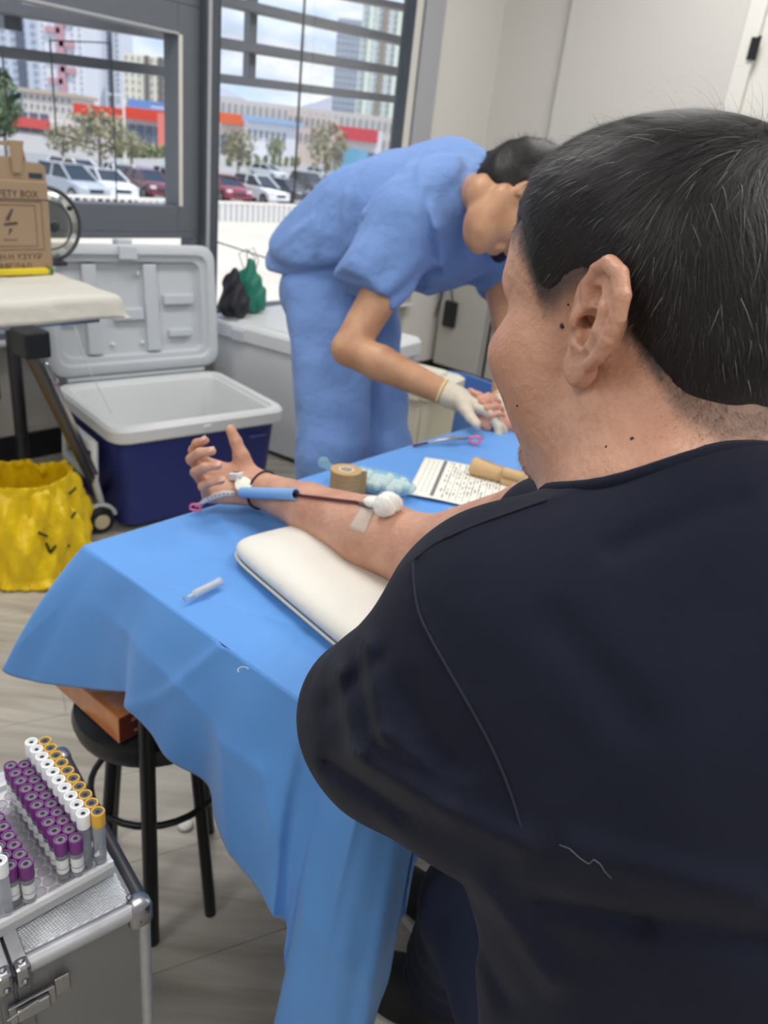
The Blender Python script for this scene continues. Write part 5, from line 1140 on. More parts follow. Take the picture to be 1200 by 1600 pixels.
# ------------------------------------------------------------ the nurse
NR = W(.05, -1.62, 0); nr = empty('person', NR, 'person in light blue scrubs bending over the far end of the table, wearing cream gloves', 'person')
hipc = P(515, 440, 2.20); chest = P(700, 335, 2.02); neckb = P(758, 287, 1.96); shR = P(685, 305, 1.86); shL = P(775, 345, 2.14)
elbR = P(545, 545, 1.84); wrR = P(712, 622, 1.80); elbL = P(800, 560, 2.02); wrL = P(782, 640, 1.86)
headc = P(796, 320, 1.75); faced = np.array([.36, -.30, -.88]); faced /= np.linalg.norm(faced)
crown = P(870, 236, 1.79) - headc; crown /= np.linalg.norm(crown)
leftv = np.cross(crown, faced); leftv /= np.linalg.norm(leftv); crown2 = np.cross(faced, leftv); MHn = np.stack([faced, leftv, crown2], 1)
def head_basic(p, c, M, s=1., ear=True):
    """skull, face, nose, lips, ears in head axes (forward, left, up)"""
    q = (p - c.astype(f32)) @ M.astype(f32) / s
    d = ell(q, (-.012, 0, .034), (.096, .077, .088)); d = smin(d, ell(q, (.030, 0, -.028), (.062, .060, .086)), .03)
    for sg in (-1, 1):
        d = smin(d, rc(q, (-.004, sg * .056, -.045), (.050, sg * .026, -.088), .020, .017), .030); d = smin(d, ell(q, (.050, sg * .040, -.028), (.032, .026, .026)), .02)
        d = smin(d, rc(q, (.083, sg * .016, .024), (.072, sg * .045, .024), .010, .009), .014)
        d = smax(d, -ell(q, (.098, sg * .031, .004), (.016, .016, .010)), .012); d = smin(d, ell(q, (.074, sg * .031, .003), (.0125, .0135, .0115)), .002)
        if ear:
            e = ell(q, (-.004, sg * .080, -.004), (.017, .007, .031)); e = smax(e, -ell(q, (-.001, sg * .088, 0), (.010, .006, .018)), .004); d = smin(d, e, .006)
    d = smin(d, rc(q, (.088, 0, .016), (.110, 0, -.020), .007, .0105), .010); 
    for sg in (-1, 1): d = smin(d, rc(q, (.096, sg * .010, -.025), (.098, sg * .010, -.024), .0075, .0075), .006)
    d = smin(d, rc(q, (.089, -.018, -.050), (.089, .018, -.050), .0075, .0075), .006); d = smin(d, rc(q, (.087, -.015, -.061), (.087, .015, -.061), .0080, .0080), .006)
    d = smax(d, -rc(q, (.099, -.02, -.0555), (.099, .02, -.0555), .002, .002), .002); d = smin(d, ell(q, (.070, 0, -.092), (.020, .026, .018)), .02)
    return d * s
fdR = np.array([.86, .05, -.36]); fdR = P(790, 655, 1.77) - wrR; fdR /= np.linalg.norm(fdR); pnR = np.array([.1, -.35, -1.]); thR = np.array([0, -1., .4])
HR = hand_parts(wrR, fdR, pnR, thR, .98, curl=(30, 35, 20), tcurl=(5, 15))
fdL = P(770, 672, 1.80) - wrL; fdL /= np.linalg.norm(fdL); pnL = np.array([-.7, 0, -.6]); thL = np.array([0, -1, .2])
HL = hand_parts(wrL, fdL, pnL, thL, .95, curl=(25, 30, 20))
def f_nskin(p):
    d = local(p, headc, .15, lambda p: head_basic(p, headc, MHn, 1.06))
    d = smin(d, rc(p, neckb - (chest - hipc) * .12, headc - faced * .03 - crown2 * .055, .050, .046), .012)
    d = smin(d, chain(p, [shR, shR * .45 + elbR * .55, elbR, elbR * .7 + wrR * .3, wrR], [.060, .050, .041, .042, .027], .01), .0)
    d = smin(d, chain(p, [shL, shL * .45 + elbL * .55, elbL, elbL * .7 + wrL * .3, wrL], [.058, .048, .040, .040, .026], .01), .0)
    d = smin(d, local(p, wrR + fdR * .09, .12, lambda p: hand_sdf(p, HR, wrR, fdR, pnR, thR, .96)), .008); d = smin(d, local(p, wrL + fdL * .09, .12, lambda p: hand_sdf(p, HL, wrL, fdL, pnL, thL, .93)), .008)
    d = smin(d, rc(p, chest, neckb, .09, .06), .03); d = smin(d, rc(p, shR, shL, .05, .05), .04)
    return d
lo = np.minimum.reduce([headc, elbR, wrR, shL, chest]) - .22; hi = np.maximum.reduce([headc, elbL, wrR, shL, P(800, 670, 1.8)]) + .2
sdf_obj('body', f_nskin, lo, hi, .0045, skin_n, nr)
def f_glove(H_, wr, fd, pn, th, s, fa):
    def f(p):
        d = hand_sdf(p, H_, wr, fd, pn, th, s) - .0022; d = smin(d, rc(p, wr - fa * .022, wr + fd * .01, .0305, .029), .008) + .0008 * vnoise(p, 220, 3)
        return d
    return f
faR = (wrR - elbR) / np.linalg.norm(wrR - elbR); faL = (wrL - elbL) / np.linalg.norm(wrL - elbL)
for f, wr, fa in ((f_glove(HR, wrR, fdR, pnR, thR, .96, faR), wrR, faR), (f_glove(HL, wrL, fdL, pnL, thL, .93, faL), wrL, faL)):
    g_ = sdf_obj('glove', f, wr - .14, wr + .22, .0035, glove_m, nr)
    m = MB(); u_ = np.cross(fa, UZ); u_ /= np.linalg.norm(u_); v_ = np.cross(fa, u_); m.tube([wr - fa * .036 + .0295 * (u_ * math.cos(a) + v_ * math.sin(a)) for a in np.linspace(0, 2 * PI, 28, endpoint=False)], .0032, 6, closed=True); m.build('cuff_bead', mat('latex_rim', srgb(222, 210, 150), .5), g_, True)
# tunic
hipR = P(492, 445, 2.06); hipL = P(545, 420, 2.34)
uT = (neckb - hipc) / np.linalg.norm(neckb - hipc)
slv = P(578, 440, 1.85)
def f_tunic(p):
    w_ = np.cross(UZ, uT); w_ /= np.linalg.norm(w_); v_ = np.cross(uT, w_); Mt = np.stack([uT, w_, v_], 1)
    c1 = P(690, 350, 2.02); c2 = P(600, 340, 2.06); c3 = P(520, 385, 2.14)
    d = ell(p, c1, (.20, .20, .165), Mt); d = smin(d, ell(p, c2, (.22, .165, .150), Mt), .05); d = smin(d, ell(p, c3, (.17, .165, .125), Mt), .06)
    d = smin(d, rc(p, P(470, 400, 2.17), P(545, 340, 2.10), .075, .11), .06)
    d = smin(d, rc(p, P(720, 300, 1.95), P(772, 290, 1.94), .10, .07), .04); d = smin(d, rc(p, P(690, 300, 2.02), P(700, 285, 2.0), .12, .10), .05)
    d = smin(d, chain(p, [shR, P(640, 350, 1.85), slv], [.082, .092, .088], .02), .05); d = smin(d, chain(p, [shL, shL * .62 + elbL * .38], [.08, .082], .02), .04)
    # tunic skirt over the hips, cut square at the hem
    d = smin(d, rc(p, P(478, 415, 2.17), P(500, 440, 2.17), .095, .10), .05)
    hem1 = P(560, 470, 2.1); nh = (P(470, 450, 2.15) - P(560, 360, 2.1)); nh /= np.linalg.norm(nh)
    # sleeve opening
    sa = (elbR - shR) / np.linalg.norm(elbR - shR); dq = (p - slv.astype(f32)) @ sa.astype(f32); near = np.linalg.norm(p - slv.astype(f32), axis=-1) - .16
    d = np.where(near < .0, np.maximum(d, dq - .005), d) if False else d
    cutS = np.maximum(np.maximum(dq - .012, 0), 0)
    d = smax(d, np.minimum(dq - .030, 1) - 10 * np.clip(near, 0, 1), .003)
    # neck opening
    fo = .0045 * np.sin((p @ np.array([20., 34., -26.], f32)) * 1.6 + 2.2 * np.sin(p[..., 2] * 22)) + .0035 * vnoise(p, 24, 5)
    P2 = p - (p @ w_.astype(f32))[..., None] * w_.astype(f32)
    for a, b, am, sg in fold_n:
        a2, b2 = a - w_ * (a @ w_), b - w_ * (b @ w_); d = d - am * np.exp(-(rc(P2, a2, b2, 0.) / sg) ** 2)
    return d + fo
fold_n = [(P(690, 262, 1.95), P(722, 350, 1.95), .010, .012), (P(722, 350, 1.95), P(700, 440, 1.95), .008, .012), (P(660, 260, 1.95), P(600, 330, 1.95), .008, .012), (P(600, 330, 1.95), P(545, 385, 1.95), .008, .010), (P(740, 250, 1.95), P(752, 330, 1.95), .008, .010), (P(560, 300, 2.0), P(550, 390, 2.0), .008, .010),
          (P(520, 300, 2.0), P(495, 395, 2.0), .007, .010), (P(600, 250, 2.0), P(575, 310, 2.0), .007, .010), (P(640, 300, 1.9), P(585, 400, 1.9), .006, .009), (P(640, 470, 1.95), P(730, 400, 1.95), .008, .012), (P(700, 300, 1.9), P(690, 400, 1.9), -.008, .010), (P(445, 385, 2.1), P(520, 340, 2.1), .006, .012), (P(545, 250, 2.0), P(640, 235, 2.0), -.006, .012)]
def f_tunic2(p):
    d = f_tunic(p)
    # V of the neck: cut for neck and open front
    d = smax(d, -rc(p, neckb + uT * .055, headc, .066, .075), .006)
    # hem plane below hips
    hp_ = P(452, 432, 2.1); hq = P(590, 470, 2.1); hn = np.cross(hq - hp_, P(452, 432, 2.5) - hp_); hn /= np.linalg.norm(hn); hn = hn if hn @ UZ < 0 else -hn
    side = (p - hp_.astype(f32)) @ hn.astype(f32); xx = (p - P(600, 400, 2.1).astype(f32)) @ (uT * [1, 1, 0] / np.linalg.norm(uT * [1, 1, 0])).astype(f32)
    d = smax(d, side - .0 - 3 * np.clip(xx, 0, 1), .004)
    return d
lo = np.minimum.reduce([P(430, 460, 2.3), P(560, 480, 1.7), P(790, 500, 2.3)]) - .2; hi = np.maximum.reduce([P(640, 200, 2.3), P(820, 240, 2.2), shL]) + .2
tun = sdf_obj('scrub_top', f_tunic2, lo, hi, .006, scrub_m, nr)
m = MB(); nv0 = P(776, 300, 1.87)
f_us = lambda p: np.maximum(smin(rc(p, neckb - uT * .02, neckb + uT * .045, .075, .063), ell(p, P(781, 392, 1.93), (.024, .024, .03)), .02), -rc(p, neckb + uT * .06, headc, .060, .07))
sdf_obj('undershirt', f_us, neckb - .25, neckb + .2, .005, nvy, nr)
# trousers
kR = P(520, 700, 2.10); kL = P(595, 700, 2.28)
def leg_to_floor(k): return np.array([k[0], k[1], .06])
fR, fL = leg_to_floor(kR + [.0, .04, 0]), leg_to_floor(kL + [0, .06, 0])
def f_trous(p):
    d = smin(rc(p, P(512, 470, 2.14), kR, .118, .098), rc(p, kR, fR, .098, .088), .02)
    d2 = smin(rc(p, P(560, 470, 2.26), kL, .110, .092), rc(p, kL, fL, .092, .085), .02)
    d = smin(d, d2, .012); d = smin(d, ell(p, P(520, 440, 2.18), (.15, .15, .14)), .04)
    d = d + .005 * np.sin(p[..., 2] * 26 + 14 * p[..., 0] + 2 * np.sin(p[..., 1] * 17)) + .0035 * vnoise(p, 30, 9)
    return np.maximum(d, -(p[..., 2] - .05))
sdf_obj('scrub_trousers', f_trous, np.minimum(fR, fL) - [.25, .25, .03], np.maximum.reduce([fR, fL, P(540, 400, 2.3)]) + [.25, .25, .15], .007, scrub_m, nr)
for f_ in (fR, fL):
    fdir = -B_; m0 = f_ * [1, 1, 0] + fdir * .05
    fs = lambda p, m0=m0: np.maximum(smin(ell(p, m0 + UZ * .035 + fdir * .03, (.05, .05, .045)), rc(p, m0 - fdir * .06 + UZ * .045, m0 + fdir * .11 + UZ * .03, .045, .038), .03), -(p[..., 2] - .002))
    sdf_obj('shoe', fs, m0 - .22, m0 + .22, .006, mat('shoe_white', srgb(225, 225, 222), .5), nr)
# hair of the nurse
def f_nhair(p):
    q = (p - headc.astype(f32)) @ MHn.astype(f32)
    q = q / 1.06; d = ell(q, (-.014, 0, .050), (.118, .092, .124)); x, y, z = q[..., 0], np.abs(q[..., 1]), q[..., 2]
    front = x - (.064 + .25 * (z - .05)); low = -(z - (-.055 + .9 * np.clip(x + .045, 0, 1) * 1.0)) ; low = -(z + .062 - .45 * np.clip(x + .05, 0, .11))
    d = smax(d, front, .01); d = smax(d, low, .012); d = smax(d, -ell(q - np.array([0, 0, 0], f32), (.0, .085, -.006), (.022, .02, .034)), .004); d = smax(d, -ell(q, (.0, -.085, -.006), (.022, .02, .034)), .004)
    return d + .002 * vnoise(p, 90, 4)
hn_ = sdf_obj('hair', f_nhair, headc - .16, headc + .16, .004, hair_m, nr)
def strands(surf_V, surf_N, n, dirf, lenf, w0, parent, mt, seg=4, lift=.25, seed=1, name='hair_strands', jit=.2):
    g = np.random.default_rng(seed); ix = g.integers(0, len(surf_V), n); P0 = surf_V[ix]; Nn = surf_N[ix]
    D = dirf(P0, Nn); D = D - Nn * (D * Nn).sum(1, keepdims=True) * .9; D += g.normal(size=D.shape) * jit; D /= np.linalg.norm(D, axis=1, keepdims=True) + 1e-9
    Ln = lenf(P0) * g.uniform(.6, 1.15, n); keep = Ln > .0015; P0, Nn, D, Ln = P0[keep], Nn[keep], D[keep], Ln[keep]; n = len(P0)
    S = np.cross(D, Nn); S /= np.linalg.norm(S, axis=1, keepdims=True) + 1e-9; lf = g.uniform(.4, 1.3, n)[:, None] * lift
    V = []; 
    for k in range(seg + 1):
        t = k / seg; c = P0 - Nn * .001 + D * (Ln * t)[:, None] + Nn * (Ln[:, None] * lf * (t - .75 * t * t)) - Nn * (Ln[:, None] ** 2 * t * t * 3.0)
        wd = w0 * (1 - .85 * t); V.append(c - S * wd / 2); V.append(c + S * wd / 2)
    V = np.stack(V, 1).reshape(-1, 3); b = (np.arange(n) * 2 * (seg + 1))[:, None]
    Q = np.concatenate([b + np.array([2 * k, 2 * k + 1, 2 * k + 3, 2 * k + 2]) for k in range(seg)], 0)
    o = link(name, mesh_np(name, V, Q), mt, parent, True); o['kind'] = 'stuff'; return o
def surf(o):
    me = o.data; n = len(me.vertices); co = np.empty(n * 3); me.vertices.foreach_get('co', co); no = np.empty(n * 3); me.vertices.foreach_get('normal', no)
    l = root_loc(o); return co.reshape(-1, 3) + np.array(l), no.reshape(-1, 3)
V_, Nn_ = surf(hn_)
strands(V_, Nn_, 5000, lambda p, n_: np.tile(faced * .5 - crown2 * .2, (len(p), 1)) + (p - headc) * 2, lambda p: np.full(len(p), .022), .0007, hn_, hair_s, lift=.5, seed=2, jit=.3)

# ------------------------------------------------------------ far patient: forearm and body, hidden behind the donor's face
pr_ = W(.42, -2.80, 0); pp = empty('person', pr_, 'second seated donor almost wholly hidden, only the curled bare hand under the gloves visible', 'person')
pw = P(800, 662, 1.80); pe = W(.16, -2.52, .82); psh = W(.30, -2.80, 1.08); pn_ = W(.45, -2.80, 1.12)
fdp = P(742, 655, 1.77) - pw; fdp /= np.linalg.norm(fdp); pnp_ = np.array([-.1, -.3, 1.]); thp = np.array([.25, .5, .6])
HP = hand_parts(pw, fdp, pnp_, thp, .9, curls=[(75, 70, 40), (80, 75, 40), (85, 75, 40), (85, 75, 40)], tcurl=(20, 25))
hcp = W(.46, -2.80, 1.27); MPh = basis(B_ * .9 - A_ * .1)
def f_pskin(p):
    d = local(p, hcp, .15, lambda p: head_basic(p, hcp, MPh, .93)); d = smin(d, rc(p, pn_ - UZ * .05, hcp - UZ * .05, .06, .05), .02); d = smin(d, chain(p, [psh, pe, pe * .7 + pw * .3, pw], [.05, .042, .042, .026], .01), .01)
    d = smin(d, local(p, pw + fdp * .06, .12, lambda p: hand_sdf(p, HP, pw, fdp, pnp_, thp, .9)), .008); d = smin(d, rc(p, psh, pn_ - UZ * .05, .06, .07), .03); return d
sdf_obj('body', f_pskin, np.minimum.reduce([pw, psh, hcp]) - [.16, .16, .12], np.maximum.reduce([pw, psh, hcp, pn_]) + .2, .005, skin_p, pp)
def f_phair(p):
    q = (p - hcp.astype(f32)) @ MPh.astype(f32) / .93; d = ell(q, (-.014, 0, .038), (.106, .086, .098)); x, z = q[..., 0], q[..., 2]
    d = smax(d, x - (.064 + .25 * (z - .05)), .01); d = smax(d, -(z + .045 - .72 * np.clip(x + .05, 0, .11)), .012); return d * .93 + .002 * vnoise(p, 90, 14)
sdf_obj('hair', f_phair, hcp - .15, hcp + .15, .006, hair_m, pp)
def f_pshirt(p):
    c = W(.47, -2.80, .80); M = np.stack([B_, A_, UZ], 1); d = ell(p, c, (.12, .18, .33), M); d = smin(d, rc(p, W(.32, -2.8, 1.04), W(.62, -2.8, 1.04), .075, .075), .05); d = smin(d, rc(p, psh, psh * .6 + pe * .4, .075, .072), .03); d = smin(d, rc(p, W(.64, -2.8, 1.04), W(.70, -2.72, .84), .07, .06), .03)
    d = smax(d, -rc(p, pn_, hcp, .07, .07), .01); return np.maximum(d + .004 * vnoise(p, 25, 8), -(p[..., 2] - .50))
sdf_obj('shirt', f_pshirt, W(.47, -2.8, .47) - [.42, .42, 0], W(.47, -2.8, 1.2) + [.42, .42, 0], .008, mat('shirt_grey', srgb(110, 112, 118), .85), pp)
def f_pleg(p):
    d = None
    for s_ in (.36, .58):
        e = chain(p, [W(s_, -2.82, .52), W(s_, -2.38, .50), W(s_, -2.36, .08)], [.085, .065, .05], .03); d = e if d is None else smin(d, e, .02)
    return smin(d, ell(p, W(.47, -2.84, .53), (.17, .17, .09)), .03)
sdf_obj('trousers', f_pleg, W(.47, -2.6, 0) - [.55, .55, -.02], W(.47, -2.6, .7) + [.55, .55, 0], .010, mat('trousers_dark', srgb(50, 52, 60), .85), pp)
m = MB(); m.lathe([(0, .40), (.17, .40), (.18, .415), (.17, .432), (0, .434)], W(.47, -2.84, 0), n=28); sst = empty('stool', W(.47, -2.84, 0), 'seat hidden under the second donor', 'stool'); m.build('seat', blk, sst, 'auto')
for k in range(4): a = PI / 4 + k * PI / 2; m = MB(); m.tube([W(.47, -2.84, .40) + .1 * np.array([math.cos(a), math.sin(a), 0]), W(.47, -2.84, 0) + .17 * np.array([math.cos(a), math.sin(a), 0])], .012, 8); m.build('leg', blk_t, sst)
# ------------------------------------------------------------ the donor in front, seen from behind his left shoulder
Nk = P(1010, 760, .50); BF = B_.copy(); BL = -A_.copy()               # body facing, body left
mn = empty('person', np.array([Nk[0], Nk[1], 0]), 'large man in navy black t-shirt and jeans seated at the blue table, arm stretched out', 'person')
az = math.radians(134); fh = np.array([math.cos(az) * .985, math.sin(az) * .985, -.26]); fh /= np.linalg.norm(fh)
lh = np.cross(UZ, fh); lh /= np.linalg.norm(lh); uh = np.cross(fh, lh); MH = np.stack([fh, lh, uh], 1)
Hc = P(1017, 488, .515); HS = .99
def hloc(x, y, z): return Hc + HS * (fh * x + lh * y + uh * z)
def skull(q):
    d = ell(q, (-.006, 0, .030), (.094, .080, .077)); d = smin(d, ell(q, (-.045, 0, .010), (.062, .070, .066)), .03)
    d = smin(d, ell(q, (.036, 0, .040), (.062, .066, .058)), .03); return d
def f_head(p):
    q = (p - Hc.astype(f32)) @ MH.astype(f32) / HS
    d = skull(q); d = smin(d, ell(q, (.028, 0, -.030), (.064, .066, .078)), .03)
    for sg in (-1, 1):
        d = smin(d, rc(q, (-.012, sg * .060, -.058), (.050, sg * .034, -.100), .024, .022), .032)
        d = smin(d, ell(q, (.060, sg * .046, -.024), (.037, .033, .030)), .018); d = smin(d, ell(q, (.050, sg * .044, -.060), (.030, .026, .030)), .025)
        d = smin(d, rc(q, (.085, sg * .018, .026), (.074, sg * .046, .027), .011, .010), .014)
        d = smax(d, -ell(q, (.102, sg * .034, .006), (.018, .022, .012)), .014); d = smin(d, ell(q, (.079, sg * .032, .003), (.0130, .0140, .0125)), .003)
    d = smin(d, rc(q, (.088, 0, .014), (.106, 0, -.020), .008, .012), .012)
    for sg in (-1, 1): d = smin(d, rc(q, (.094, sg * .012, -.025), (.096, sg * .011, -.024), .009, .009), .006)
    d = smin(d, rc(q, (.088, -.020, -.052), (.088, .020, -.052), .0085, .0085), .008); d = smin(d, rc(q, (.086, -.016, -.064), (.086, .016, -.064), .0090, .0090), .007)
    d = smax(d, -rc(q, (.099, -.024, -.058), (.099, .024, -.058), .002, .002), .002)
    d = smin(d, ell(q, (.080, 0, -.104), (.028, .030, .024)), .02); d = smin(d, ell(q, (.025, 0, -.105), (.05, .045, .026)), .03)
    # hollow behind the ear, mastoid
    return d * HS
# right arm (resting) and hand
elR = atz(668, 868, .838); wrM = atz(404, 763, .795); shRm = Nk - BL * .19 - UZ * .055 + BF * .02
shLm = P(800, 1045, .50); elL_ = P(590, 1110, .60); wrL_ = W(-.62, -2.56, .80)
HSC = .93; fdM = atz(300, 752, .80) - wrM; fdM[2] = .012; fdM /= np.linalg.norm(fdM); pnM = UZ * .80 + np.cross(fdM, UZ) * -.55
# palm normal tilts up and towards the camera side
camside = -A_ * .35 - B_ * .9; pnM = UZ * .78 + np.array([-.25, -.62, 0]); thM = np.cross(pnM, fdM) ; thM /= np.linalg.norm(thM)
if thM @ np.array([.3, .9, .2]) < 0: thM = -thM
HM = hand_parts(wrM, fdM, pnM, thM, HSC, curls=[(52, 50, 28), (62, 55, 30), (68, 56, 32), (72, 55, 32)], spread=4, tcurl=(2, 4), tl=.80, tdir=(P(384, 694, 1.19) - P(400, 742, 1.20)) )
HLm = hand_parts(wrL_, A_ * .9 + B_ * .3, -UZ, BF, 1.0, curl=(15, 20, 15))
FDL = (A_ * .9 + B_ * .3) / np.linalg.norm(A_ * .9 + B_ * .3)
print('ARM', elR, wrM, np.linalg.norm(elR - wrM), 'SH', shRm, shLm)
def f_mskin(p):
    d = local(p, Hc, .16, f_head)
    d = smin(d, chain(p, [hloc(-.032, 0, -.045), hloc(-.054, 0, -.10), Nk - BF * .014 - UZ * .01], [.070 * HS, .068, .076], .02), .026)
    d = smin(d, rc(p, Nk + BL * .03 - UZ * .08, Nk - BL * .10 - UZ * .08, .055, .055), .04)
    # right arm: upper arm, crook, forearm bellies, wrist
    e2 = elR * .72 + wrM * .28; e3 = elR * .35 + wrM * .65
    arm = chain(p, [shRm, shRm * .5 + elR * .5, elR], [.058, .050, .048], .012)
    arm = smin(arm, chain(p, [elR, e2, e3, wrM], [.0485, .0505, .037, .0275], .012), .02)
    sidev = np.cross(wrM - elR, UZ); sidev /= np.linalg.norm(sidev)
    arm = smin(arm, rc(p, wrM - sidev * .010, wrM + fdM * .012 - sidev * .008, .021, .021), .012); arm = smin(arm, rc(p, wrM + sidev * .010, wrM + fdM * .012 + sidev * .008, .021, .021), .012)
    d = smin(d, arm, .01); d = smin(d, local(p, wrM + fdM * .08, .12, lambda p: hand_sdf(p, HM, wrM, fdM, pnM, thM, HSC)), .012)
    d = smin(d, rc(p, Nk - UZ * .06, shRm, .06, .06), .03)
    d = smin(d, chain(p, [Nk - UZ * .09 + BL * .04, shLm, elL_, elL_ * .6 + wrL_ * .4, wrL_], [.035, .035, .040, .042, .028], .012), .02)
    d = smin(d, local(p, wrL_ + FDL * .08, .12, lambda p: hand_sdf(p, HLm, wrL_, FDL, -UZ, BF, .98)), .01)
    return d
def f_mskin2(p):
    d = f_mskin(p); t_ = 0
    return d + .0005 * vnoise(p, 90, 6)
lo = np.minimum.reduce([wrM + fdM * .12, elR, Nk, shLm, elL_]) - .10; hi = np.maximum.reduce([wrM, elR, Hc, shRm, wrL_]) + .17
# high resolution ear, in ear axes: x back, y up, z outward
HLX = [-.12, -.085, -.060, -.030, -.012, .000, .014, .024, .034, .048, .062, .080]; HLZ = [-.080, -.078, -.062, -.018, .010, .016, .010, .003, .006, .034, .052, .056]
eo = Vector(hloc(-.018, .0785, -.003)); EO = np.array(eo)
on = lh * .86 + fh * .34 + uh * .05; on = lh * .97 + fh * .20; on /= np.linalg.norm(on); eu_ = uh * .90 - fh * .43; eu_ -= on * (eu_ @ on); eu_ /= np.linalg.norm(eu_); eb = np.cross(eu_, on); eb = eb if eb @ fh < 0 else -eb
ME = np.stack([eb, eu_, on], 1); ES = 1.12
def f_ear(p):
    q = (p - EO.astype(f32)) @ ME.astype(f32) / ES; q = q / np.array([1.14, 1, 1], f32); X, Y, Z = q[..., 0], q[..., 1], q[..., 2]
    lift = .006 + .010 * np.clip((X + .012) / .03, 0, 1)
    qq = np.stack([X, Y, Z - lift], -1)
    # plate: egg shape wider on top
    wdt = .0165 + .0045 * np.clip(Y / .03, -1, 1); rad = np.sqrt((X / wdt) ** 2 + ((Y - .001) / .0325) ** 2) - 1
    plate = smax(rad * .015, np.abs(Z - lift) - .0028, .002)
    hx = [(-.0075, .004), (-.011, .014), (-.0085, .024), (-.001, .0305), (.009, .030), (.0165, .0225), (.0185, .012), (.0175, 0), (.0145, -.011), (.0095, -.019)]
    hel = chain(q, [(x, y, .0075 + .010 * np.clip((x + .012) / .03, 0, 1) + .0012) for x, y in hx], [.0026, .0034, .0038, .0042, .0044, .0042, .0040, .0038, .0036, .0032], .0006)
    anti = chain(q, [(.002, .020, .0125), (.009, .012, .0165), (.0105, .001, .0175), (.0075, -.009, .0155), (.002, -.0145, .0125)], [.0025, .0034, .0036, .0034, .003], .002)
    anti = smin(anti, rc(q, (-.003, .0175, .0105), (.006, .013, .0145), .0022, .0028), .002)
    trag = ell(q, (-.0105, -.003, .0095), (.0045, .0070, .0050)); trag = smin(trag, ell(q, (-.004, -.0145, .0115), (.0045, .0035, .004)), .004)
    lobe = ell(q, (.000, -.0265, .0095), (.0098, .0105, .0050))
    d = smin(plate, hel, .0018); d = smin(d, anti, .0022); d = smin(d, trag, .003); d = smin(d, lobe, .006)
    d = smin(d, rc(q, (-.013, .010, .001), (-.013, -.020, .001), .007, .006), .006)
    d = smin(d, rc(q, (.0, .012, -.003), (.0, -.014, -.003), .009, .008), .005)
    d = smax(d, -ell(q, (-.0005, -.003, .0130), (.0072, .0100, .0105)), .0015); d = smax(d, -ell(q, (-.001, .013, .0135), (.0066, .0056, .0070)), .0015)
    d = smax(d, -rc(q, (-.005, -.004, .010), (-.012, -.002, -.003), .0040, .003), .0015)
    return d * ES
EV, EQ = nets(f_ear, EO - .055, EO + .055, .0011, smooth=1)
body = sdf_obj('body', f_mskin2, lo, hi, .0028, skin_m, mn, extra=[(EV, EQ)])
_me = body.data; _n = len(_me.vertices); _co = np.empty(_n * 3); _me.vertices.foreach_get('co', _co); _q = (_co.reshape(-1, 3) + np.array(root_loc(body)) - Hc) @ MH / HS
_hl = np.interp(_q[:, 0], HLX, HLZ); _dz = _q[:, 2] - _hl; _st = np.clip((_dz + np.where(_q[:, 0] < -.03, .002, .010)) / np.where(_q[:, 0] < -.03, .014, .022), 0, 1); _st = _st * _st * (3 - 2 * _st) * .92 * (_q[:, 0] < .086) * (np.linalg.norm(_q, axis=1) < .2)
_ed = np.linalg.norm((_co.reshape(-1, 3) + np.array(root_loc(body)) - EO), axis=1); _st *= np.where(_q[:, 0] < -.05, .72, 1.)
_st[-len(EV):] = 0
_jaw = np.clip((-.055 - _q[:, 2]) / .03, 0, 1) * np.clip((_q[:, 0] - .02) / .04, 0, 1) * .10; _st = np.maximum(_st, _jaw * (np.linalg.norm(_q, axis=1) < .16))
_a = _me.attributes.new('stubble', 'FLOAT', 'POINT'); _a.data.foreach_set('value', _st.astype(np.float32))
nails(HM, body)
for px, py, r in ((879, 509, .0022), (988, 686, .0016), (948, 697, .001), (808, 634, .0009), (888, 476, .0009)):
    pass
# T-shirt
T1 = P(1085, 1080, .52); T2 = P(1130, 1470, .55); TM = np.stack([BF, BL, UZ], 1)
def f_tee(p):
    M = TM; d = ell(p, T1, (.130, .170, .165), M); d = smin(d, ell(p, T2, (.150, .168, .24), M), .09)
    d = smin(d, chain(p, [P(960, 935, .50), Nk - UZ * .085 - BF * .02, shRm - UZ * .045], [.066, .058, .056], .03), .04)
    d = smin(d, rc(p, P(1120, 880, .47), P(1230, 1000, .46), .078, .09), .05)
    d = smin(d, rc(p, P(985, 905, .50), P(1060, 890, .50), .060, .066), .03)
    # left shoulder and loose sleeve
    d = smin(d, rc(p, P(800, 990, .49), P(760, 1060, .49), .084, .080), .04)
    d = smin(d, chain(p, [P(780, 1060, .50), P(650, 1110, .54), P(588, 1116, .575)], [.080, .067, .060], .02), .03)
    d = smin(d, chain(p, [P(860, 1240, .46), P(740, 1215, .485), P(610, 1170, .545)], [.056, .051, .046], .02), .035)
    # right sleeve
    d = smin(d, rc(p, shRm - UZ * .03, shRm * .55 + elR * .45 - UZ * .01, .060, .062), .03)
    # waist drape
    d = smin(d, rc(p, P(880, 1430, .50), P(930, 1720, .56), .055, .07), .05)
    return d
TF_ = [((590, 1030), (515, 1100), -.003, .008), ((530, 1050), (560, 1180), .006, .009), ((560, 1180), (700, 1265), .007, .011), ((700, 1265), (820, 1320), .005, .012), ((515, 1190), (640, 1275), -.005, .007), ((640, 1080), (700, 1190), -.005, .014), ((575, 1010), (600, 1150), .005, .008), ((600, 1150), (720, 1225), .004, .009),
       ((850, 1405), (1010, 1440), -.005, .010), ((1010, 1440), (1200, 1470), -.005, .014), ((760, 1390), (860, 1530), .006, .012), ((900, 1330), (1180, 1400), .004, .016), ((720, 1400), (790, 1560), -.004, .009), ((960, 860), (1150, 780), -.003, .012), ((870, 980), (1000, 1130), -.003, .02)]
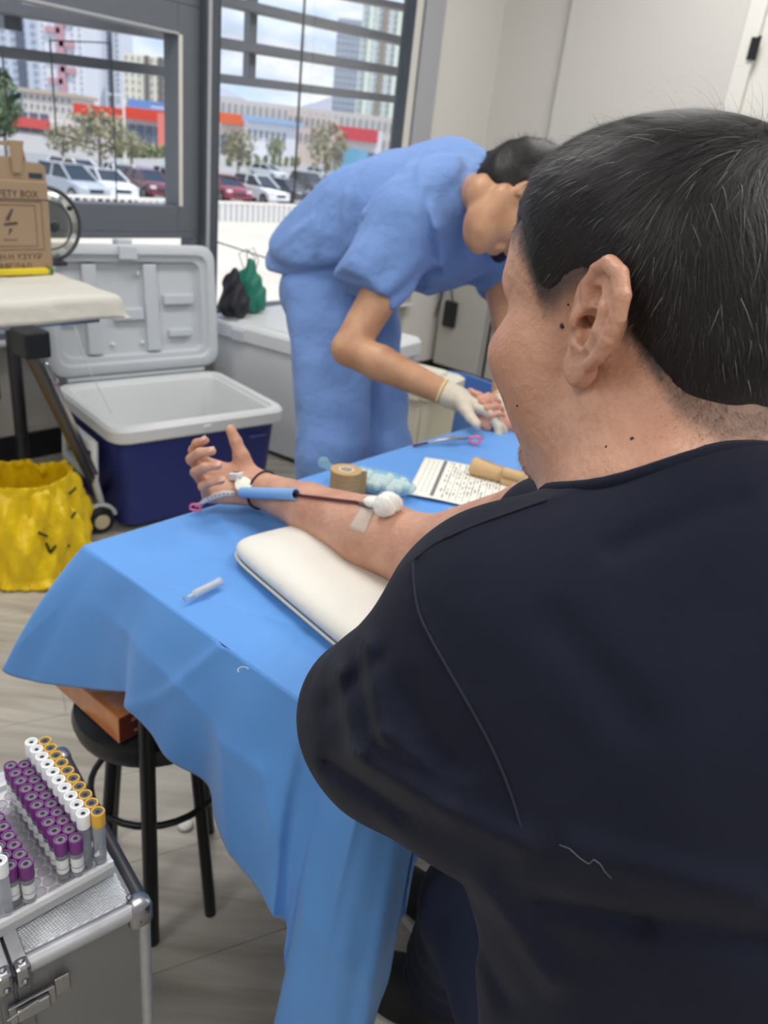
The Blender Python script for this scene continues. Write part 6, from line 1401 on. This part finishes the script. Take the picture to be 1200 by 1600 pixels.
SEAM_ = [((645, 905), (655, 960)), ((655, 960), (720, 1080)), ((720, 1080), (790, 1210)), ((790, 1210), (832, 1390)), ((648, 872), (700, 838)), ((700, 838), (780, 806)), ((780, 806), (868, 776)), ((868, 776), (925, 752))]
def scr(p):
    v = (p - CP.astype(f32)) @ RM.astype(f32); return np.stack([v[..., 0] / v[..., 2], v[..., 1] / v[..., 2]], -1) * F, v[..., 2]
def fold_dirs():
    out = []
    for a, b, am, sg in TF_: out.append((a, b, am, sg))
    return out
def seg2(s, a, b):
    a = np.array(a, f32) - [600, 800]; b = np.array(b, f32) - [600, 800]; d = (b - a).astype(f32); q = s - a.astype(f32); t = np.clip((q @ d) / (d @ d), 0, 1); return np.linalg.norm(q - t[..., None] * d, axis=-1)
def f_tee2(p):
    d = f_tee(p)
    # collar opening
    s, dep = scr(p); near = np.clip((.75 - dep) / .05, 0, 1)
    for a, b, am, sg in TF_:
        pxs = sg * F / .48; d = d - 1.4 * am * near * np.exp(-(seg2(s, a, b) / (pxs * .75)) ** 2)
    for a, b in SEAM_: d = d - .0014 * near * np.exp(-(seg2(s, a, b) / 5.) ** 2)
    d = d + .0012 * vnoise(p, 40, 12)
    return np.maximum(d, -(p[..., 2] - .50))
tee = sdf_obj('t_shirt', f_tee2, np.minimum.reduce([Nk, P(480, 1100, .5), shRm]) - [.26, .26, .66], np.maximum.reduce([Nk, shRm, elR]) + [.3, .16, .12], .0035, tee_m, mn)
# collar rib
cpt = []
cc0 = Nk + BF * .004 + UZ * .006; 
# jeans and shoes
kneeL = P(735, 1430, .98); ankL = P(690, 1585, 1.17); hipL_ = P(1010, 1640, .72); PV = T2 * [1, 1, 0] + A_ * .03 + UZ * .515; hipR_ = PV - BL * .12; hipL_ = PV + BL * .06
ankL[2] = .13; ankL = atz(694, 1528, .12); kneeL = atz(745, 1420, .46); kneeR = kneeL - BL * .26 + BF * .05; ankR = kneeR * [1, 1, 0] + BF * .04 + UZ * .12
def f_jean(p):
    d = chain(p, [hipL_, kneeL, ankL], [.075, .070, .064], .02); d = smin(d, chain(p, [hipR_, kneeR, ankR], [.105, .082, .066], .02), .02)
    d = smin(d, ell(p, PV, (.15, .15, .11)), .04)
    d = d + .0045 * np.sin(p[..., 2] * 75 + 9 * p[..., 0] + 2.5 * np.sin(p[..., 1] * 21)) * np.clip((.45 - p[..., 2]) * 4, 0, 1) + .002 * vnoise(p, 40, 3)
    return np.maximum(d, -(p[..., 2] - .115))
sdf_obj('jeans', f_jean, np.array([PV[0], PV[1], .07]) - [.36, .36, 0], np.array([max(kneeR[0], kneeL[0]), max(kneeR[1], kneeL[1]), .66]) + [.2, .2, 0], .0065, jean_m, mn)
shoe_m = mat('shoe_black', srgb(34, 36, 40), .7, bump=(260, .5)); sole_m = mat('shoe_sole', srgb(226, 224, 218), .6)
for ak, fd_ in ((ankL * [1, 1, 0] + np.array([-.005, 0, 0]), atz(588, 1500, 0) - atz(680, 1545, 0)), (ankR, B_)):
    g0 = ak * [1, 1, 0]; fd_ = fd_ / np.linalg.norm(fd_)
    fs = lambda p, g0=g0, fd_=fd_: np.maximum(smin(chain(p, [g0 - fd_ * .06 + UZ * .055, g0 + fd_ * .06 + UZ * .052, g0 + fd_ * .17 + UZ * .042], [.043, .046, .040], .02), rc(p, g0 + UZ * .05, g0 + UZ * .12, .045, .045), .02) + .001 * vnoise(p, 90, 2), -(p[..., 2] - .016))
    so_ = sdf_obj('shoe', fs, g0 - [.26, .26, 0], g0 + [.28, .28, .2], .005, shoe_m, mn)
    m = MB(); out_ = [g0 + fd_ * (.058 + .158 * math.cos(a)) + np.cross(UZ, fd_) * (.046 + .006 * math.cos(a)) * math.sin(a) for a in np.linspace(0, 2 * PI, 40, endpoint=False)]
    m.add([p_ + UZ * .002 for p_ in out_] + [p_ + UZ * .022 for p_ in out_], [tuple(range(40))[::-1], tuple(range(40, 80))] + [(i, (i + 1) % 40, 40 + (i + 1) % 40, 40 + i) for i in range(40)]); m.build('sole', sole_m, so_, 'auto')
# seat under him
sp = PV * [1, 1, 0]; ms = empty('stool', sp, 'stool hidden beneath the man in the black t-shirt', 'stool')
m = MB(); m.lathe([(0, .36), (.18, .36), (.19, .38), (.18, .40), (0, .405)], sp, n=28); m.build('seat', MATS['vinyl_black'], ms, 'auto')
for k in range(4): a = k * PI / 2; m = MB(); m.tube([sp + .12 * np.array([math.cos(a), math.sin(a), 0]) + UZ * .36, sp + .19 * np.array([math.cos(a), math.sin(a), 0])], .012, 8); m.build('leg', blk_t, ms)
# ------------------------------------------------------------ his hair
def hair_low(x, y):                                   # height of the hairline over the side / nape
    return np.interp(x, HLX, HLZ)
def f_hair(p):
    q = (p - Hc.astype(f32)) @ MH.astype(f32) / HS; X, Y, Z = q[..., 0], q[..., 1], q[..., 2]
    lowz = hair_low(X, Y) - .010 * np.clip((np.abs(Y) < .045) * (X < -.06), 0, 1); hgt = np.clip((Z - lowz) / .055, -1, 1)
    th = np.where(hgt > .22, -.0032 + .0108 * np.clip(hgt, 0, 1) ** .8 + .006 * np.clip((Z - .06) / .06, 0, 1), -.006)
    th = th - .006 * np.clip((X - .078) / .02, 0, 1)
    nk = chain(q, [(-.030, 0, -.045), (-.048, 0, -.10)], [.072, .071], .0)
    base = smin(skull(q), nk, .028)
    base = smin(base, ell(q, (.028, 0, -.030), (.064, .066, .078)), .03)
    d = base * HS - th
    d = d + .0009 * vnoise(p, 190, 7) * (th > .003)
    d = smax(d, (lowz - Z) * HS, .003)
    return smax(d, (X - .089 + .5 * np.clip(.075 - Z, 0, 1)) * HS, .004)
hr_ = sdf_obj('hair', f_hair, Hc - .16, Hc + .19, .0028, hair_m, mn, smooth=3)
HV, HN = surf(hr_)
ok = f_mskin(HV.astype(f32)) > .0004; HV, HN = HV[ok], HN[ok]
def loc(P_): return (P_ - Hc) @ MH / HS
def hdir(P_, n_):
    q = loc(P_); top = np.clip((q[:, 2] - .055) / .04, 0, 1)[:, None]; back = np.clip((-q[:, 0] - .02) / .06, 0, 1)[:, None]
    side = fh * .75 - uh * .75; bk = -uh * 1. - fh * .15; sd = side * (1 - back) + bk * back
    whorl = hloc(-.065, 0, .115); rad = P_ - whorl; rad = rad / (np.linalg.norm(rad, axis=1, keepdims=True) + 1e-6); tp_ = rad * .6 + fh * .7 + lh * .15
    return sd * (1 - top) + tp_ * top
def hlen(P_):
    q = loc(P_); h = (q[:, 2] - hair_low(q[:, 0], q[:, 1])); return np.clip(.006 + .16 * np.clip(h, 0, .2) ** 1.15, .003, .030)
strands(HV, HN, 52000, hdir, hlen, .00032, hr_, hair_s, seg=4, lift=.22, seed=5, jit=.10)
strands(HV, HN, 9000, hdir, lambda p: hlen(p) * 1.15, .00030, hr_, mat('hair_sheen', srgb(52, 49, 52), .4, spec=.5), seg=4, lift=.32, seed=6, jit=.16)
strands(HV, HN, 420, hdir, lambda p: hlen(p) * 1.2, .00030, hr_, hair_w, seg=4, lift=.4, seed=8, name='grey_strands', jit=.2)
topm = loc(HV)[:, 2] > .10
strands(HV[topm], HN[topm], 70, hdir, lambda p: hlen(p) * 1.9, .00022, hr_, hair_s, seg=6, lift=1.0, seed=9, name='flyaway_strands', jit=.6)
# short stubble fading at the hairline, sideburn and nape; goatee
BV, BN = surf(body); q = loc(BV); near_h = np.linalg.norm(BV - Hc, axis=1) < .19
dz = q[:, 2] - hair_low(q[:, 0], q[:, 1]); ear_d = np.linalg.norm(BV - EO, axis=1)
fade = near_h & (dz > -.006) & (dz < .024) & (q[:, 0] < .084) & (np.abs(q[:, 1]) > .03)
fade |= near_h & (q[:, 0] < -.05) & (dz > -.02) & (dz < .01)
fade &= ((BV - EO) @ on < .004) | (ear_d > .045)
fade[-len(EV):] = False; fade &= ~((ear_d < .05) & (q[:, 0] < -.005) & (((BV - EO) @ on) > -.006))
if fade.sum() > 50: strands(BV[fade], BN[fade], 26000, hdir, lambda p: .003 + .10 * np.clip(loc(p)[:, 2] - hair_low(loc(p)[:, 0], 0) + .01, 0, .04), .00022, hr_, hair_s, seg=2, lift=.3, seed=10, name='fade_stubble', jit=.3)
def prj(c): v = RM.T @ (c - CP); return (600 + F * v[0] / v[2], 800 + F * v[1] / v[2])
print('CHIN', prj(hloc(.085, 0, -.11)), prj(hloc(.09, 0, -.06)), prj(hloc(.06, .03, -.12)))
goat = near_h & (q[:, 0] > .050) & (q[:, 2] < -.082) & (np.abs(q[:, 1]) < .040)
goat |= near_h & (q[:, 0] > .078) & (q[:, 2] < -.036) & (q[:, 2] > -.048) & (np.abs(q[:, 1]) < .03)
if goat.sum() > 20: strands(BV[goat], BN[goat], 1500, lambda p, n: np.tile(-uh + fh * .4, (len(p), 1)), lambda p: np.full(len(p), .008), .0003, body, hair_s, seg=3, lift=.8, seed=11, name='goatee', jit=.25)
# eyebrows and eyes
for sg in (-1, 1):
    m = MB(); m.tube([hloc(.099, sg * .016, .033), hloc(.097, sg * .030, .039), hloc(.083, sg * .050, .036)], [.003, .0038, .002], 6); m.build('eyebrow', hair_m, body, True)
    m = MB(); m.tube([hloc(.0915, sg * .020, .002), hloc(.0935, sg * .032, .003), hloc(.086, sg * .045, .001)], [.0012, .0016, .0012], 6); m.build('eyelid_line', hair_m, body, True)
# moles, found on the skin along the line of sight
def hit(px, py, f, t0=.25, t1=2.2):
    v = ray(px, py); v = v / np.linalg.norm(v); t = t0
    for _ in range(160):
        d = float(f((CP + v * t).astype(f32)[None])[0]); t += max(d * .7, .0002)
        if d < .0003: break
    return CP + v * t
mole = mat('mole', srgb(62, 48, 46), .6)
for px, py, r in ((879, 509, .0019), (988, 686, .0014), (947, 698, .0008), (808, 634, .0008), (888, 476, .0008)):
    c = hit(px, py, f_mskin); m = MB(); nn = (CP - c) / np.linalg.norm(CP - c); m.lathe([(r, -.0004), (r * .8, .0003), (0, .0005)], c, nn, 10); m.build('mole', mole, body, True)
# ------------------------------------------------------------ things on his arm
fA = lambda px, py: hit(px, py, f_mskin, .5)
def lift_(c, r): n = (CP - c); n /= np.linalg.norm(n); return c + (n * .35 + UZ * .75) * r
c1 = lift_(fA(604, 800), .014); ballo = blob(c1, (.0180, .0165, .0155), 5, .0013, 'cotton_ball', None, 'white cotton ball taped over the needle in the crook of the elbow', 'cotton ball', .30)
c2 = lift_(fA(583, 790), .007); blob(c2, (.014, .010, .008), 7, .002, 'cotton_tuft', None, 'flattened white cotton tuft just left of the cotton ball on the arm', 'cotton', .15)
def strip(cor, name, mt, lab, cat, n=8, off=.0008, thick=.0005):
    g = np.zeros((n, n, 3))
    for i in range(n):
        for j in range(n):
            u, v = i / (n - 1), j / (n - 1); x = (1 - u) * ((1 - v) * cor[0][0] + v * cor[3][0]) + u * ((1 - v) * cor[1][0] + v * cor[2][0]); y = (1 - u) * ((1 - v) * cor[0][1] + v * cor[3][1]) + u * ((1 - v) * cor[1][1] + v * cor[2][1])
            c = fA(x, y); nn = (CP - c) / np.linalg.norm(CP - c); g[i, j] = c + nn * off
    m = MB(); m.grid(g); o = m.build(name, mt, None, True); md = o.modifiers.new('t', 'SOLIDIFY'); md.thickness = thick; return tag(o, lab, cat)
tape_c = mat('tape_clear', srgb(232, 214, 200), .35, trans=.0, alpha=.62)
strip([(566, 786), (588, 792), (569, 834), (544, 826)], 'surgical_tape', tape_c, 'translucent strip of surgical tape stuck across the forearm near the cotton ball', 'tape')
line_m = mat('blood_line', (0, 0, 0))
pts = [lift_(fA(x, y), .003) for x, y in ((572, 792), (556, 787), (530, 784), (500, 780), (475, 777), (462, 778))]
pL = P(375, 777, 1.06); 
sl_a = lift_(fA(462, 779), .009); sl_b = lift_(fA(378, 776), .010); sdv = (sl_b - sl_a) / np.linalg.norm(sl_b - sl_a)
m = MB(); m.tube(pts[:-1] + [sl_a + sdv * .015], .0023, 8); o = m.build('blood_tube', line_m, None, True); tag(o, 'dark red blood line running along the forearm into the blue sleeve', 'tube')
m = MB(); m.tube([pts[0] + (pts[0] - pts[1]) * .3, pts[0], pts[0] * .4 + pts[1] * .6], .0031, 8); m.build('hub', clear, o, True)
Ls = np.linalg.norm(sl_b - sl_a); m = MB(); m.lathe([(.0068, 0), (.0085, 0), (.0085, Ls), (.0068, Ls), (.0068, 0)], sl_a, sdv, 24, False); o = m.build('needle_sleeve', mat('sleeve_blue', srgb(126, 172, 226), .35), None, 'auto'); tag(o, 'light blue plastic needle sleeve lying along the wrist', 'sleeve')
m = MB(); m.lathe([(0, 0), (.0070, 0), (.0070, .002), (0, .002)], sl_a + sdv * (Ls - .003), sdv, 16); m.build('end_disc', mat('sleeve_dark', srgb(50, 66, 110), .4), o)
cl = lift_(fA(368, 748), .006); Mc = frame2(sdv); ta = np.array([sdv, np.cross(UZ, sdv), UZ]).T
cr2 = empty('roller_clamp', cl, 'white plastic clamp with black slot over the palm base', 'clamp')
m = MB(); m.box(cl, (.024, .014, .012), Mc, .002); m.build('clamp_body', white_p, cr2); m = MB(); m.box(cl + UZ * .0062 - np.cross(UZ, sdv) * .001, (.014, .0035, .002), Mc, .0006); m.build('slot', blk, cr2); m = MB(); m.box(cl - sdv * .010 - UZ * .005, (.012, .009, .006), Mc, .002); m.build('clamp_tail', clear, cr2)
cw = lift_(fA(380, 761), .005); m = MB(); nn = (CP - cw) / np.linalg.norm(CP - cw) * .8 + UZ * .5; m.lathe([(0, 0), (.0125, 0), (.0135, .002), (.0130, .006), (.009, .0075), (0, .008)], cw - nn / np.linalg.norm(nn) * .004, nn, 26); tag(m.build('white_disc', mat('disc_cream', srgb(232, 232, 216), .4), None, 'auto'), 'round cream plastic disc between clamp and blue sleeve on the wrist', 'disc')
pts = [lift_(fA(x, y), .004) for x, y in ((366, 774), (350, 774), (335, 778), (322, 784))] + [atz(306, 791, ZT + .006)]
m = MB(); m.tube(pts, [.0045, .0052, .0052, .0045, .002], 10); o = m.build('clear_line', mat('clear_line', srgb(226, 230, 236), .15, alpha=.7), None, True); tag(o, 'clear printed tubing running under the palm to the pink clamp', 'tube')
m = MB()
for k in range(7): t = (k + .5) / 7 * 3; i = int(t); c = np.array(pts[i]) * (1 - t + i) + np.array(pts[i + 1]) * (t - i); nn = (CP - c) / np.linalg.norm(CP - c); m.box(c + nn * .0052, (.003, .0012, .0012), Mc)
m.build('line_print', mat('ink_black', srgb(30, 30, 36), .6), o)['kind'] = 'stuff'
# black cord bracelet round the wrist with a loose loop
wd = (elR - wrM) / np.linalg.norm(elR - wrM); wc_ = wrM + wd * .012; u_ = np.cross(wd, UZ); u_ /= np.linalg.norm(u_); v_ = np.cross(wd, u_)
def ringpt(a, tiltk=.25):
    d = u_ * math.cos(a) + v_ * math.sin(a); r = .02
    for _ in range(60):
        if float(f_mskin((wc_ + d * r + wd * tiltk * math.cos(a) * .02).astype(f32)[None])[0]) > .0012: break
        r += .0008
    return wc_ + d * r + wd * tiltk * math.cos(a) * .02
m = MB(); m.tube([ringpt(a) for a in np.linspace(0, 2 * PI, 40, endpoint=False)], .0017, 6, closed=True); o = m.build('cord_bracelet', mat('cord_black', srgb(40, 32, 40), .6), None, True); tag(o, 'black cord bracelet around the wrist with a loose looped end', 'bracelet')
e0 = P(428, 742, 1.22); e0 = max([ringpt(a) for a in np.linspace(0, 2 * PI, 40)], key=lambda c: (c - CP) @ np.array([.4, .9, 0]))
m = MB(); m.tube([e0, e0 + [.014, .006, .004], e0 + [.030, .004, .0], e0 + [.036, -.004, -.008], e0 + [.022, -.004, -.006], e0 + [.012, .0, -.002]], .0016, 6); m.build('cord_loop', MATS['cord_black'], o, True)
fz = ballo
v_1, n_1 = surf(fz); strands(v_1, n_1, 1500, lambda p, n: rng.normal(size=p.shape), lambda p: np.full(len(p), .006), .00022, fz, cot, seg=3, lift=1.2, seed=21, name='cotton_fibres', jit=.5)
# stitched seams of the shirt
seam_m = mat('tee_seam', srgb(30, 33, 47), .9)
for poly in ([(645, 880), (648, 930), (655, 965), (685, 1020), (720, 1080), (760, 1150), (790, 1215), (815, 1290), (832, 1385)], [(648, 874), (672, 852), (700, 838), (740, 820), (780, 806), (825, 790), (868, 776)]):
    pts = []
    for (x0, y0), (x1, y1) in zip(poly[:-1], poly[1:]):
        for k in range(3):
            t = k / 3; c = hit(x0 + (x1 - x0) * t, y0 + (y1 - y0) * t, f_tee2, .2); nn = (CP - c) / np.linalg.norm(CP - c)
            if np.linalg.norm(c - CP) < .9: pts.append(c + nn * .0002)
    pts = np.array(pts); 
    for _ in range(2): pts[1:-1] = (pts[:-2] + pts[1:-1] + pts[2:]) / 3
    m = MB(); m.tube(list(pts), .0009, 6); m.build('seam', seam_m, tee, True)
# a loose white thread on the back of the shirt
ft = lambda p: f_tee2(p); th_pts = [(874, 1320), (890, 1326), (905, 1340), (920, 1350), (928, 1343), (938, 1350), (945, 1362), (955, 1372)]
pts = []
for x, y in th_pts: c = hit(x, y, ft, .2); nn = (CP - c) / np.linalg.norm(CP - c); pts.append(c + nn * .0006)
m = MB(); m.tube(pts, .00022, 4); tag(m.build('loose_thread', mat('thread_pale', srgb(110, 112, 118), .8)), 'fine pale thread clinging to the back of the black t-shirt', 'thread')
# collar rib following the opening: sampled where shirt meets neck
f_neck = lambda p: smin(f_head(p), chain(p, [hloc(-.032, 0, -.045), hloc(-.054, 0, -.10), Nk - BF * .014 - UZ * .01], [.070 * HS, .068, .076], .02), .026)
rib = []
for k in range(40):
    a = 2 * PI * k / 40; d0 = BF * math.cos(a) + BL * math.sin(a); zs = np.linspace(-.09, .09, 61); rs = np.linspace(.03, .15, 41)
    G = Nk + d0 * rs[None, :, None] + UZ * zs[:, None, None]
    A1 = f_neck(G.astype(f32)); sk = np.array([rs[np.argmax(r_ > 0)] if (r_ > 0).any() else .17 for r_ in A1])
    pts_ = Nk + d0 * sk[:, None] + UZ * zs[:, None]; B1 = f_tee(pts_.astype(f32)); up_ = np.where(B1 < 0)[0]
    i_ = up_.max() if len(up_) else 50; rib.append(pts_[i_] + d0 * .0015 + UZ * .001)
rib = np.array(rib)
for _ in range(6): rib = (rib + np.roll(rib, 1, 0) + np.roll(rib, -1, 0)) / 3
m = MB(); m.tube(list(rib), .0045, 8, closed=True); m.build('collar_rib', tee_m, tee, True)
m = MB(); m.tube([r_ + (r_ - Nk) * [1, 1, 0] * .07 - UZ * .006 for r_ in rib], .0014, 6, closed=True); m.build('collar_seam', tee_m, tee, True)
